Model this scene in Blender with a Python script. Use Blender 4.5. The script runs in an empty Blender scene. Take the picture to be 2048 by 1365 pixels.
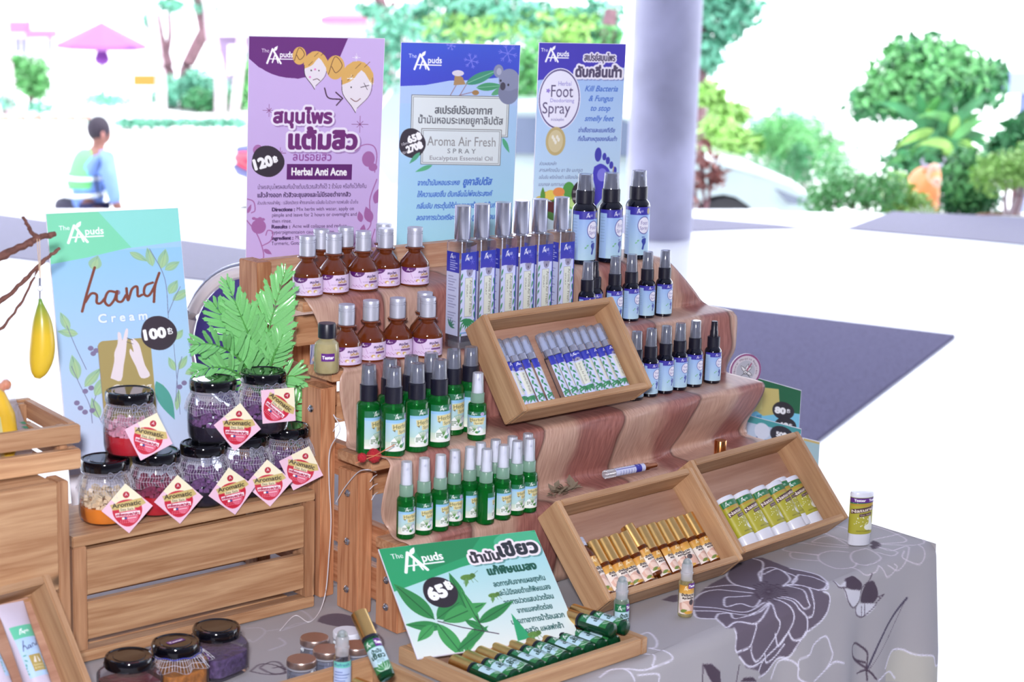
import bpy, bmesh, math, random
import numpy as np
from mathutils import Vector, Matrix, noise
random.seed(7); rng = np.random.default_rng(7)
S = bpy.context.scene
COL = S.collection
# ------------------------------------------------------------------ camera
FPX = 3800.0; PITCH = math.atan(793/3800.0); ROLL = math.radians(1.7); HEAD = math.radians(49)
CAM = Vector((0, 0, 1.59))
FW = Vector((math.cos(HEAD)*math.cos(PITCH), math.sin(HEAD)*math.cos(PITCH), -math.sin(PITCH)))
_R = Vector((math.sin(HEAD), -math.cos(HEAD), 0)); _U = _R.cross(FW)
RT = _R*math.cos(ROLL)+_U*math.sin(ROLL); UP = _U*math.cos(ROLL)-_R*math.sin(ROLL)
HF = Vector((math.cos(HEAD), math.sin(HEAD), 0))
cd = bpy.data.cameras.new('camera'); cam = bpy.data.objects.new('camera', cd); COL.objects.link(cam)
cam.matrix_world = Matrix(((RT.x, UP.x, -FW.x, CAM.x), (RT.y, UP.y, -FW.y, CAM.y), (RT.z, UP.z, -FW.z, CAM.z), (0, 0, 0, 1)))
cd.sensor_width = 36; cd.lens = FPX/2048*36; cd.clip_end = 300; cd.clip_start = .05
cd.dof.use_dof = True; cd.dof.focus_distance = 2.6; cd.dof.aperture_fstop = 7.6
S.camera = cam
# ------------------------------------------------------------------ light
w = bpy.data.worlds.new('World'); S.world = w; w.use_nodes = True
bg = w.node_tree.nodes['Background']; bg.inputs[0].default_value = (.86, .90, 1, 1); bg.inputs[1].default_value = 3.0
fl = bpy.data.lights.new('camera_flash', 'AREA'); fl.shape = 'DISK'; fl.size = .16; fl.energy = 44; fl.color = (.97, .95, 1)
flo = bpy.data.objects.new('camera_flash', fl); COL.objects.link(flo)
flo.location = CAM - FW*.12 + Vector((0, 0, .2)) - RT*.05
flo.rotation_euler = (Vector((1.6, 1.85, 1.0))-flo.location).to_track_quat('-Z', 'Y').to_euler()
sun = bpy.data.lights.new('sun', 'SUN'); sun.energy = 3; sun.angle = .12; sun.color = (1, .98, .95)
suno = bpy.data.objects.new('sun', sun); COL.objects.link(suno); suno.rotation_euler = (math.radians(28), math.radians(18), 0)
S.view_settings.view_transform = 'Standard'; S.view_settings.look = 'None'
S.view_settings.gamma = 1; S.view_settings.exposure = .5; S.view_settings.use_curve_mapping = False
S.cycles.transparent_max_bounces = 24; S.cycles.max_bounces = 8

# pixel helpers (photo frame 2048x1365): a photo point put on a real plane of the scene
def ray(x, y): return FW + RT*((x-1024)/FPX) + UP*((682.5-y)/FPX)
def onz(x, y, z=.75):
    r = ray(x, y); return CAM + r*((z-CAM.z)/r.z)
def onY(x, y, Y):
    r = ray(x, y); return CAM + r*((Y-CAM.y)/r.y)
def onX(x, y, X):
    r = ray(x, y); return CAM + r*((X-CAM.x)/r.x)
def far(x, y, d): return CAM + ray(x, y)*d
def base(x, y, z, r): return onz(x, y, z) + HF*r

# ------------------------------------------------------------------ materials
MATS = {}
def lin(c):
    return tuple(((v/255)/12.92 if v/255 <= .04045 else ((v/255+.055)/1.055)**2.4) for v in c)
def plain(name, c, rough=.5, metal=0, spec=.5, coat=0, noise_amt=0.06, nscale=40, bump=0, emit=None, trans=0, sss=0):
    if name in MATS: return MATS[name]
    m = bpy.data.materials.new(name); m.use_nodes = True; nt = m.node_tree; b = nt.nodes['Principled BSDF']
    L = lin(c)
    if noise_amt or bump:
        tc = nt.nodes.new('ShaderNodeTexCoord'); n = nt.nodes.new('ShaderNodeTexNoise'); n.inputs['Scale'].default_value = nscale
        n.inputs['Detail'].default_value = 3; nt.links.new(tc.outputs['Object'], n.inputs['Vector'])
        r = nt.nodes.new('ShaderNodeValToRGB'); e = r.color_ramp.elements
        e[0].position = .3; e[1].position = .7
        e[0].color = tuple(max(0, v*(1-noise_amt)) for v in L)+(1,); e[1].color = tuple(min(1, v*(1+noise_amt)) for v in L)+(1,)
        nt.links.new(n.outputs[0], r.inputs[0]); nt.links.new(r.outputs[0], b.inputs['Base Color'])
        if bump:
            bp = nt.nodes.new('ShaderNodeBump'); bp.inputs['Strength'].default_value = bump; bp.inputs['Distance'].default_value = .002
            nt.links.new(n.outputs[0], bp.inputs['Height']); nt.links.new(bp.outputs[0], b.inputs['Normal'])
    else: b.inputs['Base Color'].default_value = L+(1,)
    b.inputs['Roughness'].default_value = rough; b.inputs['Metallic'].default_value = metal
    b.inputs['Specular IOR Level'].default_value = spec; b.inputs['Coat Weight'].default_value = coat
    b.inputs['Transmission Weight'].default_value = trans
    if emit: b.inputs['Emission Color'].default_value = lin(emit[0])+(1,); b.inputs['Emission Strength'].default_value = emit[1]
    MATS[name] = m; return m
def clear(name, c, solid=.25, tint=(1, 1, 1), rough=.05, gloss=.35):
    """thin clear plastic / glass: tinted see-through + a little body colour + fresnel gloss"""
    if name in MATS: return MATS[name]
    m = bpy.data.materials.new(name); m.use_nodes = True; nt = m.node_tree; nt.nodes.clear(); N = nt.nodes.new
    out = N('ShaderNodeOutputMaterial'); t = N('ShaderNodeBsdfTransparent'); t.inputs[0].default_value = tuple(tint)+(1,)
    d = N('ShaderNodeBsdfDiffuse'); d.inputs[0].default_value = lin(c)+(1,)
    tl = N('ShaderNodeBsdfTranslucent'); tl.inputs[0].default_value = lin(c)+(1,)
    dm = N('ShaderNodeMixShader'); dm.inputs[0].default_value = .45; nt.links.new(d.outputs[0], dm.inputs[1]); nt.links.new(tl.outputs[0], dm.inputs[2])
    g = N('ShaderNodeBsdfGlossy'); g.inputs['Roughness'].default_value = rough; g.inputs[0].default_value = (1, 1, 1, 1)
    a = N('ShaderNodeMixShader'); a.inputs[0].default_value = solid
    nt.links.new(t.outputs[0], a.inputs[1]); nt.links.new(dm.outputs[0], a.inputs[2])
    lw = N('ShaderNodeLayerWeight'); lw.inputs[0].default_value = gloss
    mm = N('ShaderNodeMath'); mm.operation = 'MULTIPLY'; mm.inputs[1].default_value = .8; nt.links.new(lw.outputs['Fresnel'], mm.inputs[0])
    b = N('ShaderNodeMixShader'); nt.links.new(mm.outputs[0], b.inputs[0]); nt.links.new(a.outputs[0], b.inputs[1]); nt.links.new(g.outputs[0], b.inputs[2])
    nt.links.new(b.outputs[0], out.inputs[0]); MATS[name] = m; return m
def wood(name, light, dark, axis='x', sc=1.0, rough=.55, ring=9):
    if name in MATS: return MATS[name]
    m = bpy.data.materials.new(name); m.use_nodes = True; nt = m.node_tree; b = nt.nodes['Principled BSDF']; N = nt.nodes.new; K = nt.links.new
    tc = N('ShaderNodeTexCoord'); oi = N('ShaderNodeObjectInfo')
    ml = N('ShaderNodeVectorMath'); ml.operation = 'SCALE'; ml.inputs[0].default_value = (3.1, 5.7, 7.3); K(oi.outputs['Random'], ml.inputs['Scale'])
    ad = N('ShaderNodeVectorMath'); ad.operation = 'ADD'; K(tc.outputs['Object'], ad.inputs[0]); K(ml.outputs[0], ad.inputs[1])
    mp = N('ShaderNodeMapping'); s = {'x': (1.3, 24, 24), 'y': (24, 1.3, 24), 'z': (24, 24, 1.3)}[axis]; mp.inputs['Scale'].default_value = tuple(v*sc for v in s)
    K(ad.outputs[0], mp.inputs[0])
    n1 = N('ShaderNodeTexNoise'); n1.inputs['Scale'].default_value = 2.2; n1.inputs['Detail'].default_value = 2; K(mp.outputs[0], n1.inputs[0])
    mu = N('ShaderNodeMath'); mu.operation = 'MULTIPLY'; mu.inputs[1].default_value = ring; K(n1.outputs[0], mu.inputs[0])
    fr = N('ShaderNodeMath'); fr.operation = 'PINGPONG'; fr.inputs[1].default_value = 1; K(mu.outputs[0], fr.inputs[0])
    n2 = N('ShaderNodeTexNoise'); n2.inputs['Scale'].default_value = 22; n2.inputs['Detail'].default_value = 5; K(mp.outputs[0], n2.inputs[0])
    mx = N('ShaderNodeMath'); mx.operation = 'MULTIPLY_ADD'; mx.inputs[1].default_value = .45; K(fr.outputs[0], mx.inputs[0]); 
    m2 = N('ShaderNodeMath'); m2.operation = 'MULTIPLY'; m2.inputs[1].default_value = .55; K(n2.outputs[0], m2.inputs[0]); K(m2.outputs[0], mx.inputs[2])
    r = N('ShaderNodeValToRGB'); e = r.color_ramp.elements; e[0].position = .12; e[1].position = .8
    e[0].color = lin(light)+(1,); e[1].color = lin(dark)+(1,); K(mx.outputs[0], r.inputs[0])
    # knots
    vo = N('ShaderNodeTexVoronoi'); vo.inputs['Scale'].default_value = 9; mq = N('ShaderNodeMapping'); mq.inputs['Scale'].default_value = {'x': (.45, 1, 1), 'y': (1, .45, 1), 'z': (1, 1, .45)}[axis]
    K(ad.outputs[0], mq.inputs[0]); K(mq.outputs[0], vo.inputs[0])
    kr = N('ShaderNodeValToRGB'); ke = kr.color_ramp.elements; ke[0].position = .045; ke[1].position = .085; ke[0].color = (.3, .3, .3, 1); ke[1].color = (1, 1, 1, 1); K(vo.outputs['Distance'], kr.inputs[0])
    mc = N('ShaderNodeMix'); mc.data_type = 'RGBA'; mc.blend_type = 'MULTIPLY'; mc.inputs[0].default_value = 1; K(r.outputs[0], mc.inputs[6]); K(kr.outputs[0], mc.inputs[7])
    hv = N('ShaderNodeHueSaturation'); mr = N('ShaderNodeMapRange'); mr.inputs[3].default_value = .88; mr.inputs[4].default_value = 1.14; K(oi.outputs['Random'], mr.inputs[0]); K(mr.outputs[0], hv.inputs['Value'])
    K(mc.outputs[2], hv.inputs['Color']); K(hv.outputs[0], b.inputs['Base Color'])
    bp = N('ShaderNodeBump'); bp.inputs['Strength'].default_value = .25; bp.inputs['Distance'].default_value = .0008; K(n2.outputs[0], bp.inputs['Height']); K(bp.outputs[0], b.inputs['Normal'])
    b.inputs['Roughness'].default_value = rough; MATS[name] = m; return m
def printed(name, rough=.4, coat=0):
    if name in MATS: return MATS[name]
    m = bpy.data.materials.new(name); m.use_nodes = True; nt = m.node_tree; b = nt.nodes['Principled BSDF']
    a = nt.nodes.new('ShaderNodeAttribute'); a.attribute_name = 'ink'; nt.links.new(a.outputs['Color'], b.inputs['Base Color'])
    b.inputs['Roughness'].default_value = rough; b.inputs['Coat Weight'].default_value = coat; MATS[name] = m; return m

# ------------------------------------------------------------------ mesh helpers
def new_obj(name, me, parent=None):
    o = bpy.data.objects.new(name, me); COL.objects.link(o)
    if parent is not None: o.parent = parent
    return o
class MB:
    def __init__(s): s.v = []; s.f = []; s.m = []; s.M = Matrix()
    def add(s, vs, fs, m=0):
        k = len(s.v); s.v += [tuple(s.M @ Vector(p)) for p in vs]; s.f += [tuple(k+i for i in f) for f in fs]; s.m += [m]*len(fs); return s
    def box(s, x0, y0, z0, x1, y1, z1, m=0):
        return s.add([(x0,y0,z0),(x1,y0,z0),(x1,y1,z0),(x0,y1,z0),(x0,y0,z1),(x1,y0,z1),(x1,y1,z1),(x0,y1,z1)],
                     [(0,3,2,1),(4,5,6,7),(0,1,5,4),(1,2,6,5),(2,3,7,6),(3,0,4,7)], m)
    def lathe(s, prof, n=24, m=0, ell=(1, 1), sq=0):
        vs = []; fs = []
        def pt(r, z, a):
            c, d = math.cos(a), math.sin(a)
            if sq:
                k = (abs(c)**sq+abs(d)**sq)**(-1/sq); c *= k; d *= k
            return (r*c*ell[0], r*d*ell[1], z)
        for r, z in prof: vs += [pt(max(r, 1e-5), z, 2*math.pi*i/n) for i in range(n)]
        for j in range(len(prof)-1):
            for i in range(n):
                a = j*n+i; b = j*n+(i+1) % n; fs.append((a, b, b+n, a+n))
        return s.add(vs, fs, m)
    def tube(s, pts, r, n=8, m=0, caps=True):
        pts = [Vector(p) for p in pts]; rr = r if isinstance(r, (list, tuple)) else [r]*len(pts); vs = []; fs = []
        up = Vector((0, 0, 1)); 
        for i, p in enumerate(pts):
            t = (pts[min(i+1, len(pts)-1)]-pts[max(i-1, 0)]).normalized()
            a = t.cross(up) if abs(t.dot(up)) < .95 else t.cross(Vector((1, 0, 0))); a.normalize(); b = t.cross(a)
            vs += [tuple(p+(a*math.cos(2*math.pi*k/n)+b*math.sin(2*math.pi*k/n))*rr[i]) for k in range(n)]
        for j in range(len(pts)-1):
            for k in range(n): fs.append((j*n+k, j*n+(k+1) % n, (j+1)*n+(k+1) % n, (j+1)*n+k))
        if caps: fs += [tuple(range(n-1, -1, -1)), tuple(range((len(pts)-1)*n, len(pts)*n))]
        return s.add(vs, fs, m)
    def prism(s, poly, z0, z1, m=0):
        n = len(poly); vs = [(x, y, z0) for x, y in poly]+[(x, y, z1) for x, y in poly]
        return s.add(vs, [tuple(range(n-1, -1, -1)), tuple(range(n, 2*n))]+[(i, (i+1) % n, n+(i+1) % n, n+i) for i in range(n)], m)
    def ball(s, c, r, n=12, m=0, sc=(1, 1, 1)):
        vs = []; fs = []; h = n//2
        for j in range(h+1):
            t = math.pi*j/h
            for i in range(n):
                a = 2*math.pi*i/n; vs.append((c[0]+r*sc[0]*math.sin(t)*math.cos(a), c[1]+r*sc[1]*math.sin(t)*math.sin(a), c[2]+r*sc[2]*math.cos(t)))
        for j in range(h):
            for i in range(n): fs.append((j*n+i, (j+1)*n+i, (j+1)*n+(i+1) % n, j*n+(i+1) % n))
        return s.add(vs, fs, m)
    def mesh(s, name, mats, smooth=True, bevel=0, angle=35):
        me = bpy.data.meshes.new(name); me.from_pydata(s.v, [], s.f)
        for m in (mats if isinstance(mats, (list, tuple)) else [mats]): me.materials.append(m)
        me.polygons.foreach_set('material_index', s.m)
        if bevel:
            bm = bmesh.new(); bm.from_mesh(me); bmesh.ops.bevel(bm, geom=bm.edges[:], offset=bevel, segments=2, affect='EDGES', clamp_overlap=True); bm.to_mesh(me); bm.free()
        if smooth:
            me.shade_smooth(); me.set_sharp_from_angle(angle=math.radians(angle))
        me.update(); return me
    def build(s, name, mats, parent=None, **k): return new_obj(name, s.mesh(name, mats, **k), parent)
def board(name, parent, a, b, mat, bev=.0012, M=None):
    q = MB(); 
    if M: q.M = M
    q.box(*[min(x, y) for x, y in zip(a, b)], *[max(x, y) for x, y in zip(a, b)])
    return q.build(name, mat, parent, bevel=bev, angle=50)
def tag(o, label=None, cat=None, group=None, kind=None):
    if label: o['label'] = label
    if cat: o['category'] = cat
    if group: o['group'] = group
    if kind: o['kind'] = kind
    return o
def empty(name, loc=(0, 0, 0), rz=0, label=None, cat=None, group=None, rot=None):
    o = bpy.data.objects.new(name, None); COL.objects.link(o); o.location = loc; o.rotation_euler = rot if rot else (0, 0, rz); o.empty_display_size = .01
    return tag(o, label, cat, group)
KIDS = {}
def copy_tree(o, parent=None):
    c = o.copy(); COL.objects.link(c); c.parent = parent
    for ch in o.children: copy_tree(ch, c)
    return c
def place(proto, used, loc, rz=0, label=None, M=None, group=None):
    """first use moves the prototype itself, afterwards copies of it and of its parts"""
    o = proto if not used else copy_tree(proto)
    used.append(1)
    if M is not None: o.matrix_world = M
    else: o.location = loc; o.rotation_euler = (0, 0, rz)
    if label: o['label'] = label
    if group: o['group'] = group
    return o
def spline(pts, n=8):
    P = [np.array(p, float) for p in pts]; P = [2*P[0]-P[1]]+P+[2*P[-1]-P[-2]]; out = []
    for i in range(1, len(P)-2):
        for k in range(n):
            t = k/n; out.append(.5*((2*P[i])+(-P[i-1]+P[i+1])*t+(2*P[i-1]-5*P[i]+4*P[i+1]-P[i+2])*t*t+(-P[i-1]+3*P[i]-3*P[i+1]+P[i+2])*t**3))
    out.append(P[-2]); return out

# ------------------------------------------------------------------ printing: shapes and lettering worked out here, laid as colour on a fine mesh
TXT = {}
def glyphs(t):
    if t not in TXT:
        cu = bpy.data.curves.new('t', 'FONT'); cu.body = t; cu.resolution_u = 3; ob = bpy.data.objects.new('t', cu); me = ob.to_mesh()
        co = np.empty(len(me.vertices)*3); me.vertices.foreach_get('co', co); me.calc_loop_triangles()
        tr = np.empty(len(me.loop_triangles)*3, int); me.loop_triangles.foreach_get('vertices', tr)
        TXT[t] = co.reshape(-1, 3)[tr.reshape(-1, 3)][:, :, :2].copy(); ob.to_mesh_clear(); bpy.data.objects.remove(ob); bpy.data.curves.remove(cu)
    return TXT[t]
class Canvas:
    def __init__(s, W, H, nu, nv, bgc=(255, 255, 255), ss=3):
        s.W, s.H, s.nu, s.nv, s.ss = W, H, nu, nv, ss; s.kx = nu*ss/W; s.ky = nv*ss/H
        s.a = np.empty((nv*ss, nu*ss, 3)); s.a[:] = bgc
    def _bb(s, x0, y0, x1, y1):
        return max(0, int(x0*s.kx)-1), max(0, int(y0*s.ky)-1), min(s.a.shape[1], int(x1*s.kx)+2), min(s.a.shape[0], int(y1*s.ky)+2)
    def _grid(s, b): return np.meshgrid((np.arange(b[0], b[2])+.5)/s.kx, (np.arange(b[1], b[3])+.5)/s.ky)
    def _put(s, b, m, col, al=1):
        if b[2] <= b[0] or b[3] <= b[1]: return
        v = s.a[b[1]:b[3], b[0]:b[2]]; mm = (m*al)[..., None]; v[:] = v*(1-mm)+np.array(col, float)*mm
    def poly(s, pts, col, al=1, sm=0):
        if sm: pts = spline(list(pts)+[pts[0]], sm)
        P = np.array([(p[0], p[1]) for p in pts], float); b = s._bb(P[:, 0].min(), P[:, 1].min(), P[:, 0].max(), P[:, 1].max())
        if b[2] <= b[0] or b[3] <= b[1]: return
        X, Y = s._grid(b); ins = np.zeros(X.shape, bool)
        for i in range(len(P)):
            (x0, y0), (x1, y1) = P[i], P[(i+1) % len(P)]
            if y0 == y1: continue
            c = ((y0 > Y) != (y1 > Y)) & (X < (x1-x0)*(Y-y0)/(y1-y0)+x0); ins ^= c
        s._put(b, ins.astype(float), col, al)
    def rect(s, x0, y0, x1, y1, col, al=1): s.poly([(x0, y0), (x1, y0), (x1, y1), (x0, y1)], col, al)
    def grad(s, x0, y0, x1, y1, c0, c1, vert=True):
        b = s._bb(x0, y0, x1, y1); X, Y = s._grid(b); t = np.clip((Y-y0)/(y1-y0) if vert else (X-x0)/(x1-x0), 0, 1)[..., None]
        s.a[b[1]:b[3], b[0]:b[2]] = np.array(c0)*(1-t)+np.array(c1)*t
    def ell(s, cx, cy, rx, ry, col, al=1, wob=0):
        n = 40; s.poly([(cx+rx*(1+wob*math.sin(3*k*.157+1))*math.cos(k*.157), cy+ry*(1+wob*math.sin(2*k*.157))*math.sin(k*.157)) for k in range(n)], col, al)
    def line(s, pts, wd, col, al=1, sm=0):
        if sm: pts = spline(pts, sm)
        P = [(float(p[0]), float(p[1])) for p in pts]; xs = [p[0] for p in P]; ys = [p[1] for p in P]
        b = s._bb(min(xs)-wd, min(ys)-wd, max(xs)+wd, max(ys)+wd)
        if b[2] <= b[0] or b[3] <= b[1]: return
        M = np.zeros((b[3]-b[1], b[2]-b[0]))
        for (x0, y0), (x1, y1) in zip(P, P[1:]):
            q = s._bb(min(x0, x1)-wd, min(y0, y1)-wd, max(x0, x1)+wd, max(y0, y1)+wd)
            if q[2] <= q[0] or q[3] <= q[1]: continue
            X, Y = s._grid(q); dx, dy = x1-x0, y1-y0; L = dx*dx+dy*dy+1e-12
            t = np.clip(((X-x0)*dx+(Y-y0)*dy)/L, 0, 1); d = np.hypot(X-x0-t*dx, Y-y0-t*dy)
            v = M[q[1]-b[1]:q[3]-b[1], q[0]-b[0]:q[2]-b[0]]; np.maximum(v, (d < wd/2).astype(float), out=v)
        s._put(b, M, col, al)
    def leaf(s, x, y, L, ang, wd, col, al=1, vein=None):
        c, d = math.cos(ang), math.sin(ang); P = []
        for k in range(13):
            t = k/12; P.append((t*L, wd/2*math.sin(math.pi*t**.8)))
        P += [(p[0], -p[1]) for p in P[::-1]]
        s.poly([(x+p[0]*c-p[1]*d, y+p[0]*d+p[1]*c) for p in P], col, al)
        if vein: s.line([(x, y), (x+L*.9*c, y+L*.9*d)], L*.02, vein, al)
    def text(s, t, x, y, h, col, al=1, wmax=None, bold=0, outline=0, oc=(255, 255, 255), rot=0, slant=0, center=False, wide=1, shadow=None):
        T = glyphs(t)
        if len(T) == 0: return
        k = h/.73; x0, x1 = T[:, :, 0].min(), T[:, :, 0].max(); kx = k*wide
        if wmax: kx = wmax/(x1-x0)
        T = T.copy(); px = (T[:, :, 0]-(x0 if not center else (x0+x1)/2))*kx+T[:, :, 1]*k*slant; py = -T[:, :, 1]*k
        c, d = math.cos(rot), math.sin(rot); X0 = x+px*c-py*d; Y0 = y+px*d+py*c
        pad = bold+outline+(abs(shadow[0]) if shadow else 0)+.001*s.W
        b = s._bb(X0.min()-pad, Y0.min()-pad, X0.max()+pad, Y0.max()+pad)
        if b[2] <= b[0] or b[3] <= b[1]: return
        M = np.zeros((b[3]-b[1], b[2]-b[0]), bool)
        QX = X0*s.kx-b[0]; QY = Y0*s.ky-b[1]
        for ax, ay in zip(QX, QY):
            i0, i1 = max(0, int(ax.min()-.5)), min(M.shape[1], int(ax.max()+1.5)); j0, j1 = max(0, int(ay.min()-.5)), min(M.shape[0], int(ay.max()+1.5))
            if i1 <= i0 or j1 <= j0: continue
            X = np.arange(i0, i1)[None]+.5; Y = np.arange(j0, j1)[:, None]+.5
            e0 = (ax[1]-ax[0])*(Y-ay[0])-(ay[1]-ay[0])*(X-ax[0]); e1 = (ax[2]-ax[1])*(Y-ay[1])-(ay[2]-ay[1])*(X-ax[1]); e2 = (ax[0]-ax[2])*(Y-ay[2])-(ay[0]-ay[2])*(X-ax[2])
            M[j0:j1, i0:i1] |= ((e0 >= 0) & (e1 >= 0) & (e2 >= 0)) | ((e0 <= 0) & (e1 <= 0) & (e2 <= 0))
        def dil(A, r):
            rx, ry = r*s.kx, r*s.ky; out = A.copy(); n = 14
            for q in ([1] if max(rx, ry) < 3 else [1, .5]):
                for i in range(n):
                    ox, oy = int(round(rx*q*math.cos(2*math.pi*i/n))), int(round(ry*q*math.sin(2*math.pi*i/n)))
                    if ox == 0 and oy == 0: continue
                    src = A[max(0, -oy):A.shape[0]-max(0, oy), max(0, -ox):A.shape[1]-max(0, ox)]
                    out[max(0, oy):max(0, oy)+src.shape[0], max(0, ox):max(0, ox)+src.shape[1]] |= src
            return out
        if bold: M = dil(M, bold)
        if outline:
            O = dil(M, outline)
            if shadow:
                sx, sy = int(shadow[0]*s.kx), int(shadow[0]*s.ky); Z = np.zeros_like(O); Z[sy:, sx:] = O[:O.shape[0]-sy, :O.shape[1]-sx]; s._put(b, Z.astype(float), shadow[1], .5)
            s._put(b, O.astype(float), oc, al)
        s._put(b, M.astype(float), col, al)
    def out(s):
        A = s.a.reshape(s.nv, s.ss, s.nu, s.ss, 3).mean(axis=(1, 3)); A = np.clip(A, 0, 255)/255
        return np.where(A <= .04045, A/12.92, ((A+.055)/1.055)**2.4)
def sheet(name, canvas, fn, mat, parent=None, smooth=True):
    """mesh grid nu x nv; fn(U,V) (0..1, V down) -> X,Y,Z arrays; ink colour from the canvas"""
    nu, nv = canvas.nu, canvas.nv; A = canvas.out()
    U, V = np.meshgrid(np.linspace(0, 1, nu), np.linspace(0, 1, nv)); X, Y, Z = fn(U, V)
    co = np.stack([X+0*U, Y+0*U, Z+0*U], -1).reshape(-1, 3)
    i = (np.arange(nv-1)[:, None]*nu+np.arange(nu-1)[None]).ravel(); F = np.stack([i, i+nu, i+nu+1, i+1], -1)
    me = bpy.data.meshes.new(name); me.vertices.add(len(co)); me.vertices.foreach_set('co', co.ravel())
    me.loops.add(F.size); me.loops.foreach_set('vertex_index', F.ravel().astype('i')); me.polygons.add(len(F)); me.polygons.foreach_set('loop_start', np.arange(0, F.size, 4).astype('i'))
    at = me.color_attributes.new('ink', 'FLOAT_COLOR', 'POINT'); c4 = np.ones((len(co), 4), 'f'); c4[:, :3] = A.reshape(-1, 3); at.data.foreach_set('color', c4.ravel())
    me.materials.append(mat); me.update(); me.validate()
    if smooth: me.shade_smooth()
    return new_obj(name, me, parent)
def wrap(r, z0, z1, a0, a1, ell=(1, 1)):
    """label round a bottle: a0..a1 angles left to right as seen from outside"""
    def fn(U, V):
        a = a0+(a1-a0)*U; return r*ell[0]*np.cos(a), r*ell[1]*np.sin(a), z1+(z0-z1)*V
    return fn
WH = (255, 255, 255)
def logo(c, x, y, h, col=WH, the=True):
    """The A-puds mark; x,y = top left, h = height"""
    t = h*.13; A = (x+h*.62, y); 
    c.line([(x+h*.28, y+h), (A[0], y+h*.08), (x+h*1.18, y+h)], t, col)
    c.line([(x+h*.62, y+h*.95), (x+h*.78, y+h*.45)], t*.7, col); c.line([(x+h*.8, y+h*.4), (x+h*1.0, y+h*.97)], t*.6, col)
    c.line([(x+h*.42, y+h*.72), (x+h*1.95, y+h*.72)], t*.55, col)
    c.leaf(x+h*.72, y+h*.2, h*.42, -.95, h*.2, col)
    if the: c.text('The', x-h*.1, y+h*.3, h*.26, col, wmax=h*.5)
    c.text('puds', x+h*1.12, y+h*.6, h*.40, col, wmax=h*.86, bold=h*.012)

# ================================================================== THE SETTING
def flat(name, poly, z, mat, th=.01, label=None, kind='structure'):
    q = MB(); q.prism([(p[0], p[1]) for p in poly], z-th, z); o = q.build(name, mat, smooth=False); return tag(o, label, kind=kind)
M_floor = plain('white_terrazzo', (238, 240, 243), .12, noise_amt=.02, nscale=1.5, spec=.5)
M_gran = plain('grey_granite', (92, 88, 118), .55, noise_amt=.3, nscale=160, spec=.3)
M_carp = plain('grey_carpet', (112, 108, 136), .9, noise_amt=.45, nscale=220, bump=.3, spec=.1)
M_conc = plain('pillar_concrete', (170, 169, 194), .55, noise_amt=.22, nscale=3)
M_road = plain('pale_concrete', (226, 226, 224), .8, noise_amt=.05, nscale=2)
# hall floor: its outer edge runs from the left behind the stall to the right
E0 = onz(-500, 424, 0); E1 = onz(1560, 424, 0); E2 = onz(2900, 446, 0)
flat('floor', [(-6, -6), (14, -6), (16, 0), (E2.x, E2.y), (E1.x, E1.y), (E0.x, E0.y), (-6, 14)], 0, M_floor, .3)
def strip(name, pts, m, z=.004): return flat(name, [onz(a, b, 0) for a, b in pts], z, m, .004)
strip('floor_granite_strip', [(-300, 395), (0, 430), (366, 481), (700, 527), (900, 555), (900, 640), (700, 612), (430, 565), (0, 515), (-300, 480)], M_gran)
strip('floor_granite_border', [(1240, 428), (1380, 436), (1560, 450), (1615, 458), (1500, 460), (1390, 464), (1240, 468)], M_gran)
strip('floor_granite_apron', [(1785, 424), (2060, 436), (2500, 458), (2500, 540), (2060, 492), (1690, 459)], M_gran)
# low kerb along the open edge of the hall
k = MB(); d = (E1-E0).normalized(); n_ = Vector((-d.y, d.x, 0))
k.prism([(E0.x, E0.y), (E1.x, E1.y), (E1.x+n_.x*.1, E1.y+n_.y*.1), (E0.x+n_.x*.1, E0.y+n_.y*.1)], -.4, .002); tag(k.build('floor_kerb', M_floor, smooth=False), kind='structure')
mat_o = flat('floor_mat', [onz(a, b, 0) for a, b in [(1240, 590), (1380, 610), (1910, 675), (1640, 880), (1500, 985), (1000, 940), (1000, 700)]], .012, M_carp, .012, 'dark grey rectangular carpet mat on the white floor behind the stall', kind='')
mat_o['category'] = 'carpet mat'
flat('ground', [(-60, -30), (120, -30), (120, 130), (-60, 130)], -1.65, M_road, .1)
lt = MB(); a, b_ = E1+Vector((.2, .1, 0)), E2
L0, L1, L2, L3 = far(1640, 424, 12.3), far(2300, 440, 11.6), far(2300, 440, 16.4), far(1640, 424, 16.4)
flat('planting_ledge', [L0, L1, L2, L3], -.55, M_road, 1.1)
pp = MB(); pc = far(1318, 420, 10.7); pp.M = Matrix.Translation((pc.x, pc.y, 0))
pp.lathe([(.19, 0), (.19, .02), (.19, 4.0)], 48); tag(pp.build('pillar', M_conc), kind='structure')
flat('ceiling', [(-8, -10), (18, -10), (18, 2), (E2.x+.6, E2.y+.3), (E1.x+.3, E1.y+.5), (E0.x, E0.y+.5), (-8, 15)], 4.2, plain('ceiling_paint', (205, 207, 222), .8, noise_amt=.02), .2)

# rear part of the hall, behind the camera: unseen walls added for the caps to mirror
hw = MB(); hw.box(-6.3, -6.2, 0, -6, 14, 4.2); tag(hw.build('wall_rear', plain('hall_wall', (120, 112, 118), .8, noise_amt=.1, nscale=1), smooth=False), kind='structure')
hw = MB(); hw.box(-6, -6.4, 0, 14, -6.1, 4.2); tag(hw.build('wall_side', plain('hall_wall', (120, 112, 118), .8, noise_amt=.1, nscale=1), smooth=False), kind='structure')

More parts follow.
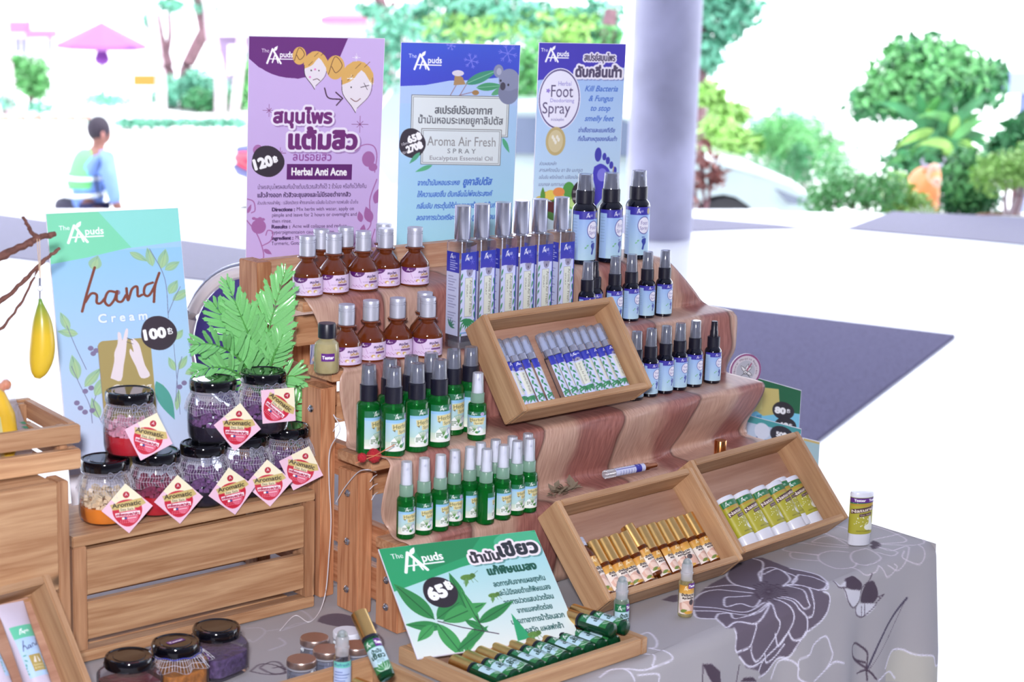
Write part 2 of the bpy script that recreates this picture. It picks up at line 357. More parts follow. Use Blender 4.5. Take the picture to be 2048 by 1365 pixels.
# ================================================================== TABLE AND CLOTH
TH = .75
def yf(X): return 1.60-(2.24-X)*.13
XL, XR, YB = .35, 2.222, 2.45
M_tw = wood('table_wood', (190, 150, 110), (140, 95, 60))
tb = empty('table', (1.3, 2.0, 0), 0, 'folding display table hidden under the flower-patterned cloth', 'table')
q = MB(); q.M = Matrix.Translation((-1.3, -2.0, 0)); q.prism([(XL+.02, yf(XL)+.02), (XR-.02, yf(XR)+.02), (XR-.02, YB), (XL+.02, YB)], TH-.03, TH-.004); q.build('tabletop', M_tw, tb, smooth=False)
for x, y in ((XL+.08, yf(XL)+.08), (XR-.08, yf(XR)+.08), (XL+.08, YB-.08), (XR-.08, YB-.08)):
    q = MB(); q.M = Matrix.Translation((-1.3, -2.0, 0)); q.tube([(x, y, 0), (x, y, TH-.03)], .016, 10); q.build('leg', plain('grey_steel', (120, 120, 125), .4, 1), tb)
# cloth: colour canvas in (s, t): s = X, t = distance below the front edge (negative = on the table)
S0, S1, T0, T1 = .93, XR, -.47, .27
cv = Canvas(S1-S0, T1-T0, 640, 370, (172, 168, 171), ss=2)
def cl(x, y):
    P = onz(x, y, TH)
    if P.y < yf(P.x):
        r = ray(x, y); n = Vector((-.13, 1, 0)); t = ((Vector((2.24, 1.60, 0))-CAM).dot(n)+0)/r.dot(n); t = (Vector((2.24, 1.6, 0))-Vector((CAM.x, CAM.y, 0))).dot(n)/r.dot(n)
        P = CAM+r*t; return (P.x-S0, TH-P.z-T0)
    return (P.x-S0, yf(P.x)-P.y-T0)
def cq(pts, ox=1200, oy=1000, k=.3418): return [cl(ox+a*k, oy+b*k) for a, b in pts]
DK = (104, 92, 106); LN = (232, 228, 242); DK2 = (74, 58, 74); PALE = (214, 212, 220)
B = [(820,350),(950,343),(1060,385),(1120,408),(1220,425),(1290,448),(1340,500),(1322,530),(1345,560),(1330,640),(1290,700),(1200,770),(1150,860),(1100,930),(1055,938),(1000,1010),(960,1048),(940,1005),(860,985),(820,920),(790,885),(800,740),(745,750),(690,700),(570,695),(545,640),(555,580),(600,530),(650,490),(745,440),(760,395)]
cv.poly(cq(B), DK)
for L in ([(880,345),(950,370),(945,430),(940,480)],[(750,440),(830,420),(900,430),(1050,385)][:0],[(940,480),(930,430),(1000,400),(1090,430),(1150,460),(1120,500),(1070,512)],[(955,440),(1040,410),(1110,465),(1070,510)],[(760,400),(740,440),(780,490),(895,520)],[(620,515),(720,500),(800,500),(900,525)],[(545,590),(600,545),(680,525),(760,530),(895,545)],[(945,575),(900,625),(820,605),(740,625),(725,600),(735,570),(800,565),(880,560)],
    [(545,630),(680,635),(850,655),(960,600),(985,595)],[(550,655),(700,655),(880,670),(985,600)],[(690,670),(760,665),(790,695),(930,660),(985,610)],[(690,670),(680,700),(745,745),(800,715),(920,715),(980,650),(990,600)],
    [(800,740),(795,880),(830,885),(880,860),(905,790),(925,715)],[(890,860),(890,900),(920,950),(980,890),(1040,800),(1060,730),(1040,660),(990,600)],[(1035,790),(1060,862),(1110,770),(1135,700),(1130,620),(1080,600),(1010,580)],
    [(1110,780),(1130,820),(1165,815),(1200,770),(1205,690),(1170,640),(1140,590),(1030,575)],[(1060,570),(1140,580),(1190,630),(1225,620),(1230,570),(1180,530),(1100,510)],[(1100,505),(1200,510),(1260,560),(1240,670),(1205,690)],[(1070,505),(1140,500),(1280,525),(1330,495),(1250,455),(1160,440)],[(1160,440),(1120,490)],
    [(820,920),(870,975),(930,965),(1040,880),(1100,790)],[(975,905),(990,960),(1040,930),(1090,850)],[(940,1005),(955,965),(975,935)],[(1320,525),(1345,545),(1330,640),(1290,705),(1205,768)],[(940,1045),(1000,1015),(1060,935),(1110,925),(1150,850),(1195,770)],[(1110,405),(1220,425),(1290,448),(1345,505),(1310,520)],[(545,650),(570,695),(680,700)]):
    if L: cv.line(cq(L), .0026, LN, sm=5)
for k in range(26):
    a = k*.2417; r = 60+rng.random()*35; x, y = 985+r*math.cos(a)*1.15, 540+r*math.sin(a)*.62
    cv.line(cq([(985+12*math.cos(a), 540+8*math.sin(a)), (x, y)]), .0012, DK2); cv.line(cq([(x-6, y), (x+8, y+3)]), .0028, DK2)
# outlined flower on the top at the right, with a dark centre
for L in ([(1590,150),(1700,185),(1790,240),(1600,262)],[(1600,235),(1680,215),(1790,195),(1880,230),(1870,262),(1600,262)],[(1850,262),(1910,290),(1860,378),(1790,330),(1780,300)],[(1620,275),(1700,300),(1790,270),(1810,300),(1750,412),(1700,370)],[(1640,380),(1680,455),(1740,395),(1735,365)],[(1590,280),(1680,290),(1740,310),(1700,330),(1610,310)],
    [(1555,290),(1480,310),(1465,340),(1490,372),(1560,385),(1640,350),(1600,310),(1555,290)],[(1450,310),(1350,300),(1280,320),(1290,360),(1380,400),(1480,395),(1500,372)],[(1465,395),(1560,425),(1620,415),(1640,380)],[(1280,325),(1140,305),(1110,320),(1140,345),(1280,355)],[(1450,285),(1300,270),(1160,250),(1080,280),(1090,300),(1280,320)],[(1450,270),(1340,215),(1240,245),(1300,255),(1450,275)],[(1460,180),(1380,160),(1300,190),(1450,250)]):
    cv.line(cq(L), .0020, (222, 212, 220), sm=5)
for k in range(12):
    a = -1.2+k*.22; cv.line(cq([(1575+20*math.cos(a), 268+9*math.sin(a)), (1575+62*math.cos(a), 268+26*math.sin(a))]), .003, DK2)
# bell flower and sprigs
cv.poly(cq([(1440,460),(1480,442),(1520,448),(1535,490),(1525,530),(1470,522),(1440,490)]), DK2, sm=3); cv.poly(cq([(1570,480),(1600,475),(1625,520),(1630,570),(1600,615),(1550,610),(1530,590),(1545,520)]), DK2, sm=3)
cv.poly(cq([(1430,510),(1470,525),(1525,535),(1520,590),(1480,625),(1450,600),(1430,560)]), PALE, sm=3); cv.poly(cq([(1520,610),(1620,615),(1600,660),(1560,690),(1500,670),(1505,630)]), PALE, sm=3); cv.poly(cq([(1365,475),(1420,488),(1450,465),(1445,500),(1410,495)]), PALE)
for L in ([(1430,510),(1445,590),(1480,632),(1520,595),(1535,520),(1575,475),(1605,420)],[(1495,625),(1505,675),(1550,692),(1590,660),(1625,615)],[(1540,625),(1545,690)],[(1560,620),(1565,685)],[(1610,490),(1630,570),(1665,555),(1620,610)],[(1365,475),(1410,498),(1448,505)]): cv.line(cq(L), .0016, DK2, sm=4)
cv.line(cq([(1790,580),(1700,720),(1640,850),(1590,1000)]), .0042, (70, 62, 84), sm=5); cv.line(cq([(1780,600),(1700,800),(1600,1000)]), .0009, DK2, sm=4)
for L in ([(1590,1000),(1500,930),(1478,870),(1510,845),(1580,890),(1590,940),(1585,1000)],[(1490,920),(1530,950),(1580,965)],[(1585,1000),(1590,1068)],[(1545,1030),(1590,1010),(1630,1060)]): cv.line(cq(L), .0028, DK2, sm=4)
cv.poly(cq([(1690,960),(1720,900),(1760,885),(1810,900),(1870,905),(1880,960),(1915,980),(1910,1080),(1680,1080)]), (192, 188, 178))
for L in ([(1680,1000),(1715,900),(1760,885),(1800,905),(1870,905),(1885,965),(1920,965)],[(1640,1068),(1700,1020),(1730,1060)],[(1150,970),(1160,930),(1210,900),(1240,840),(1310,795),(1335,860),(1340,910),(1300,990),(1230,1055)],[(1030,1060),(1060,960),(1110,940),(1150,970),(1150,1040),(1200,1068)],[(1300,990),(1350,940),(1400,945)],[(0,1040),(60,1000),(150,990),(210,1060)],[(110,990),(260,985),(350,960),(435,920),(380,885),(285,865)],[(230,790),(285,775),(330,820),(325,860),(285,865)],[(230,895),(320,910),(320,960)],[(230,1020),(340,1020),(345,1068)]):
    cv.line(cq(L), .0023, LN, sm=5)
cv.poly(cq([(595,960),(640,955),(690,1000),(690,1068),(640,1068),(615,1020)]), DK2); cv.line(cq([(595,960),(585,1068)]), .002, DK2); cv.poly(cq([(830,1068),(850,1045),(900,1040),(930,1068)]), DK2); cv.line(cq([(820,970),(805,1068)]), .002, DK2)
cv.poly(cq([(1950,860),(1990,830),(1995,960),(1970,965),(1945,930)]), DK2)
cv.poly(cq([(1430,330),(1490,345),(1480,365)]) if 0 else cq([(360,590),(430,605),(455,600),(455,560),(420,565)]), DK)
# left of the stand: grey disc shapes, pale outlines and loops behind the little jars
q5 = lambda pts: cq(pts, 560, 1200, .1953)
cv.poly(q5([(390,230),(420,180),(520,145),(630,140),(740,165),(830,190),(980,230),(990,300),(880,320),(700,290),(500,260)]), DK, sm=3)
for L in ([(0,330),(150,285),(270,245),(330,205),(250,130),(150,110)],[(-100,520),(60,460),(0,400)]): cv.line(q5(L), .0026, (190, 188, 198), sm=4)
for L in ([(900,340),(1000,350),(1060,420),(1040,500),(930,540)],[(-60,700),(30,690),(70,720)],[(-200,690),(-100,640),(0,650),(60,740),(-60,760),(-200,700)]): cv.line(q5(L), .002, DK2, sm=4)
for k in range(6): cv.line(q5([(900, 330+k*35), (1020, 350+k*35)]), .001, DK2)
cv.line(cq([(980,1100),(1100,1120)], 160, 1120, .342), .0016, DK2)
for L in ([(1000,650),(1060,610),(1150,620),(1210,665),(1100,670),(1000,650)],[(980,400),(1060,400),(1085,430),(1020,480),(990,465)],[(1090,420),(1200,405),(1270,380),(1340,370)]): cv.line(cq(L, 160, 1120, .342), .0018, DK2 if L[0][1] > 600 else (190, 188, 198), sm=4)
M_cl = printed('printed_cotton', .85)
RF = .018
def drape(U, V):
    X = S0+(S1-S0)*U; t = T0+(T1-T0)*V; Yf = 1.60-(2.24-X)*.13; h = np.clip(t, 0, None)
    fold = .012*np.sin(X*23+1)*np.clip(h*6, 0, 1)+.006*np.sin(X*61)*np.clip(h*5, 0, 1)
    a = np.clip((t+RF)/(2*RF), 0, 1)*math.pi/2
    Y = np.where(t < -RF, Yf-t, np.where(t < RF, Yf+RF*(1-1*np.sin(a))-0*a, Yf)); Y = Y-fold
    Z = np.where(t < -RF, TH, np.where(t < RF, TH-RF+RF*np.cos(a)-.0, TH-t))
    Z = np.where((t >= RF), TH-RF-(t-RF), Z)+.0009*np.sin(X*31+t*17)*(t < -RF)
    X = X+.03*np.clip((X-2.05)/.2, 0, 1)*np.clip(h*3, 0, 1)
    return X, Y, Z
cloth = empty('tablecloth', (1.6, 2.0, TH), 0, 'grey cotton tablecloth printed with brown and outlined flowers, hanging over the front', 'tablecloth')
o = sheet('printed_panel', cv, drape, M_cl, cloth); o.location = (-1.6, -2.0, -TH)
cm = plain('cotton_back', (172, 168, 171), .85, noise_amt=.03)
q = MB(); q.M = Matrix.Translation((-1.6, -2.0, -TH))
Ytop = lambda X: yf(X)-T0
q.add([(XL, yf(XL), TH), (S0, yf(S0), TH), (S0, YB, TH), (XL, YB, TH), (S0, Ytop(S0)-.001, TH-.0003), (XR, Ytop(XR)-.001, TH-.0003), (XR, YB, TH)], [(0, 1, 2, 3), (4, 5, 6, 2)])
for x0, x1, n in ((XL, S0, 20),):
    for k in range(n):
        a, b2 = x0+(x1-x0)*k/n, x0+(x1-x0)*(k+1)/n; q.add([(a, yf(a), TH), (b2, yf(b2), TH), (b2, yf(b2)-.004*math.sin(b2*40), .3), (a, yf(a)-.004*math.sin(a*40), .3)], [(0, 1, 2, 3)])
n = 60; cols = []
for k in range(n+1):
    y = yf(XR)+(YB-yf(XR))*k/n; col = []
    for j in range(9):
        h = j/8*.42; bul = min(1, h*9); col.append((XR-.0+.012*bul+.014*math.sin(y*34)*min(1, h*4), y-.0, TH-h-(0 if j else 0)))
    cols.append(col)
vs = [p for c in cols for p in c]; q.add(vs, [(k*9+j, (k+1)*9+j, (k+1)*9+j+1, k*9+j+1) for k in range(n) for j in range(8)])
q.build('side_panel', cm, cloth)

# ================================================================== STEPPED DISPLAY STAND
STX0, STX1 = 1.36, 2.075
M_pz = wood('pine_upright', (216, 160, 118), (168, 106, 70), 'z', 1.3)
M_px = wood('pine_slat', (218, 170, 130), (178, 122, 84), 'x', 1.3)
M_py = wood('pine_rail', (206, 152, 114), (160, 102, 68), 'y', 1.3)
M_scr = plain('screw_steel', (190, 195, 205), .25, 1, noise_amt=0)
stand = empty('display_stand', (1.7, 1.95, TH), 0, 'four-tier slatted pine display stand holding the bottles, steel screws in its posts', 'display stand')
SM = Matrix.Translation((-1.7, -1.95, -TH))
def screw(parent, x, y, z, side=-1):
    q = MB(); q.M = SM @ Matrix.Translation((x, y, z)) @ Matrix.Rotation(-math.pi/2*1, 4, 'Y'); q.lathe([(0, .0035), (.003, .0032), (.0048, .0015), (.005, 0), (.005, -.002)], 16)
    q.box(-.003, -.0006, .0030, .003, .0006, .0040); q.box(-.0006, -.003, .0030, .0006, .003, .0040); q.build('screw', M_scr, parent)
posts = [(1.765, .845), (1.848, .937), (1.930, 1.03), (2.078, 1.171)]
for sx in (STX0, STX1-.022):
    for i, (y, zt) in enumerate(posts):
        y += (.085, .085, .02, 0)[i]*(sx > STX0)
        sx_ = sx; sx = sx-.085*(i == 3 and sx > STX0)
        p = board('post', stand, (sx, y, TH+.001), (sx+.022, y+.045, zt), M_pz, M=SM)
        if sx == STX0:
            for z in [TH+.03]+([zt-.03] if i < 3 else [])+([(TH+zt)/2] if i == 1 else [])+([.865] if i == 2 else []): screw(p, sx, y+.0225, z)
    for z, y0, y1 in ((.790, 1.75, 2.11), (.845, 1.80, 2.11), (.935, 1.86, 2.11), (1.020, 1.93, 2.11)):
        if sx == STX0: board('side_rail', stand, (sx+.0225, y0+.02, z-.021), (sx+.0385, y1, z+.021), M_py, M=SM)
        else: board('side_rail', stand, (sx-.017, y0+.02, z-.021), (sx-.0005, y1, z+.021), M_py, M=SM)
STEPS = [(.866, 1.768, 1.812), (.960, 1.822, 1.895), (1.057, 1.907, 1.962), (1.136, 1.972, 2.058)]
q = MB(); q.M = SM; q.prism([(STX0, 1.770), (STX1, 1.832), (STX1, 1.850), (STX0, 1.812)], .852, .865); q.build('tread', M_px, stand, bevel=.0012)
q = MB(); q.M = SM; q.prism([(STX0, 1.822), (STX1, 1.852), (STX1, 1.895), (STX0, 1.895)], .946, .959); q.build('tread', M_px, stand, bevel=.0012)
for z, y0, y1 in STEPS[2:]:
    board('tread', stand, (STX0, y0, z-.014), (STX1-(.085 if z > 1.1 else 0), y1, z-.001), M_px, M=SM)
for z, y in ((.785, 1.815), (.835, 1.815), (.905, 1.9), (.99, 1.965), (1.08, 2.04)):
    board('back_slat', stand, (STX0+.04, y+.004, z-.02), (STX1-.04, y+.014, z+.02), M_px, M=SM)
board('back_board', stand, (STX0+.0225, 2.090, 1.127), (STX1-.14, 2.108, 1.171), wood('pine_board', (206, 170, 140), (172, 124, 96), 'x', 1.2), M=SM)
board('rear_shelf', stand, (STX0+.09, 2.124, 1.045), (STX1-.11, 2.26, 1.06), M_px, M=SM)
for x in (STX0+.14, STX1-.16): board('rear_leg', stand, (x, 2.2, TH+.001), (x+.03, 2.23, 1.045), M_pz, M=SM)
# wood-print runner laid over the steps
def runner_mat():
    m = bpy.data.materials.new('wood_print_vinyl'); m.use_nodes = True; nt = m.node_tree; b = nt.nodes['Principled BSDF']; N = nt.nodes.new; K = nt.links.new
    uv = N('ShaderNodeUVMap'); sp = N('ShaderNodeSeparateXYZ'); K(uv.outputs[0], sp.inputs[0])
    def M_(op, a, b2=None, c=None):
        x = N('ShaderNodeMath'); x.operation = op
        for i, v in enumerate((a, b2, c)):
            if v is None: continue
            if isinstance(v, (int, float)): x.inputs[i].default_value = v
            else: K(v, x.inputs[i])
        return x.outputs[0]
    n0 = N('ShaderNodeTexNoise'); n0.inputs['Scale'].default_value = 9; n0.inputs['Detail'].default_value = 1; K(uv.outputs[0], n0.inputs[0])
    wob = M_('MULTIPLY', M_('SUBTRACT', n0.outputs[0], .5), .09)
    s = M_('ADD', sp.outputs[0], wob)
    pl = M_('FLOOR', M_('DIVIDE', s, .155)); fr = M_('FRACT', M_('DIVIDE', s, .155))
    wn = N('ShaderNodeTexWhiteNoise'); wn.noise_dimensions = '1D'; K(pl, wn.inputs['W'])
    # tree rings: distance from a far centre per plank
    cx = M_('MULTIPLY_ADD', wn.outputs[0], .3, .2); dx = M_('SUBTRACT', fr, cx); dy = M_('MULTIPLY', M_('SUBTRACT', sp.outputs[1], M_('MULTIPLY', wn.outputs[0], .5)), 1.6)
    dist = M_('SQRT', M_('ADD', M_('MULTIPLY', dx, dx), M_('MULTIPLY', dy, dy)))
    n1 = N('ShaderNodeTexNoise'); n1.inputs['Scale'].default_value = 14; n1.inputs['Detail'].default_value = 4; K(uv.outputs[0], n1.inputs[0])
    ring = M_('PINGPONG', M_('ADD', M_('MULTIPLY', dist, 38), M_('MULTIPLY', n1.outputs[0], 5)), 1)
    mp = N('ShaderNodeMapping'); mp.inputs['Scale'].default_value = (420, 30, 1); K(uv.outputs[0], mp.inputs[0]); n2 = N('ShaderNodeTexNoise'); n2.inputs['Scale'].default_value = 1; n2.inputs['Detail'].default_value = 3; K(mp.outputs[0], n2.inputs[0])
    v = M_('ADD', M_('MULTIPLY', ring, .14), M_('MULTIPLY', n2.outputs[0], .86)); 
    r1 = N('ShaderNodeValToRGB'); e = r1.color_ramp.elements; e[0].position = .25; e[1].position = .8; e[0].color = lin((214, 178, 158))+(1,); e[1].color = lin((178, 136, 118))+(1,); K(v, r1.inputs[0])
    r2 = N('ShaderNodeValToRGB'); e = r2.color_ramp.elements; e[0].position = .25; e[1].position = .8; e[0].color = lin((182, 124, 112))+(1,); e[1].color = lin((128, 76, 72))+(1,); K(v, r2.inputs[0])
    # heartwood in the middle of each plank, pale sapwood to its sides
    hw = N('ShaderNodeMapRange'); hw.interpolation_type = 'SMOOTHSTEP'; hw.inputs[1].default_value = .50; hw.inputs[2].default_value = .66; K(M_('ADD', fr, M_('MULTIPLY', M_('SUBTRACT', n1.outputs[0], .5), .25)), hw.inputs[0])
    mx = N('ShaderNodeMix'); mx.data_type = 'RGBA'; K(hw.outputs[0], mx.inputs[0]); K(r1.outputs[0], mx.inputs[6]); K(r2.outputs[0], mx.inputs[7])
    ed = N('ShaderNodeMapRange'); ed.inputs[1].default_value = 0; ed.inputs[2].default_value = .035; ed.inputs[3].default_value = .45; ed.inputs[4].default_value = 1; K(M_('MINIMUM', fr, M_('SUBTRACT', 1, fr)), ed.inputs[0])
    m2 = N('ShaderNodeMix'); m2.data_type = 'RGBA'; m2.blend_type = 'MULTIPLY'; m2.inputs[0].default_value = 1; K(mx.outputs[2], m2.inputs[6]); K(ed.outputs[0], m2.inputs[7]); K(m2.outputs[2], b.inputs['Base Color'])
    b.inputs['Roughness'].default_value = .38; return m
prof = [(2.085, 1.137), (2.05, 1.138), (2.0, 1.138), (1.978, 1.136), (1.968, 1.128), (1.964, 1.11), (1.962, 1.085), (1.964, 1.066), (1.958, 1.0595), (1.94, 1.059), (1.915, 1.059), (1.903, 1.0565), (1.899, 1.046), (1.899, 1.02), (1.900, .99), (1.898, .972), (1.890, .963), (1.87, .962), (1.825, .962), (1.812, .959), (1.806, .948), (1.806, .92), (1.811, .89), (1.812, .876), (1.806, .869), (1.79, .868), (1.772, .868), (1.763, .865), (1.760, .852), (1.761, .80), (1.763, .756)]
def runner():
    P = spline(prof, 4); n = 120; vs = []; uv = []; L = 0; d = [0]
    for a, b in zip(P, P[1:]): L += float(np.hypot(*(b-a))); d.append(L)
    for j, p in enumerate(P):
        xr = 2.095 if p[1] < 1.06 else 2.095-(p[1]-1.06)*1.1; xr += .03*max(0, min(1, (.9-p[1])*20))
        xl = 1.372+.006*math.sin(j*.35)
        for i in range(n+1):
            t = i/n; x = xl+(xr-xl)*t; wv = .0035*math.sin(t*41+j*.15)+.002*math.sin(t*17)
            horiz = abs(P[min(j+1, len(P)-1)][1]-P[max(j-1, 0)][1]) < .004
            curl = .02*max(0, 1-t*n/3)*0
            sh_ = max(0, min(1, (1.0-p[1])/.12))*.105*max(0, x-1.45); vs.append((x-1.7, min(p[0]+(0 if horiz else wv*.6)+sh_, p[0]+.07)-1.95, p[1]-TH)); uv.append((x-1.37+.05, d[j]))
    f = [(j*(n+1)+i, j*(n+1)+i+1, (j+1)*(n+1)+i+1, (j+1)*(n+1)+i) for j in range(len(P)-1) for i in range(n)]
    me = bpy.data.meshes.new('shelf_runner'); me.from_pydata(vs, [], f); ul = me.uv_layers.new(name='UVMap')
    me.materials.append(runner_mat()); a = np.empty(len(me.loops), int); me.loops.foreach_get('vertex_index', a); ul.data.foreach_set('uv', np.array(uv, 'f')[a].ravel()); me.shade_smooth()
    o = new_obj('shelf_runner', me); o.location = (1.7, 1.95, TH+.0005)
    sm = o.modifiers.new('thick', 'SOLIDIFY'); sm.thickness = .0008; sm.offset = -1
    return tag(o, 'brown wood-print vinyl runner draped over all steps of the display stand', 'runner')
runner()
# white threads hanging off the runner's cut left edge
M_thr = plain('white_thread', (225, 222, 228), .7, noise_amt=0)
def thread(pts, r, label):
    P = [tuple(p) for p in spline(pts, 8)]; q = MB(); q.tube(P, r, 6); o = q.build('thread', M_thr)
    c = Vector(P[0]); o.data.transform(Matrix.Translation(-c)); o.location = c; return tag(o, label, 'thread')
thread([onX(667, 830, 1.352), onX(680, 860, 1.352), onX(660, 900, 1.350), onX(658, 960, 1.350), onX(662, 1040, 1.350), onX(658, 1110, 1.350), onX(652, 1180, 1.350)]+[onz(640, 1222, .7525), onz(618, 1245, .7525), onz(590, 1232, .7525), onz(560, 1262, .7525)], .0007, 'long white thread hanging beside the stand post and trailing onto the cloth')
thread([onX(752, 945, 1.375), onX(735, 940, 1.352), onX(715, 946, 1.352), onX(690, 975, 1.352), onX(672, 1005, 1.352)], .0006, 'short white thread looping over the top of the second stand post')
for k, (x, y) in enumerate([(742, 950), (746, 965), (742, 985), (748, 1000)]): pass
fr = MB()
for x, y, dx, dy in ((752, 940, -18, -4), (754, 950, -14, 14), (755, 968, -16, 12), (755, 985, -12, 16), (676, 850, -10, 14), (683, 840, -14, -6)): 
    fr.tube([onX(x, y, 1.378), onX(x+dx*.5, y+dy*.3, 1.37), onX(x+dx, y+dy, 1.366)], .0005, 5)
fr.M = Matrix(); tag(fr.build('frayed_threads', M_thr), 'frayed white thread ends on the left cut edge of the runner', 'threads', kind='stuff')

# ================================================================== LEFT: CRATES, TRAYS
M_cx = wood('crate_wood', (208, 168, 128), (166, 120, 84), 'x', .9)
M_cz = wood('crate_wood_upright', (200, 156, 118), (152, 106, 74), 'z', .9)
M_cy = wood('crate_wood_side', (198, 154, 116), (156, 108, 78), 'y', .9)
def parts_of(root, loc):
    T = Matrix.Translation(-Vector(loc)); return lambda nm, a, b, m, bev=.0012: board(nm, root, a, b, m, bev, M=T)
# slatted crate carrying the salt jars
cr = empty('slatted_crate', (1.16, 1.98, TH), 0, 'pine crate with wide front slats, the round bath salt jars standing on it', 'crate'); P_ = parts_of(cr, (1.16, 1.98, TH))
x0, x1, y0, y1, zt = .995, 1.334, 1.905, 2.045, .907; zb = TH+.002
P_('top_board', (x0, y0, zt-.013), (x1, y0+.125, zt), M_cx); 
P_('bottom_rail', (x0, y0, zb), (x1, y0+.02, zb+.014), M_cx)
P_('corner_post', (x0, y0, zb+.0145), (x0+.018, y0+.03, zt-.0135), M_cz); P_('corner_post', (x1-.014, y0, zb+.0145), (x1, y0+.03, zt-.0135), M_cz)
P_('corner_post', (x0, y1-.03, zb), (x0+.018, y1, zt-.0135), M_cz); P_('corner_post', (x1-.014, y1-.03, zb), (x1, y1, zt-.0135), M_cz)
P_('front_slat', (x0+.0185, y0+.003, zb+.026), (x1-.0145, y0+.014, zb+.072), M_cx)
P_('front_slat', (x0+.0185, y0+.003, zb+.081), (x1-.0145, y0+.014, zt-.019), M_cx)
P_('bottom_board', (x0+.02, y0+.03, zb), (x1-.02, y1-.005, zb+.010), M_cx)
P_('rear_slat', (x0+.02, y1-.012, zb+.030), (x1-.02, y1-.002, zb+.065), M_cx); P_('rear_slat', (x0+.02, y1-.012, zb+.085), (x1-.02, y1-.002, zb+.12), M_cx)
# tall crate at the far left
cr2 = empty('panelled_crate', (.80, 1.95, TH), 0, 'tall pine crate with plain front boards at the left edge, slatted basket on top', 'crate'); P_ = parts_of(cr2, (.80, 1.95, TH))
x0, x1, y0, y1, zt = .60, .958, 1.84, 2.04, .998
P_('front_board', (x0, y0, zb), (x1-.014, y0+.012, zb+.118), M_cx); P_('front_board', (x0, y0, zb+.121), (x1-.014, y0+.012, zt-.001), M_cx)
P_('corner_post', (x1-.0135, y0, zb), (x1, y0+.03, zt-.001), M_cz); P_('corner_post', (x0, y1-.03, zb), (x0+.015, y1, zt-.001), M_cz); P_('corner_post', (x1-.0135, y1-.03, zb), (x1, y1, zt-.001), M_cz)
P_('top_board', (x0+.001, y0+.013, zt-.014), (x1-.0145, y1, zt-.0015), M_cx)
# slatted basket on the tall crate
_bp = onz(165, 939, .9985); bk = empty('slatted_basket', (_bp.x-.147, _bp.y+.057, .9985), 0, 'small open pine basket with two slats a side, holding a packet', 'basket'); bk.rotation_euler = (0, 0, -.08)
q = lambda nm, a, b, m: board(nm, bk, a, b, m, .0015)
bx0, bx1, by0, by1 = -.14, .150, -.045, .105
for ya, yb in ((by0, by0+.011), (by1-.011, by1)):
    q('slat', (bx0, ya, .001), (bx1, yb, .024), M_cx); q('slat', (bx0, ya, .031), (bx1, yb, .052), M_cx)
for xa, xb in ((bx0, bx0+.011), (bx1-.011, bx1)):
    q('end_slat', (xa, by0+.0115, .001), (xb, by1-.0115, .024), M_cy); q('end_slat', (xa, by0+.0115, .031), (xb, by1-.0115, .052), M_cy)
    for ya in (by0+.0115, by1-.0225): 
        q('corner_block', (xa+(.0115 if xa < 0 else -.0115), ya, .001), (xb+(.0115 if xa < 0 else -.0115), ya+.011, .050), M_cz)
q('base_board', (bx0+.023, by0+.012, .001), (bx1-.023, by1-.012, .007), M_cx)
# shallow sloping trays: u right, v up the slope, n out of the tray
M_ty = wood('tray_wood', (206, 168, 128), (168, 126, 90), 'x', .8, ring=6)
M_tx = wood('tray_wood_side', (210, 172, 132), (174, 132, 96), 'y', .8, ring=6)
M_tb = wood('tray_bottom', (188, 150, 128), (160, 118, 98), 'x', .7, ring=5)
def frame(o, yaw, al):
    u = Vector((math.cos(yaw), math.sin(yaw), 0)); b = Vector((-math.sin(yaw), math.cos(yaw), 0)); k = Vector((0, 0, 1))
    v = b*math.cos(al)+k*math.sin(al); n = u.cross(v)
    return Matrix(((u.x, v.x, n.x, o[0]), (u.y, v.y, n.y, o[1]), (u.z, v.z, n.z, o[2]), (0, 0, 0, 1)))
def tray(o, yaw, al, W, H, D, label, name='display_tray', th=.009):
    r = empty(name, (0, 0, 0), 0, label, 'tray'); r.matrix_world = frame(o, yaw, al); B = lambda nm, a, b, m: board(nm, r, a, b, m, .0013)
    B('tray_side', (0, 0, 0), (th, H, D), M_tx); B('tray_side', (W-th, 0, 0), (W, H, D), M_tx)
    B('tray_rail', (th+.0003, 0, 0), (W-th-.0003, th, D), M_ty); B('tray_rail', (th+.0003, H-th, 0), (W-th-.0003, H, D), M_ty)
    B('tray_bottom', (th+.0003, th+.0003, .0005), (W-th-.0003, H-th-.0003, .005), M_tb); return r
TR_UP = tray((1.576, 1.823, .9742), .025, .929, .243, .1415, .0435, 'sloping pine tray on the second tier, filled with slim clear-capped spray tubes')
TR_MID = tray((1.592, 1.666, .7525), .052, .82, .266, .147, .046, 'sloping pine tray on the table, filled with gold-capped amber roll-on bottles')
TR_R = tray((1.867, 1.698, .7525), .093, .846, .257, .148, .050, 'sloping pine tray at the right, filled with yellow deodorant sticks')
TR_FL = tray((1.308, 1.520, .7525), .045, 0, .256, .165, .021, 'flat pine tray at the front, holding the green roll-on bottles', th=.011)
TR_C = tray((1.005, 1.500, .7525), .03, 0, .246, .150, .033, 'flat pine tray cut off by the bottom edge of the view', th=.010)
TR_L = tray((.685, 1.739, .7585), .13, .95, .245, .145, .045, 'sloping pine tray at the lower left, holding hand cream tubes')

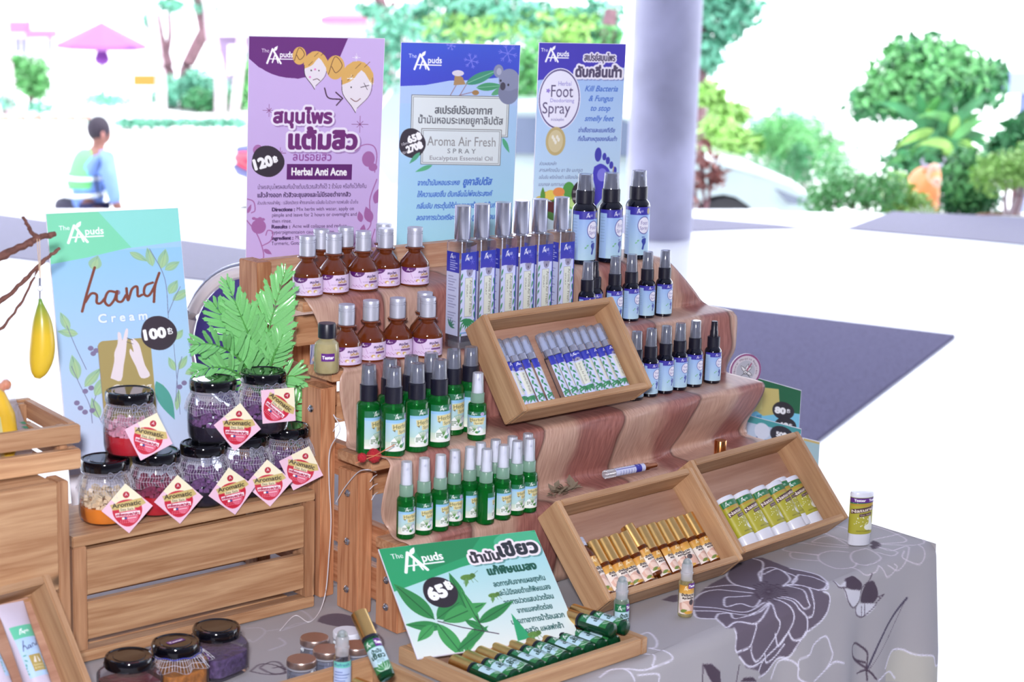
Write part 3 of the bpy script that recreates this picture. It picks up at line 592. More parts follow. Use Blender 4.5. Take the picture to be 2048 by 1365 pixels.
# ================================================================== LABELS
PR = printed('printed_label', .38, .3); PRP = printed('printed_poster', .45, .1)
PUR = (92, 30, 108)
def lab_amber():
    c = Canvas(2.0, 1.0, 120, 56, (228, 206, 236)); c.ell(.42, 0, .36, .30, PUR); logo(c, .32, .06, .15, the=False)
    c.text('สมุนไพร', .88, .30, .13, (92, 66, 110), wmax=.42, bold=.006); c.text('แต้มสิว', 1.0, .46, .13, (176, 122, 48), wmax=.4, bold=.008, outline=.012, oc=(244, 232, 240)); c.rect(.96, .52, 1.42, .62, PUR); c.text('Herbal Anti Acne', .98, .60, .06, WH, wmax=.42)
    c.text('ลบรอยสิว', .70, .58, .07, (150, 110, 170), wmax=.22)
    for x in (.86, 1.12): c.ell(x, .76, .09, .08, (216, 176, 84)); c.ell(x+.03, .80, .06, .07, (244, 232, 226))
    for k in range(16): c.leaf(.18+.04*k, .86-.03*((k*7) % 4), .07, -1.2+.5*(k % 3), .03, (176, 120, 176))
    for k in range(5): c.ell(.55+.02*k, .36+.06*k, .02, .02, (190, 140, 196))
    for k in range(9): c.leaf(1.35+.06*k, .9-.04*(k % 3), .08, -1.4+.3*(k % 4), .035, (150, 80, 150))
    return c
def lab_herb(W=1.5):
    c = Canvas(W, 1.6, 100, 100); c.grad(0, .25, W, 1.6, (170, 208, 236), (196, 226, 206)); c.grad(0, 1.2, W, 1.6, (206, 226, 210), (246, 244, 226)); c.rect(0, 0, W, .28, (34, 112, 76)); logo(c, .42, .04, .20, the=True)
    c.rect(0, .28, W, .40, (150, 200, 238)); c.ell(1.12, .17, .12, .12, (214, 200, 232)); c.ell(1.12, .17, .09, .09, (168, 140, 190)); c.text('100', 1.06, .2, .06, WH, wmax=.12)
    c.poly([(.32, .46), (1.28, .38), (1.3, .62), (1.24, .66), (.36, .70)], (222, 210, 150)); c.poly([(.60, .70), (1.22, .62), (1.22, .86), (.62, .90)], (226, 214, 158)); c.poly([(.36, .70), (.5, .69), (.48, .78)], (120, 110, 70))
    c.text('Herbal', .40, .66, .19, (92, 96, 70), wmax=.78, rot=-.06); c.text('Spray', .68, .84, .13, (92, 96, 70), wmax=.46, rot=-.05)
    c.ell(.72, 1.30, .46, .34, (242, 246, 244)); 
    for k in range(7): c.line([(.68, 1.30), (.46+.07*k, .92+.02*abs(k-3))], .022, (96, 150, 80))
    for k in range(14): c.ell(.34+.06*(k % 6), 1.22+.07*(k//5), .022, .03, (70, 110, 60))
    c.ell(.98, 1.12, .14, .14, (176, 186, 206)); c.ell(1.0, 1.16, .09, .10, (240, 244, 250)); c.leaf(.70, 1.38, .26, .1, .16, (74, 140, 62)); c.leaf(.86, 1.4, .2, -.7, .12, (96, 160, 150)); c.rect(0, 1.48, W, 1.6, (244, 244, 236))
    return c
def lab_foot(W=1.4, H=1.8):
    c = Canvas(W, H, 90, 112); c.grad(0, .3, W, H, (158, 190, 240), (190, 224, 240)); c.rect(0, 0, W, .30, (58, 52, 168)); c.rect(0, .14, .34, H, (168, 200, 242)); logo(c, .62, .07, .16, the=False)
    c.ell(1.22, .16, .09, .12, (176, 160, 110)); c.ell(1.0, .68, .30, .33, (86, 76, 160)); c.ell(1.0, .68, .27, .30, (240, 238, 250)); c.text('Foot', .84, .66, .15, (120, 106, 170), wmax=.36); c.text('Spray', .80, .84, .13, (120, 106, 170), wmax=.40)
    c.poly([(.94, 1.18), (1.08, 1.16), (1.12, 1.32), (1.04, 1.44), (1.0, 1.58), (.92, 1.56), (.96, 1.4), (.9, 1.28)], (54, 72, 168), sm=3)
    for k in range(5): c.ell(.93+.045*k, 1.12+.02*k*(k > 2), .018, .025, (54, 72, 168))
    for x, y in ((.62, 1.36), (.7, 1.28)): c.leaf(x, y, .12, -.5, .06, (120, 190, 140))
    for k in range(9): c.line([(.06, .3+.11*k), (.26, .3+.11*k)], .015, (130, 160, 200))
    return c
EUC = (58, 140, 92)
def lab_perf(vert=True):
    c = Canvas(1.0, 3.9, 44, 168, (206, 212, 244)); c.grad(0, 0, 1, .86, (40, 56, 172), (66, 60, 176)); c.ell(.25, .93, .4, .14, (206, 212, 244)); c.ell(.8, .95, .35, .1, (206, 212, 244)); logo(c, .2, .12, .26, the=False)
    for k in range(6): a = k*math.pi/3; c.line([(.72, .45), (.72+.14*math.cos(a), .45+.14*math.sin(a))], .02, (120, 120, 216))
    for k in range(8): c.leaf(.12, .95+.4*k, .42, 1.9+.3*(k % 2), .10, EUC); c.leaf(.9, 1.3+.37*k, .36, 1.5+.3*(k % 2), .09, EUC)
    c.ell(.56, .98, .18, .17, (150, 146, 172)); c.ell(.42, .88, .07, .08, (150, 146, 172)); c.ell(.71, .88, .07, .08, (150, 146, 172)); c.ell(.56, 1.0, .04, .06, (70, 66, 90))
    c.rect(.28, 1.2, .74, 3.0, (222, 226, 214)); c.line([(.28, 1.2), (.74, 1.2), (.74, 3.0), (.28, 3.0), (.28, 1.2)], .02, (150, 150, 140))
    c.text('Aroma Air Fresh', .58, 1.3, .17, (110, 110, 100), wmax=1.6, rot=math.pi/2); c.text('SPRAY', .38, 1.5, .09, (120, 120, 110), wmax=.6, rot=math.pi/2)
    c.rect(.94, 0, 1, 3.9, (44, 52, 170))
    for k in range(8): c.leaf(.5, 3.1, .55, .5+.35*k, .12, EUC)
    c.rect(0, 3.72, 1, 3.78, (110, 160, 220)); return c
def lab_side():
    c = Canvas(.9, 3.9, 36, 156, (204, 210, 240)); c.rect(0, 0, .9, .95, (44, 52, 172)); logo(c, .2, .1, .22, the=False)
    for k in range(5): c.line([(.25, .42+.1*k), (.25+.5*(.7+.3*((k*3) % 2)), .42+.1*k)], .035, (190, 196, 240))
    for k in range(17):
        if k in (6, 12): continue
        c.line([(.15, 1.15+.13*k), (.15+.55*(.6+.4*((k*5) % 3)/2), 1.15+.13*k)], .03, (120, 124, 170))
    for k in range(5): c.leaf(.3, 3.5, .4, -1.9+.5*k, .09, (70, 130, 110))
    return c
def lab_tube():
    c = Canvas(1.5, 5.6, 40, 120, (206, 212, 244)); c.grad(0, 0, 1.5, 1.1, (36, 48, 168), (56, 60, 180)); logo(c, .45, .16, .34, the=False)
    for k in range(9): c.leaf(.2, 1.1+.5*k, .6, 1.2+.5*(k % 2), .16, EUC); c.leaf(1.25, 1.3+.5*k, .5, 1.9+.3*(k % 2), .14, EUC)
    c.ell(.8, 1.0, .24, .22, (150, 146, 172)); c.ell(.8, 1.05, .06, .08, (70, 66, 90)); c.rect(.5, 1.35, 1.08, 4.2, (224, 228, 214)); c.text('Aroma Air Fresh', .70, 1.5, .2, (120, 120, 110), wmax=2.4, rot=math.pi/2)
    for k in range(7): c.leaf(.78, 4.4, .9, .3+.42*k, .2, EUC)
    c.rect(0, 5.45, 1.5, 5.6, WH); return c
def lab_massage():
    c = Canvas(1.4, 1.7, 60, 72, (240, 226, 214)); c.grad(0, 0, 1.4, .55, (206, 140, 46), (226, 176, 84)); logo(c, .35, .06, .24, (250, 236, 200), the=False)
    c.rect(0, .5, 1.4, .78, (240, 230, 216)); c.text('น้ำมันนวด', .25, .64, .14, (60, 44, 40), wmax=.9, bold=.012); c.text('สมุนไพรไพล', .32, .80, .11, (60, 44, 40), wmax=.8, bold=.01)
    c.poly([(.1, 1.1), (.6, .9), (1.3, 1.0), (1.35, 1.6), (.7, 1.7), (.2, 1.5)], (222, 178, 158), sm=3); c.poly([(.3, 1.0), (.6, 1.1), (.9, 1.5), (.6, 1.6), (.3, 1.3)], (240, 210, 192), sm=3); c.ell(.95, 1.0, .17, .17, (74, 62, 66)); c.leaf(.2, 1.55, .5, -.2, .2, (120, 140, 60)); c.ell(.8, 1.6, .3, .1, (214, 160, 60)); return c
def lab_green(test=False):
    c = Canvas(1.4, 1.8, 70, 88, (188, 220, 232)); c.rect(0, 0, 1.4, .46, (32, 116, 70)); logo(c, .2, .1, .26)
    c.text('น้ำมัน', .42, .78, .20, (24, 66, 50), wmax=.55, bold=.014); c.text('เขียว', .28, 1.06, .24, (24, 66, 50), wmax=.84, bold=.018)
    for k in range(3): c.line([(.5, 1.14+.07*k), (.95, 1.14+.07*k)], .02, (60, 100, 90))
    c.poly([(0, 1.3), (.4, 1.46), (.8, 1.36), (1.4, 1.2), (1.4, 1.8), (0, 1.8)], (40, 122, 62), sm=0)
    for a in (-.5, -.9, -1.4, -2.1, -2.6): c.leaf(.7, 1.78, .55, a, .2, (206, 226, 214)); c.leaf(.7, 1.76, .5, a, .13, (44, 130, 66))
    if test: c.rect(.78, 0, 1.4, .44, (98, 30, 130)); c.text('Tester', .82, .3, .18, WH, wmax=.52, bold=.012)
    return c
def lab_deo(test=False):
    c = Canvas(1.6, 2.2, 84, 112, (178, 172, 52)); c.rect(0, 0, 1.6, .38, (34, 120, 72)); logo(c, .2, .07, .24, the=False); c.poly([(0, .38), (1.6, .3), (1.6, .55), (0, .48)], (186, 150, 50))
    c.poly([(.12, .72), (1.5, .46), (1.5, .74), (.12, 1.0)], (82, 50, 50)); c.text('Natural', .2, .93, .20, (236, 224, 210), wmax=1.1, rot=-.17, bold=.01); c.poly([(.6, .98), (1.2, .88), (1.2, 1.06), (.6, 1.16)], (82, 50, 50)); c.text('Deo Stick', .66, 1.1, .10, (236, 224, 210), wmax=.5, rot=-.14)
    c.poly([(1.05, 1.15), (1.2, 1.15), (1.3, 1.6), (1.55, 2.0), (.95, 1.95), (.85, 1.7), (1.05, 1.55)], (236, 238, 226), sm=3)
    for k in range(22): a = k*1.3; c.ell(.62+.30*math.cos(a)*(.5+.5*(k % 3)/2)+.01*k, 1.45+.28*math.sin(a), .025, .025, (244, 246, 226))
    c.text('คงความสดชื่น', .5, 2.06, .09, (70, 70, 30), wmax=.7)
    if test: c.rect(0, .02, 1.6, .30, (96, 34, 130)); c.text('Tester   Tester', .3, .22, .15, WH, wmax=1.25, bold=.01)
    return c
def lab_tag():
    c = Canvas(1, 1, 84, 84, (240, 200, 220)); c.rect(0, 0, .6, .6, (244, 236, 206)); R45 = math.pi/4
    # the tag hangs by its top corner: draw along the diagonal
    def d(x, y): return (.5+(x*math.cos(R45)+y*math.sin(R45)), .5+(-x*math.sin(R45)+y*math.cos(R45)))
    c.poly([d(.44*math.cos(a)*(.9-.22*math.sin(a)), .13+.38*math.sin(a)) for a in np.linspace(0, 6.28, 30)], (200, 28, 58)); c.poly([d(.17*math.cos(a)+.12, .2+.22*math.sin(a)) for a in np.linspace(0, 6.28, 24)], (236, 150, 176), .6)
    c.poly([d(x, y) for x, y in ((-.46, -.14), (.42, -.26), (.52, -.1), (.3, .0), (-.4, .02))], (206, 184, 116)); c.text('Aromatic', *d(-.40, -.04), .13, (66, 54, 40), wmax=.78, rot=-R45-.05, bold=.004)
    c.poly([d(x, y) for x, y in ((-.22, -.02), (.2, -.04), (.2, .06), (-.22, .08))], (232, 220, 180)); c.text('Sea Salt', *d(-.19, .055), .07, (80, 66, 50), wmax=.36, rot=-R45)
    c.poly([d(x, y) for x, y in ((-.34, .11), (.34, .09), (.34, .20), (-.32, .22))], (250, 240, 246)); c.text('เกลือหอมสปาผิว', *d(-.31, .195), .07, (170, 20, 60), wmax=.62, rot=-R45, bold=.004)
    c.ell(*d(0, -.38), .09, .09, (176, 24, 50)); c.text('A', *d(-.04, -.35), .09, WH, rot=-R45)
    c.poly([d(-.16, .24), d(-.09, .24), d(-.09, .30), d(-.16, .30)], WH); c.poly([d(-.09, .24), d(-.03, .24), d(-.03, .30), d(-.09, .30)], (48, 80, 150)); c.line([d(0, .28), d(.22, .27)], .02, (250, 220, 230))
    for k in range(16): c.ell(*d(-.2+.05*(k % 8), .34+.05*(k//8)), .012, .012, (240, 150, 170))
    return c
def lab_tester(W=1.0, H=.45):
    c = Canvas(W, H, 44, 20, (98, 34, 132)); c.text('Tester', .08*W, .7*H, .4*H, WH, wmax=.84*W, bold=.012); return c
def lab_clearblue():
    c = Canvas(1.2, 1.6, 50, 66, (176, 198, 236)); c.rect(0, 0, 1.2, .3, (110, 200, 190)); c.text('Refresh', .1, .22, .14, (40, 80, 140), wmax=.8)
    for k in range(7): c.line([(.12, .5+.14*k), (.12+.8*(.5+.5*((k*3) % 4)/3), .5+.14*k)], .03, (60, 80, 160))
    return c

# ================================================================== BOTTLE KINDS (prototypes stand at the origin, label towards -Y)
H_ = -math.pi/2
amber = clear('amber_glass', (84, 34, 12), .82, (.6, .25, .08), .04, .3)
M_amb = plain('amber_liquid_glass', (104, 46, 18), .06, spec=.6, coat=.5, noise_amt=.05)
M_alu = plain('brushed_aluminium', (200, 202, 216), .42, .45, noise_amt=.03, nscale=90)
M_blk = plain('black_plastic', (26, 26, 42), .35, noise_amt=0)
M_blkg = plain('black_lid_enamel', (8, 8, 16), .08, noise_amt=0, coat=.6)
M_navy = plain('dark_bottle_plastic', (10, 12, 28), .1, noise_amt=0, coat=.4)
M_cap = clear('clear_overcap', (222, 228, 246), .30, (.93, .95, 1), .08, .4)
M_ngray = plain('nozzle_grey', (46, 52, 78), .4, noise_amt=0)
M_wp = plain('white_plastic', (232, 234, 244), .3, noise_amt=0)
M_gold = plain('gold_cap', (232, 190, 120), .27, 1, noise_amt=.03, nscale=200)
M_chr = plain('chrome', (206, 208, 222), .2, .9, noise_amt=0)
M_cpc = plain('painted_streak_cap', (196, 198, 214), .24, .85, noise_amt=.28, nscale=1)
_n = [n for n in M_cpc.node_tree.nodes if n.type == 'TEX_NOISE'][0]; _mp = M_cpc.node_tree.nodes.new('ShaderNodeMapping'); _mp.inputs['Scale'].default_value = (260, 260, 2); _tc = [n for n in M_cpc.node_tree.nodes if n.type == 'TEX_COORD'][0]; M_cpc.node_tree.links.new(_tc.outputs['Object'], _mp.inputs[0]); M_cpc.node_tree.links.new(_mp.outputs[0], _n.inputs['Vector'])  # stretched noise paints vertical reflection streaks into the cap colour
M_gglass = clear('green_bottle_plastic', (24, 150, 62), .42, (.14, .72, .3), .05, .35)
M_gliq = clear('green_liquid', (36, 178, 78), .55, (.2, .85, .38), .08, .1)
M_gdk = plain('dark_green_plastic', (10, 60, 34), .1, noise_amt=.1)  # dark green is the roll-on bottle's own colour
M_glass = clear('clear_glass', (232, 236, 246), .03, (.96, .97, 1), .03, .2)
M_frost = clear('frosted_collar', (186, 226, 206), .62, (.8, .95, .85), .25, .25)
M_milky = clear('milky_cap', (246, 248, 255), .42, (.97, .98, 1), .12, .3)

def amber_bottle():
    r = empty('amber_bottle', cat='bottle'); k = .078/450
    q = MB(); q.lathe([(0, 0), (108*k, 0), (115*k, 5*k), (115*k, 165*k), (110*k, 185*k), (60*k, 250*k), (50*k, 262*k), (50*k, 285*k), (0, 285*k)], 32); q.build('glass_body', M_amb, r)
    q = MB(); q.lathe([(50*k, 284*k), (72*k, 286*k), (76*k, 293*k), (72*k, 301*k), (50*k, 302*k)], 28); q.build('neck_ring', M_amb, r)
    q = MB(); q.lathe([(58*k, 302*k), (60*k, 304*k), (60*k, 402*k), (55*k, 403*k), (55*k, 408*k), (60*k, 409*k), (60*k, 418*k), (55*k, 419*k), (55*k, 424*k), (60*k, 425*k), (60*k, 446*k), (58*k, 450*k), (0, 450*k)], 32); q.build('screw_cap', M_alu, r)
    sheet('label', lab_amber(), wrap(115.8*k, 18*k, 150*k, H_-1.75, H_+1.35), PR, r); return r
def spray_bottle(name, R, H, kz, bodym, ringm, lab, la, zlab, liquid=True, capless=False, tube=True):
    """kz = heights (fraction of H): body shoulder start, neck, collar top, cap top"""
    r = empty(name, cat='bottle'); zs, zn, zc = [H*v for v in kz]; rc = R*.74
    q = MB(); q.lathe([(0, 0), (R*.9, 0), (R, .0015), (R, zs), (R*.93, zs+(zn-zs)*.45), (rc*.9, zn), (0, zn)], 28); q.build('bottle_body', bodym, r)
    if liquid:
        q = MB(); q.lathe([(0, .0012), (R*.9, .0012), (R*.94, .003), (R*.94, zs*.93), (0, zs*.93)], 24); q.build('liquid', M_gliq, r)
    q = MB(); q.lathe([(rc*.9, zn-.0005), (rc, zn), (rc, zc-.0005), (rc*.96, zc), (rc*.5, zc)], 28); q.build('collar', ringm, r)
    q = MB(); q.lathe([(rc*.66, zc), (rc*.62, zc+(H-zc)*.35), (rc*.52, zc+(H-zc)*.42), (rc*.50, H*.975), (rc*.44, H*.983), (0, H*.983)], 18)
    q.tube([(0, -rc*.3, zc+(H-zc)*.72), (0, -rc*.56, zc+(H-zc)*.72)], rc*.13, 8); nz = q.build('nozzle', M_ngray if ringm is M_blk else plain('white_nozzle', (236, 238, 250), .4, noise_amt=0), r)
    q = MB(); q.ball((-.0006, -rc*.60, zc+(H-zc)*.70), rc*.15, 10, sc=(1, .4, 1)); q.build('nozzle_insert', plain('nozzle_insert_grey', (150, 160, 196), .4, noise_amt=0), r)
    if not capless:
        q = MB(); q.lathe([(rc*.90, zc+.0004), (rc*.87, zc+(H-zc)*.12), (rc*.78, H-.0006), (rc*.74, H), (0, H)], 24); q.build('clear_cap', M_cap if ringm is M_blk else M_milky, r)
    if tube:
        q = MB(); q.lathe([(R*.11, .004), (R*.11, zn)], 8); q.build('dip_tube', plain('dip_tube', (120, 220, 150), .3, noise_amt=0), r)
    sheet('label', lab, wrap(R+.0003, H*zlab[0], H*zlab[1], H_+la[0], H_+la[1]), PR, r); return r
def perfume_bottle():
    r = empty('square_spray_bottle', cat='bottle'); a = .0148; hb = .144
    def sqp(w, z, n=6):
        c = .0022; P = []
        for cx, cy, s in ((w-c, w-c, 0), (-w+c, w-c, 1), (-w+c, -w+c, 2), (w-c, -w+c, 3)):
            for k in range(n): t = (s+k/(n-1))*math.pi/2; P.append((cx+c*math.cos(t), cy+c*math.sin(t), z))
        return P
    def shell(q, rings):
        n = len(rings[0]); vs = [p for g in rings for p in g]; q.add(vs, [(j*n+i, j*n+(i+1) % n, (j+1)*n+(i+1) % n, (j+1)*n+i) for j in range(len(rings)-1) for i in range(n)]+[tuple(range(n-1, -1, -1)), tuple(range((len(rings)-1)*n, len(rings)*n))])
    q = MB(); shell(q, [sqp(a-.001, 0), sqp(a, .001), sqp(a, hb-.002), sqp(a-.0012, hb)]); q.build('glass_body', M_glass, r)
    q = MB(); shell(q, [sqp(a*.78, .012), sqp(a*.82, .014), sqp(a*.82, .117)]); q.build('liquid', clear('clear_liquid', (214, 218, 240), .12, (.93, .94, .99), .02, .25), r)
    q = MB(); shell(q, [sqp(a*.8, .001), sqp(a*.86, .010)]); q.build('thick_base', clear('thick_glass', (236, 240, 250), .3, (.95, .96, 1), .02, .7), r)
    q = MB(); q.lathe([(.007, hb), (.0085, hb+.0005), (.0085, hb+.003), (0, hb+.003)], 20); q.build('neck_ring', M_chr, r)
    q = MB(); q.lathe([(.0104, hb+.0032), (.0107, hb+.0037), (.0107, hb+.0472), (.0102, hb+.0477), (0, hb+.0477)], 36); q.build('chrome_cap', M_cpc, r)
    q = MB(); q.lathe([(.0008, .006), (.0008, hb)], 6); q.build('dip_tube', M_wp, r)
    c = lab_perf(); sheet('front_label', c, lambda U, V: (-a+.0018+(2*a-.0036)*U, -a-.0003+0*U, .131-.112*V), PR, r)
    c = lab_side(); sheet('side_label', c, lambda U, V: (-a-.0003+0*U, a-.002-(2*a-.0036)*U, .131-.112*V), PR, r); return r
def roll_on(name, R, H, body, lab, capm=None, la=(-1.3, 1.3), bodyh=.60, test=False, ballm=None):
    r = empty(name, cat='roll-on bottle'); zb = H*bodyh
    q = MB(); q.lathe([(0, 0), (R*.7, 0), (R*.95, .0012), (R, .0035), (R, zb*.93), (R*.9, zb*.98), (R*.74, zb), (R*.74, zb*1.02), (0, zb*1.02)], 24); q.build('glass_body', body, r)
    sheet('label', lab, wrap(R+.0003, zb*.12, zb*.90, H_+la[0], H_+la[1]), PR, r)
    if capm:
        q = MB(); q.lathe([(R*.9, zb*1.02), (R*.99, zb*1.02), (R*.99, H*.995), (R*.93, H), (0, H)], 28); q.build('cap', capm, r)
        q = MB(); q.lathe([(R*.8, zb*.97), (R*1.0, zb*.97), (R*1.0, zb*1.03), (R*.8, zb*1.03)], 24); q.build('neck_band', M_blk if ballm is None else ballm, r)
    else:
        q = MB(); q.lathe([(R*.76, zb), (R*.76, H*.72), (R*.84, H*.725), (R*.84, H*.75), (R*.76, H*.76), (R*.72, H*.88), (R*.62, H*.9), (0, H*.9)], 24); q.build('ball_housing', M_milky, r)
        q = MB(); q.ball((0, 0, H*.91), R*.6, 18); q.build('roller_ball', clear('glass_ball', (220, 236, 236), .4, (.95, 1, 1), .02, .6), r)
    return r

# ================================================================== BOTTLES IN THEIR PLACES
ORD = ['leftmost', 'second from the left', 'third from the left', 'fourth from the left', 'fifth from the left', 'sixth from the left', 'seventh from the left', 'eighth from the left', 'ninth from the left', 'tenth from the left', 'eleventh from the left', 'twelfth from the left']
def rj(a): return (random.random()-.5)*2*a
p = amber_bottle(); u = []
for i, (x, y) in enumerate([(611, 597), (664, 590.7), (723, 584.5), (768, 577.5), (826.5, 574.5)]):
    place(p, u, base(x, y, 1.1385, .02), rj(.12), 'amber bottle with pink label on the top tier, front row, '+(ORD[i] if i < 4 else 'rightmost'), group='amber bottles with pink labels')
for i, (x, y) in enumerate([(647, 583), (695, 577), (786, 572)]):
    q_ = base(x, y, 1.1385, .02); q_.y = max(q_.y, 2.034); place(p, u, q_, rj(.2), 'amber bottle with pink label on the top tier, back row, '+['leftmost', 'middle one', 'rightmost'][i], group='amber bottles with pink labels')
for i, (x, y) in enumerate([(690, 741), (739, 731), (793, 725), (854, 722.6)]):
    place(p, u, base(x, y, 1.0595, .02)+Vector((.008, .012, 0)), rj(.15), 'amber bottle with pink label on the third tier, front row, '+ORD[i], group='amber bottles with pink labels')
place(p, u, base(852, 708, 1.0595, .02)+Vector((.0, .006, 0)), 0, 'amber bottle on the third tier, half hidden behind the rightmost front one', group='amber bottles with pink labels')
# small pale tester
t = empty('tester_bottle', base(650.5, 749, 1.0595, .016), -.3, 'small squat bottle of cloudy pale liquid, black cap, purple tester sticker', 'bottle')
q = MB(); q.lathe([(0, 0), (.0145, 0), (.0158, .002), (.0158, .030), (.0145, .037), (.009, .042), (.0085, .045), (0, .045)], 28); q.build('glass_body', plain('cloudy_liquid', (176, 164, 120), .12, coat=.5, noise_amt=.12, nscale=60), t)
q = MB(); q.lathe([(.0108, .0435), (.0112, .044), (.0112, .0605), (.0105, .062), (0, .062)], 32); q.build('screw_cap', M_blk, t)
sheet('tester_sticker', lab_tester(), wrap(.0160, .016, .026, H_-.75, H_+.35), PR, t)

# green herb sprays
LH = lab_herb()
p = spray_bottle('herb_spray', .0150, .112, (.55, .60, .78), M_gglass, M_blk, LH, (-1.3, 1.3), (.07, .50)); u = []
for i, (x, y) in enumerate([(733.7, 911), (783.8, 916), (830.5, 906.7), (875, 897)]):
    place(p, u, base(x, y, .9635, .015), .35 if i == 0 else rj(.1), 'green herbal spray with black collar, second tier, front row, '+ORD[i], group='green herbal sprays with black collars')
for i, (x, y) in enumerate([(784, 899), (829.5, 892), (873, 886), (913, 876), (952, 871)]):
    q_ = base(x, y, .9635, .015); q_.y = max(q_.y, 1.862); place(p, u, q_, rj(.15), 'green herbal spray with black collar, second tier, back row, '+ORD[i], group='green herbal sprays with black collars')
p2 = spray_bottle('mini_herb_spray', .0120, .088, (.52, .56, .70), M_gglass, M_frost, LH, (-1.9, .9), (.09, .44)); u2 = []
place(p2, u2, base(952.4, 883, .9635, .012), -.3, 'small green spray with clear nozzle, standing before the black-collared ones')
p = spray_bottle('clear_cap_herb_spray', .0115, .097, (.50, .555, .70), M_gglass, M_frost, LH, (-1.2, 1.5), (.07, .43)); u = []
fr_ = [(809.6, 1080.8), (845, 1072.5), (877.7, 1065), (906, 1054), (936.7, 1046.5), (969.5, 1051), (1003, 1041.8), (1030.4, 1032.6), (1055.4, 1027)]
for i, (x, y) in enumerate(fr_):
    place(p, u, base(x, y, .8695, .0115), [-.35, -.3, .1, -.6, .15, .75, -.15, 0, -.2][i], 'small green spray with frosted clear cap, lowest tier, front row, '+(ORD[i] if i < 8 else 'rightmost'), group='small green sprays with frosted caps')
for i, (x, y) in enumerate([(967, 1040), (991, 1031), (1023, 1023), (1051, 1015)]):
    q_ = base(x, y, .8695, .0115); q_.y = 1.796; place(p, u, q_, rj(.3), 'small green spray with frosted clear cap, lowest tier, back row, '+ORD[i], group='small green sprays with frosted caps')
# tall square perfume sprays
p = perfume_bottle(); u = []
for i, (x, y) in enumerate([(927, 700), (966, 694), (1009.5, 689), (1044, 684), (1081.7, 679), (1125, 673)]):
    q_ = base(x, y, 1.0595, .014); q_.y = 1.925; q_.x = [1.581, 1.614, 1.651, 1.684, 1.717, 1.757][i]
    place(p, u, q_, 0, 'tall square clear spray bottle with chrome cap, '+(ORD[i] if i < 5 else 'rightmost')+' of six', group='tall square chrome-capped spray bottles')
# foot sprays
p = spray_bottle('tall_foot_spray', .0182, .131, (.60, .68, .82), M_navy, M_blk, lab_foot(), (-1.9, .7), (.055, .60), liquid=False, tube=False); u = []
for i, (x, y) in enumerate([(1166, 531), (1217.8, 527), (1273, 520)]):
    place(p, u, base(x, y, 1.1385, .0175), [.1, .25, -.15][i], 'tall black foot spray on the top tier, '+['leftmost', 'middle one', 'rightmost'][i]+' of three', group='tall black foot sprays')
LF = lab_foot(1.3, 1.9)
p = spray_bottle('small_foot_spray', .0126, .098, (.50, .58, .74), M_navy, M_blk, LF, (-1.7, .75), (.05, .50), liquid=False, tube=False); u = []
pn = spray_bottle('small_foot_spray', .0126, .094, (.50, .58, .74), M_navy, M_blk, LF, (-1.7, .75), (.05, .50), liquid=False, tube=False, capless=True); un = []
pn.children[3].active_material = M_navy if False else pn.children[3].active_material
for c_ in pn.children:
    if c_.name.startswith('nozzle'): c_.active_material = M_blk
for i, (x, y) in enumerate([(1172, 664), (1198, 656), (1227, 650), (1260, 645), (1292, 638.5), (1326.7, 635)]):
    q_ = base(x, y, 1.0595, .012); 
    if i == 1: place(pn, un, q_+Vector((0, .012, 0)), rj(.1), 'small black foot spray without its clear cap, third tier, half hidden', group='small black foot sprays')
    else: place(p, u, q_, rj(.12), 'small black foot spray on the third tier, '+(ORD[i] if i < 5 else 'rightmost'), group='small black foot sprays')
for i, (x, y) in enumerate([(1266, 795), (1295, 788), (1325, 781.7), (1352.7, 775), (1383, 769), (1420, 761.5)]):
    q_ = base(x, y, .9635, .012); q_.y -= .018; q_.x -= .014
    if i == 5: place(pn, un, q_, rj(.1), 'small black foot spray without its clear cap, second tier, rightmost', group='small black foot sprays')
    else: place(p, u, q_, rj(.12), 'small black foot spray on the second tier, '+ORD[i], group='small black foot sprays')

# items lying in the trays
LAY = Matrix(((1, 0, 0, 0), (0, 0, 1, 0), (0, -1, 0, 0), (0, 0, 0, 1)))
def lay(T, x, y, h, rot=0, spin=0): return T.matrix_world @ Matrix.Translation((x, y, h)) @ Matrix.Rotation(rot, 4, 'Z') @ LAY @ Matrix.Rotation(spin, 4, 'Z')
bpy.context.view_layer.update()
p = empty('slim_spray_tube', cat='spray tube'); R = .0076
q = MB(); q.lathe([(0, 0), (R*.9, 0), (R, .001), (R, .066), (R*.7, .070), (0, .070)], 20); q.build('glass_body', M_glass, p)
q = MB(); q.lathe([(R*.7, .066), (R*.95, .067), (R*.95, .076), (R*.6, .077), (0, .077)], 20); q.build('silver_collar', M_chr, p)
q = MB(); q.lathe([(R*.62, .077), (R*.62, .089), (R*.5, .0895), (R*.5, .096), (0, .0965)], 16); q.build('nozzle', plain('pale_nozzle', (190, 200, 226), .3, noise_amt=0), p)
q = MB(); q.lathe([(R*.98, .0765), (R*.98, .099), (R*.85, .1015), (0, .1015)], 20); q.build('clear_cap', M_cap, p)
sheet('label', lab_tube(), wrap(R+.0003, .0015, .066, H_-1.7, H_+1.7), PR, p); u = []
for i in range(5): place(p, u, 0, label='slim spray tube with clear cap, left group in the upper tray, '+ORD[i], M=lay(TR_UP, .0175+.0156*i, .0115+.001*(i % 2), .0128, rj(.015), [.5, .3, -.2, .7, .8][i]), group='slim spray tubes in the upper tray')
for i in range(8): place(p, u, 0, label='slim spray tube with clear cap, right group in the upper tray, '+ORD[i], M=lay(TR_UP, .1105+.0159*i, .0115+.0012*(i % 2), .0128, rj(.015), [.8, .6, .5, -.8, .4, .3, .4, .1][i]), group='slim spray tubes in the upper tray')
M_ama = clear('amber_roll_glass', (150, 74, 20), .6, (.85, .45, .12), .04, .35)
LM = lab_massage()
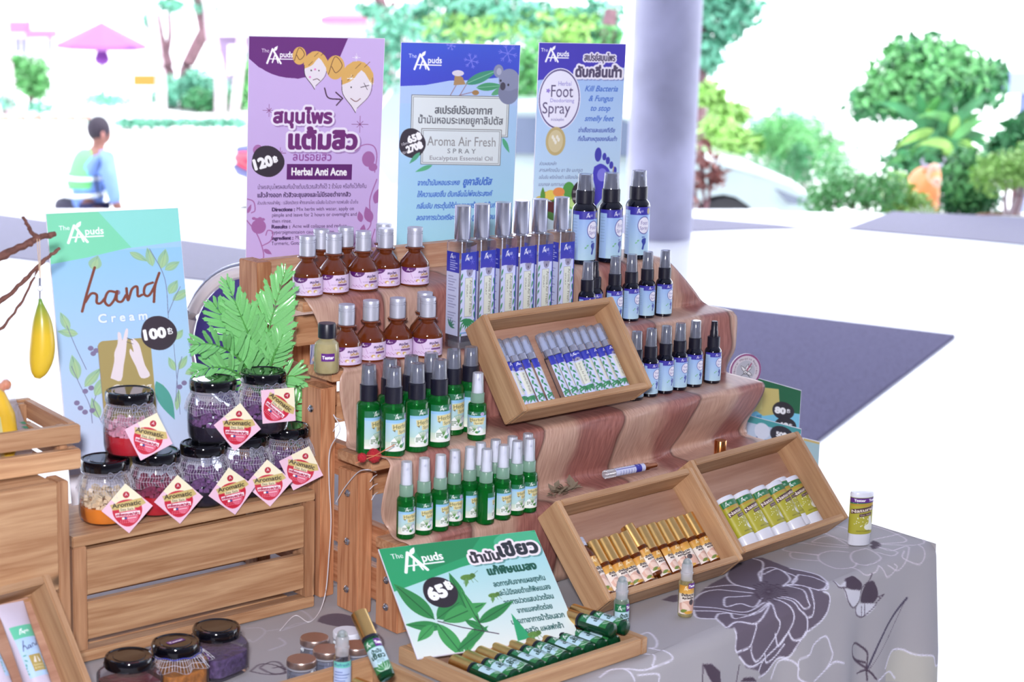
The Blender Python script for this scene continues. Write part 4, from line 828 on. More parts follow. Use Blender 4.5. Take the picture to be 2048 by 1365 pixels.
p = roll_on('amber_roll_on', .0096, .079, M_ama, LM, M_gold, (-1.5, 1.5), .56, ballm=M_ama); u = []
pos = [(.052, .012, .4), (.072, .0115, .2), (.092, .012, -.2), (.112, .012, .3)]
for i, (x, y, s) in enumerate(pos): place(p, u, 0, label='amber roll-on with gold cap, lower left group in the middle tray, '+ORD[i], M=lay(TR_MID, x, y, .0148, 0, s), group='amber roll-ons with gold caps')
for i in range(6): place(p, u, 0, label='amber roll-on with gold cap, right group in the middle tray, '+ORD[i], M=lay(TR_MID, .145+.0199*i, .0125+.0005*(i % 2), .0148, -.03+.01*i, [.2, .5, .1, -1.2, .3, .2][i]), group='amber roll-ons with gold caps')
place(p, u, 0, label='amber roll-on with gold cap lying slanted between the two groups', M=lay(TR_MID, .1295, .020, .0165, .06, .2), group='amber roll-ons with gold caps')
r = empty('massage_oil_bottle', cat='bottle', label='amber oil bottle with silver screw cap at the left inside the middle tray')
q = MB(); q.lathe([(0, 0), (.0115, 0), (.0125, .0015), (.0125, .060), (.0115, .066), (.0085, .071), (.0085, .075), (0, .075)], 26); q.build('glass_body', M_ama, r)
q = MB(); q.lathe([(.0098, .0735), (.0098, .079), (.0093, .0795), (.0098, .080), (.0098, .0845), (.0092, .086), (0, .086)], 28); q.build('screw_cap', M_alu, r)
sheet('label', LM, wrap(.0128, .004, .056, H_-1.5, H_+1.5), PR, r); r.matrix_world = lay(TR_MID, .0265, .0115, .018, -.01, .25)
def deo(lab, name='deodorant_stick'):
    r = empty(name, cat='deodorant stick'); E = (1, .62); R = .0176
    q = MB(); q.lathe([(0, 0), (R*.92, 0), (R*.97, .001), (R*.97, .016), (R*.99, .0165), (R*.99, .0172), (0, .0172)], 32, ell=E); q.build('white_base', M_wp, r)
    q = MB(); q.lathe([(R*.97, .0173), (R, .018), (R, .072), (0, .072)], 32, ell=E); q.build('stick_body', plain('olive_plastic', (178, 172, 52), .3, noise_amt=0), r)
    q = MB(); q.lathe([(R*1.0, .0722), (R*1.0, .0765), (R*.93, .079), (0, .0795)], 32, ell=E); q.build('white_cap', M_wp, r)
    sheet('label', lab, wrap(R+.0003, .018, .0716, H_-1.5, H_+1.5, E), PR, r); return r
p = deo(lab_deo()); u = []
for i, (x, h, s) in enumerate([(.0285, .0170, .2), (.0665, .0175, .1), (.1045, .0175, .05), (.1425, .0175, .1), (.1805, .0175, .05), (.2210, .0175, 0)]):
    place(p, u, 0, label='yellow deodorant stick in the right tray, '+(ORD[i] if i < 5 else 'rightmost')+' of the front layer', M=lay(TR_R, x, .012, h, .02, s), group='yellow deodorant sticks in the right tray')
place(p, u, 0, label='yellow deodorant stick tucked behind the two rightmost ones in the tray', M=lay(TR_R, .2010, .016, .0135, .0, .1), group='yellow deodorant sticks in the right tray')
p = deo(lab_deo(True)); p.location = base(1720, 1093, .7525, .012); p.rotation_euler = (0, 0, -.45); p['label'] = 'yellow deodorant stick with purple tester band standing alone on the table'
LG = lab_green()
p = roll_on('green_roll_on', .0093, .085, M_gdk, LG, M_gold, (-1.4, 1.4), .60); u = []
for i in range(10): place(p, u, 0, label='green roll-on with gold cap lying in the flat front tray, '+ORD[i], M=lay(TR_FL, .031+.0213*i, .014+.0008*i, .0148, .02, [.5, .2, -.3, .6, .1, -.2, .5, 0, .4, .2][i]), group='green roll-ons with gold caps')
place(p, u, 0, label='green roll-on with gold cap lying on top of the row, left of two', M=lay(TR_FL, .214, .018, .0330, .10, .2), group='green roll-ons with gold caps')
place(p, u, 0, label='green roll-on with gold cap lying on top of the row, right of two', M=lay(TR_FL, .2385, .020, .0300, .08, .2), group='green roll-ons with gold caps')
LGT = lab_green(True)
pt = roll_on('green_roll_on', .0096, .085, M_gdk, LGT, M_gold, (-1.4, 1.4), .60, test=True); pt['label'] = 'green roll-on with gold cap and tester sticker leaning in the corner tray'
d_ = (onY(722, 1238, 1.60)-onY(772, 1352, 1.545)).normalized(); o_ = Vector((1.199, 1.552, .7700)); o_ = onY(775, 1358, 1.56)
X_ = RT.copy(); X_ -= d_*X_.dot(d_); X_.normalize(); Y_ = d_.cross(X_); pt.matrix_world = Matrix(((X_.x, Y_.x, d_.x, o_.x), (X_.y, Y_.y, d_.y, o_.y), (X_.z, Y_.z, d_.z, o_.z), (0, 0, 0, 1)))
for i, (x, y) in enumerate([(.178, .035), (.206, .040)]): place(p, u, 0, label='green roll-on lying in the corner tray, gold cap at the bottom edge, '+['left', 'right'][i], M=lay(TR_C, x, y, .0150, .1, .3), group='green roll-ons with gold caps')
# testers without caps
M_yl = clear('yellow_oil_glass', (216, 206, 150), .35, (.98, .94, .7), .03, .4); M_gl2 = clear('pale_green_glass', (190, 220, 200), .3, (.9, .98, .92), .03, .4)
p = roll_on('tester_roll_on', .0098, .079, M_yl, LM, None, (-1.5, 1.2), .62, ballm=M_milky); p.location = base(1371, 1238, .7525, .0098); p.rotation_euler = (0, 0, -.35); p['label'] = 'uncapped amber massage roll-on with purple tester sticker standing on the cloth'
o = sheet('tester_sticker', lab_tester(), wrap(.0104, .040, .047, H_-.2, H_+1.0), PR, p)
p = roll_on('tester_roll_on', .0096, .080, M_gl2, LGT, None, (-1.4, 1.4), .62, ballm=M_milky); p.location = base(1241, 1279, .7525, .0096); p.rotation_euler = (0, 0, -.3); p['label'] = 'uncapped green oil roll-on with tester sticker beside the flat tray'
p = roll_on('tester_roll_on', .0100, .080, M_glass, lab_clearblue(), None, (-1.2, 1.4), .62, ballm=M_milky); p.location = onz(680, 1398, .7595); p.location.x, p.location.y = 1.178, 1.628; p.rotation_euler = (0, 0, -.5); p['label'] = 'clear roll-on with pale blue label and no cap, among the silver-lidded jars'
# single things lying about
p = empty('sample_spray', cat='spray tube', label='slim blue and white sample spray with copper tip lying behind the middle tray')
q = MB(); q.lathe([(0, 0), (.0052, 0), (.006, .001), (.006, .017), (0, .017)], 18); q.build('clear_cap', M_milky, p)
q = MB(); q.lathe([(.0056, .0172), (.0056, .073), (0, .073)], 18); q.build('tube_body', plain('tube_white', (206, 210, 238), .3, noise_amt=0), p)
cs = Canvas(1.4, 2.6, 36, 60, (210, 214, 240)); cs.rect(0, 0, 1.4, .6, (50, 50, 160)); cs.rect(.66, 0, .74, 2.6, (50, 50, 160)); logo(cs, .2, .15, .25, the=False)
for k in range(6): cs.leaf(.2, .8+.3*k, .35, .6, .1, (90, 160, 150)); cs.line([(.9, .8+.28*k), (1.3, .8+.28*k)], .05, (120, 130, 200))
sheet('label', cs, wrap(.0059, .0185, .0655, H_-1.7, H_+1.7), PR, p)
q = MB(); q.lathe([(.0050, .0732), (.0050, .082), (.0038, .083), (.0030, .098), (0, .0985)], 16); q.build('copper_tip', plain('copper', (196, 132, 96), .25, 1, noise_amt=0), p)
a_ = onY(1209, 950, 1.777); b2_ = onY(1334, 926, 1.777); d_ = (b2_-a_).normalized(); n_v = Vector((0, -.6, .8)); Y_ = -(n_v-d_*n_v.dot(d_)).normalized(); X_ = Y_.cross(d_)
p.matrix_world = Matrix(((X_.x, Y_.x, d_.x, a_.x), (X_.y, Y_.y, d_.y, a_.y), (X_.z, Y_.z, d_.z, a_.z), (0, 0, 0, 1)))
q = MB(); q.lathe([(0, 0), (.009, 0), (.0088, .03), (.0082, .031), (0, .031)], 24); tag(q.build('gold_cap', plain('copper_gold', (206, 140, 88), .22, 1, noise_amt=0)), 'loose copper-gold bottle cap standing behind the right-hand tray', 'cap').location = Vector(onY(1440, 905, 1.80))
bpy.data.objects['gold_cap'].location.z = .8695
g = empty('dried_leaf_clump', onY(1128, 985, 1.775), 0, 'clump of dried curled leaves behind the middle tray', 'dried leaves')
q = MB()
for k in range(34):
    a, b2_ = random.uniform(0, 6.28), random.uniform(.1, 1.1); L = random.uniform(.008, .02); v = Vector((math.cos(a)*math.cos(b2_)*1.6, math.sin(a)*math.cos(b2_)*.5, math.sin(b2_)*.7)).normalized(); s_ = v.cross(Vector((0, 0, 1))).normalized()*L*.25; c0 = Vector((rj(.02), rj(.004), rj(.003))); m_ = c0+v*L*.5+Vector((0, 0, .002))
    q.add([c0, m_+s_, c0+v*L, m_-s_], [(0, 1, 2, 3)])
tag(q.build('leaves', plain('dry_leaf', (134, 118, 98), .8, noise_amt=.3), g, smooth=False), kind='stuff')
pm = empty('pompom_pick', (0, 0, 0), 0, 'pair of fuzzy red pompoms on crossed wooden sticks at the runner corner', 'decoration')
red = plain('red_fuzz', (196, 44, 54), .95, noise_amt=.3, nscale=900, bump=1)
for x, y, r_ in ((748, 912, .0085), (724, 916, .0058)):
    q = MB(); c0 = onY(x, y, 1.80); vs0 = len(q.v); q.ball(c0, r_, 24); 
    q.v = [tuple(Vector(c0)+(Vector(v)-Vector(c0))*(1+random.uniform(-.09, .1))) for v in q.v]; q.build('pompom', red, pm)
q = MB(); q.tube([onY(711, 927, 1.803), onY(748, 913, 1.79), onY(789, 890, 1.789)], .0006, 6); q.build('stick', plain('orange_stick', (206, 120, 80), .6), pm)
q = MB(); q.tube([onY(724, 912, 1.803), onY(748, 912, 1.79), onY(802, 916, 1.789)], .0005, 6); q.build('stick', plain('orange_stick', (206, 120, 80), .6), pm)

# ================================================================== JARS
def jar_contents(p, liq, cry, zl=.022, zc=.044, R=.0298):
    q = MB(); q.lathe([(0, .002), (R*.9, .002), (R*.985, .007), (R, zl), (0, zl)], 32); q.build('liquid', liq, p)
    q = MB(); rr = random.Random(5)
    for k in range(90):
        a = rr.uniform(0, 6.28); r_ = R*.86*math.sqrt(rr.random()); z = zl-.002+(zc-zl)*rr.random()*(1-.5*(r_/R)**2) ; s_ = rr.uniform(.0022, .0042)
        if rr.random() < .6: r_ = R*(.84+.06*rr.random())-(.002 if z > .04 else 0)
        M = Matrix.Translation((r_*math.cos(a), r_*math.sin(a), z)) @ Matrix.Rotation(rr.uniform(0, 3), 4, Vector((rr.random(), rr.random(), rr.random())).normalized()); q.M = M; q.box(-s_, -s_*.8, -s_*.7, s_, s_*.8, s_*.7)
    o = q.build('salt_crystals', cry, p, smooth=False); o['kind'] = 'stuff'
M_net = plain('white_net', (226, 224, 236), .6, noise_amt=0); M_rib = plain('silver_ribbon', (176, 178, 196), .3, .6, noise_amt=0)
TAGC = lab_tag(); TAGME = []
def salt_jar(liq, cry, zl=.022, zc=.044):
    p = empty('bath_salt_jar', cat='jar')
    q = MB(); q.lathe([(0, 0), (.026, 0), (.0295, .003), (.0312, .010), (.0315, .028), (.0300, .043), (.0265, .055), (.0245, .060), (.0245, .066)], 40); q.build('glass_body', M_glass, p)
    jar_contents(p, liq, cry, zl, zc)
    q = MB(); q.lathe([(0, .064), (.0268, .063), (.0285, .0635), (.0288, .066), (.0288, .0735), (.0275, .0758), (.0255, .0762), (.0245, .0750), (.0195, .0745), (.0190, .0752), (0, .0752)], 48); q.build('lid', M_blkg, p)
    q = MB(); n = 60
    prof = [(.0262, .0622), (.0262, .060), (.0285, .0555), (.0310, .0500), (.0326, .0445), (.0340, .038)]
    vs = []; fs = []
    for j, (r_, z) in enumerate(prof):
        for i in range(n): a = 2*math.pi*(i+.5*(j % 2))/n; w_ = r_+(.0016*j/5)*math.sin(a*11); vs.append((w_*math.cos(a), w_*math.sin(a), z+.003*math.sin(a*5)*(j == 5)))
    for j in range(len(prof)-1):
        for i in range(n): fs.append((j*n+i, j*n+(i+1) % n, (j+1)*n+(i+1) % n, (j+1)*n+i))
    q.add(vs, fs); o = q.build('net_cover', M_net, p); wf = o.modifiers.new('w', 'WIREFRAME'); wf.thickness = .00036; wf.use_replace = True; o['kind'] = 'stuff'
    q = MB(); q.tube([(.0272*math.cos(t), .0272*math.sin(t), .0605) for t in np.linspace(0, 6.29, 40)], .0006, 5, caps=False)
    cx, cy = .0275*math.cos(-1.6), .0275*math.sin(-1.6)
    for s_ in (-1, 1):
        q.tube([(cx, cy, .0605)]+[(cx+s_*(.010*math.sin(t)), cy-.002, .0605+.005*math.sin(2*t)) for t in np.linspace(.3, 2.9, 12)]+[(cx, cy-.001, .0605)], .0006, 5)
        q.tube([(cx, cy-.001, .0605), (cx+s_*.006, cy-.003, .055), (cx+s_*.009, cy-.004, .047)], .0005, 5)
    q.build('ribbon', M_rib, p)
    s_ = .042
    if not TAGME:
        o = sheet('paper_tag', TAGC, lambda U, V: ((U-V)*s_/1.4142, 0*U, -(U+V)*s_/1.4142), PR, p); TAGME.append(o.data)
    else: o = new_obj('paper_tag', TAGME[0], p)
    o.location = (.006, -.0365, .052); o.rotation_euler = (-.12, 0, -.35); return p
L_or = plain('orange_brine', (226, 130, 26), .1, coat=.3, noise_amt=.1); C_or = plain('pale_orange_crystal', (236, 212, 176), .3, noise_amt=.1, nscale=300)
L_rd = plain('red_brine', (186, 14, 36), .1, coat=.3, noise_amt=.1); C_rd = plain('pink_crystal', (222, 160, 180), .3, noise_amt=.15, nscale=300)
L_pu = plain('dark_violet_brine', (22, 10, 34), .1, noise_amt=0); C_pu = plain('violet_crystal', (128, 88, 138), .3, noise_amt=.3, nscale=300)
C_rd2 = plain('deep_pink_crystal', (150, 60, 90), .3, noise_amt=.2, nscale=300)
jo = salt_jar(L_or, C_or, .020, .040); jr = salt_jar(L_rd, C_rd, .024, .042); jr2 = salt_jar(L_rd, C_rd2, .024, .044); jp = salt_jar(L_pu, C_pu, .020, .046); up = []
def setj(o, loc, rz, label, tagrot=0, tdx=0, tdz=0):
    o.location = loc; o.rotation_euler = (0, 0, rz); o['label'] = label; o['group'] = 'bath salt jars with net collars'
    for c in o.children:
        if c.name.startswith('paper_tag'): c.rotation_euler = (-.12, tagrot, -.35+.15*tagrot); c.location.x += tdx; c.location.z += tdz
zj = .9075
jl = [base(x, y, zj, .031) for x, y in [(200, 1055), (303, 1037), (401, 1023), (480, 1000), (562, 981)]]
for i, q_ in enumerate(jl): q_.y = max(1.940, min(q_.y, 1.955)); 
for i in range(1, 5): jl[i].x = max(jl[i].x, jl[i-1].x+.0655)
setj(jo, jl[0], -.05, 'round salt jar with orange brine, leftmost on the slatted crate', -.05, .002)
setj(jr2, jl[1], .05, 'round salt jar with dark red brine, second from the left on the crate', -.02)
setj(jp, jl[2], .1, 'round violet salt jar on the crate, directly right of the dark red one', -.1, .004, -.002)
o = copy_tree(jp); setj(o, jl[3], -.1, 'round violet salt jar, second from the right in the lower row', -.05)
o = copy_tree(jp); setj(o, jl[4], -.2, 'round violet salt jar, rightmost of the lower row beside the stand', .35, .004, .006)
zu = zj+.0765
ju = [base(x, y, zu, .031) for x, y in [(250, 918), (418, 890), (520, 872)]]
setj(jr, ju[0], -.1, 'round salt jar with bright red brine stacked on the two leftmost jars', .35, .012, .002)
o = copy_tree(jp); setj(o, ju[1], 0, 'round violet salt jar stacked before the fern, left one of two', .15, .006)
o = copy_tree(jp); setj(o, ju[2], -.2, 'round violet salt jar stacked before the fern, right one of two', .75, .016, .01)
# black-lidded little jars in the bottom left corner
def lid_(p, z, r=.0275):
    q = MB(); q.lathe([(0, z-.002), (r*.94, z-.003), (r*.99, z-.002), (r, z), (r, z+.0075), (r*.95, z+.0098), (r*.88, z+.0102), (r*.85, z+.009), (r*.66, z+.0085), (r*.64, z+.0092), (0, z+.0092)], 48); return q.build('lid', M_blkg, p)
def sq_jar(loc, rz, label, liq, hgt=.046, w_=.0265):
    p = empty('square_jar', loc, rz, label, 'jar')
    q = MB(); q.lathe([(0, 0), (w_*1.04, 0), (w_*1.12, .003), (w_*1.12, hgt*.72), (w_*1.0, hgt*.86), (.0235, hgt*.93), (.0235, hgt)], 64, sq=6); q.build('glass_body', M_glass, p)
    q = MB(); q.lathe([(0, .003), (w_*.98, .003), (w_*1.04, .006), (w_*1.04, hgt*.56), (0, hgt*.56)], 64, sq=6); q.build('salt', liq, p); lid_(p, hgt); return p
sv = plain('violet_salt', (92, 72, 112), .4, noise_amt=.45, nscale=160, bump=1); so = plain('amber_salt', (176, 112, 50), .4, noise_amt=.35, nscale=140, bump=1); srd = plain('wine_red_salt', (112, 40, 52), .3, noise_amt=.3, nscale=140, bump=.6)
j3 = sq_jar((1.116, 1.790, .7525), .25, 'square glass jar of violet salt with black lid, rightmost of three', sv)
o = sheet('tester_sticker', lab_tester(), lambda U, V: (-.0300+0*U, .006-.024*U, .034-.011*V), PR, j3)
o = sheet('tester_sticker', lab_tester(), lambda U, V: (-.012+.024*U, -.0005*0-.0305+0*U, .020-.0*V) if 0 else (-.0302+0*U, .006-.024*U, .0341-.0*V-.011*V), PR, j3); bpy.data.objects.remove(o)
j2 = sq_jar((1.053, 1.775, .7525), .1, 'jar of amber salt with net collar, sticker on its black lid', so)
q = MB(); n = 70; prof = [(.0262, .0455), (.030, .043), (.034, .038), (.038, .032)]; vs = [((r_+.002*math.sin(9*a)*j)*math.cos(a), (r_+.002*math.sin(9*a)*j)*math.sin(a), z) for j, (r_, z) in enumerate(prof) for a in [2*math.pi*i/n for i in range(n)]]
q.add(vs, [(j*n+i, j*n+(i+1) % n, (j+1)*n+(i+1) % n, (j+1)*n+i) for j in range(3) for i in range(n)]); o = q.build('net_collar', M_net, j2); wf = o.modifiers.new('w', 'WIREFRAME'); wf.thickness = .0005; wf.use_replace = True; o['kind'] = 'stuff'
sheet('lid_sticker', lab_tester(), lambda U, V: (-.011+.022*U, .004-.008*V, .0556+0*U), PR, j2)
q = MB(); q.tube([(.029*math.cos(t), .029*math.sin(t), .0445+.001*math.sin(9*t)) for t in np.linspace(0, 6.29, 50)], .0006, 5, caps=False); q.build('blue_thread', plain('blue_metallic_thread', (50, 60, 180), .3, .4, noise_amt=0), j2)
j1 = sq_jar((.990, 1.768, .7525), .0, 'jar of wine-red salt with black lid, leftmost of three', srd)
# silver-lidded little jars
def mini(loc, label, lid=M_alu, lidname='lid'):
    p = empty('mini_jar', loc, random.uniform(0, 1), label, 'jar')
    q = MB(); q.lathe([(0, 0), (.0150, 0), (.0168, .0015), (.0168, .016), (.0155, .019), (.0150, .0215)], 12); q.build('glass_body', clear('facet_glass', (220, 226, 240), .22, (.92, .94, .98), .02, .5), p, angle=10)
    q = MB(); q.lathe([(0, .003), (.013, .003), (.013, .012), (0, .012)], 16); q.build('balm', plain('blue_balm', (150, 160, 200), .3, noise_amt=.2), p)
    q = MB(); q.lathe([(.0152, .0195), (.0168, .0200), (.0168, .0212), (.0152, .0216)], 36); q.build('thread_ring', M_alu, p)
    n = 72; prof = [(.0163, .022, 0), (.0170, .0225, 1), (.0170, .0285, 1), (.0168, .0292, 0), (.0163, .0300, 0), (0, .0300, 0)]; vs = []; fs = []
    for r_, z, kn in prof:
        for i in range(n): rr_ = max(r_+(.00022 if (i % 2 and kn) else 0), 1e-5); vs.append((rr_*math.cos(2*math.pi*i/n), rr_*math.sin(2*math.pi*i/n), z))
    for j in range(len(prof)-1):
        for i in range(n): fs.append((j*n+i, j*n+(i+1) % n, (j+1)*n+(i+1) % n, (j+1)*n+i))
    q = MB(); q.add(vs, fs); q.build(lidname, lid, p, angle=50); return p
LID = plain('aluminium_lid', (190, 168, 160), .3, .9, noise_amt=.03, nscale=300)
for (x, y, lb, lm) in [(629, 1275, 'little glass jar with grey metal lid, farthest back at the left', LID), (603, 1318, 'little glass jar with grey metal lid, nearest the camera', LID), (655, 1298, 'little glass jar with grey metal lid, between two others, behind the clear roll-on', LID), (694, 1262, 'little jar with a white plastic lid behind the metal-lidded ones', M_wp), (712, 1290, 'little glass jar with grey metal lid under the leaning green roll-on', LID)]:
    q_ = onz(x, y, .7825); mini((q_.x, q_.y, .7525), lb, lm)

# ================================================================== POSTERS AND CARDS
def card(name, canvas, o, yaw, al, W, H, t0, label, cat='poster', th=.003, mat=None, extra=0):
    """board whose visible picture spans v from t0*H to H; extra lengthens the plain board downwards"""
    r = empty(name, (0, 0, 0), 0, label, cat); r.matrix_world = frame(o, yaw, al)
    board('backing', r, (0, t0-extra, -th), (W, H, -.0003), plain('foam_board', (232, 230, 240), .6, noise_amt=0), .0004)
    sheet('print', canvas, lambda U, V: (.0006+(W-.0012)*U, H-.0006-(H-t0-.0012)*V, .0001+0*U), mat or PRP, r); return r
BAHT = '฿'
# purple
W_, H_P = .184, .27; h0 = -.052
c = Canvas(27, 46, 270, 440, (208, 182, 234)); LP = (206, 178, 234)
c.poly([(0, -1), (20, -1), (18, 4.0), (14, 7.2), (9.8, 8.2), (5, 7.4), (2, 6), (0, 4.3)], (104, 34, 122), sm=0); c.ell(9, 1.0, 9.6, 7.1, (104, 34, 122)); logo(c, 2.8, 2.2, 3.0)
def face(cx, cy, s, smile):
    HA = (224, 176, 96); c.ell(cx-s*1.45, cy-s*1.25, s*.62, s*.8, HA); c.line(spline([(cx-s*1.9, cy-s*.8), (cx-s*1.5, cy-s*1.95), (cx-s*1.0, cy-s*1.4), (cx-s*1.4, cy-s*.9), (cx-s*1.7, cy-s*1.3)], 5), .12, (96, 56, 40))
    c.poly([(cx-s, cy-.4*s), (cx-.9*s, cy+.5*s), (cx-.3*s, cy+1.3*s), (cx, cy+1.75*s), (cx+.1*s, cy+1.45*s), (cx+.8*s, cy+.7*s), (cx+1.05*s, cy-.3*s), (cx+.8*s, cy-1.2*s), (cx, cy-1.5*s), (cx-.8*s, cy-1.2*s)], (236, 228, 236), sm=3)
    c.poly([(cx-1.0*s, cy-.1*s), (cx-1.0*s, cy-1*s), (cx-.3*s, cy-1.65*s), (cx+.5*s, cy-1.6*s), (cx+1.1*s, cy-.9*s), (cx+1.1*s, cy-.1*s), (cx+.75*s, cy-.6*s), (cx+.3*s, cy-1.1*s), (cx-.2*s, cy-.5*s), (cx-.6*s, cy-.25*s)], HA, sm=2)
    c.line([(cx-s, cy-.4*s), (cx-.9*s, cy+.5*s), (cx-.3*s, cy+1.3*s), (cx, cy+1.75*s)], .12, (60, 44, 60), sm=4); c.line([(cx+1.08*s, cy-.6*s), (cx+.95*s, cy+.5*s), (cx+.1*s, cy+1.45*s)], .10, (90, 70, 80), sm=4)
    for a, b2 in ((-.6, -.4), (-.1, -1.2), (.5, -1.3)): c.line([(cx+a*s, cy+b2*s), (cx+(a+.35)*s, cy+(b2-.35)*s)], .1, (120, 76, 40))
    c.ell(cx-.35*s, cy+.05*s, .16, .16, (70, 60, 70)); 
    if smile: c.line([(cx+.3*s, cy+.05*s), (cx+.85*s, cy-.1*s)], .14, (70, 60, 70)); c.line([(cx+.5*s, cy-.25*s), (cx+.75*s, cy+.2*s)], .1, (70, 60, 70)); c.line([(cx-.35*s, cy+.8*s), (cx, cy+1.0*s), (cx+.3*s, cy+.8*s)], .15, (120, 70, 70), sm=4)
    else: c.ell(cx+.35*s, cy+.05*s, .14, .14, (70, 60, 70)); c.ell(cx, cy-.05*s, .22, .2, (230, 130, 200)); c.ell(cx-.45*s, cy+.65*s, .22, .2, (230, 130, 200)); c.line([(cx-.15*s, cy+.9*s), (cx+.2*s, cy+.8*s), (cx+.45*s, cy+.95*s)], .13, (90, 60, 70), sm=4)
face(13.2, 6.4, 2.2, False); face(21.6, 9.6, 3.0, True)
c.line([(15.2, 10.0), (16.0, 11.9), (18.4, 12.2)], .25, (70, 40, 70), sm=5); c.line([(17.5, 10.8), (18.9, 12.0), (17.7, 13.4)], .25, (70, 40, 70))
for x, y, s_ in ((4.2, 14.6, .9), (22.6, 17.2, 1.2), (6.6, 23.2, .8)):
    for k in range(4): a = k*math.pi/4; L = s_*(1.4 if k % 2 == 0 else .7); c.line([(x-L*math.cos(a), y-L*math.sin(a)), (x+L*math.cos(a), y+L*math.sin(a))], .09, (120, 50, 110))
PT = (112, 34, 116)
c.text('สมุนไพร', 5.2, 17.0, 2.7, PT, wmax=11.6, bold=.18, outline=.45, oc=(240, 232, 248), shadow=(.25, (120, 80, 140))); c.text('แต้มสิว', 8.4, 22.2, 3.7, PT, wmax=13.6, bold=.25, outline=.5, oc=(240, 232, 248), shadow=(.3, (120, 80, 140)))
c.text('ลบรอยสิว', 9.2, 24.7, 1.7, (150, 84, 160), wmax=7.8, bold=.03); c.rect(8.0, 25.4, 21.3, 28.6, (98, 30, 112)); c.text('Herbal Anti Acne', 9.0, 27.7, 1.6, WH, wmax=11.2, bold=.07)
c.ell(2.1, 22.6, 1.0, 1.1, (176, 116, 176)); c.ell(4.1, 24.9, 3.3, 3.2, (52, 42, 56), wob=.04); c.text('120', 1.7, 26.6, 2.1, WH, wmax=3.6, bold=.2, rot=-.28); c.text(BAHT, 5.4, 25.2, 1.3, WH, rot=-.25, bold=.08)
tx = (74, 52, 98)
c.text('นำผงสมุนไพรผสมกับน้ำแต้มบริเวณสิวทิ้งไว้ 2 ชั่วโมง หรือทิ้งไว้ทั้งคืน', 2.2, 30.6, .92, tx, wmax=22.2, bold=.015, rot=-.012); c.text('แล้วล้างออก หัวสิวจะยุบลงและไม่มีรอยดำจากสิว', 2.2, 32.3, .95, tx, wmax=19.0, bold=.02, rot=-.012)
c.text('ส่วนประกอบสำคัญ : เปลือกมังคุด ฟ้าทะลายโจร ขมิ้นชัน ใบบัวบก ทองพันชั่ง เป็นต้น', 2.2, 33.8, .7, tx, wmax=20.6, rot=-.012)
for t_, x, y, w2, b2 in (('Directions :', 5.2, 35.2, 4.6, .05), ('Mix herbs with water, apply on', 10.2, 35.1, 11.8, 0), ('pimple and leave for 2 hours or overnight and', 5.2, 36.35, 17.4, 0), ('then rinse.', 5.2, 37.6, 4.0, 0), ('Results :', 5.2, 38.8, 3.7, .05), ('Acne will collapse and reduce', 9.4, 38.7, 11.2, 0), ('hyperpigmentaion caused by acne.', 5.2, 39.95, 13.0, 0), ('ingredient :', 5.2, 41.2, 4.4, .05), ('Mangosteen peel, Fa thalai chon,', 10.1, 41.05, 11.2, 0), ('Turmeric, Gotu kola, Dainty spure, etc.', 5.2, 42.3, 14.6, 0)): c.text(t_, x, y, .78, tx, wmax=w2, bold=b2, rot=-.012)
DEC = (170, 108, 170)
for L in ([(21.8, 22.6), (23.5, 21.4), (25.5, 21.6), (26.3, 23.5), (26.0, 27)], [(26.5, 28.5), (25.2, 33), (25.6, 38), (23.5, 40.5), (22, 43), (22.5, 46)], [(0, 37), (2.2, 40), (3.6, 44), (3.2, 46.5)], [(3.4, 42.4), (5, 41.4), (5.4, 39.6), (4.4, 39.2), (4.0, 40.2)], [(0, 32.6), (1.4, 33.2), (1.7, 35.0), (1.0, 35.5)], [(24, 45), (25.5, 42.5), (26.5, 39)]): c.line(L, .22, DEC, sm=6)
c.ell(24.6, 24.3, 1.3, 1.6, DEC); c.ell(25.6, 26.0, .9, .8, DEC); 
for x, y, L, a, w2 in ((25.6, 37.6, 3.6, -1.9, 1.9), (23.8, 40.2, 2.3, -1.4, 1.2), (23.6, 37.5, 2.4, -1.8, 1.2), (26.3, 33.6, 4, -1.2, 2), (19.4, 43.4, 2.6, -.3, 1.7), (21.8, 45.6, 3, -.7, 1.6), (24.5, 44.5, 2, -1.2, .9), (3.6, 43.2, 2.0, .55, .9), (.2, 35.6, 2.0, -1.2, .7)): c.leaf(x, y, L, a, w2, DEC)
c.ell(2.5, 38.4, 1.5, 1.5, DEC); 
for k in range(4): c.ell(1.5+.62*k, 36.7+.2*(k % 2), .4, .3, DEC); 
for x, y in ((21.4, 3.8), (24.4, 9), (20.5, 8.0)):
    for k in range(4): a = k*math.pi/4; L = .8 if k % 2 == 0 else .4; c.line([(x-L*math.cos(a), y-L*math.sin(a)), (x+L*math.cos(a), y+L*math.sin(a))], .08, WH)
card('standing_poster', c, (1.434, 2.22, 1.194), -.499, 1.743-.0, W_, H_P, h0, 'tall lilac anti-acne poster with two cartoon faces, behind the amber bottles', extra=.07)
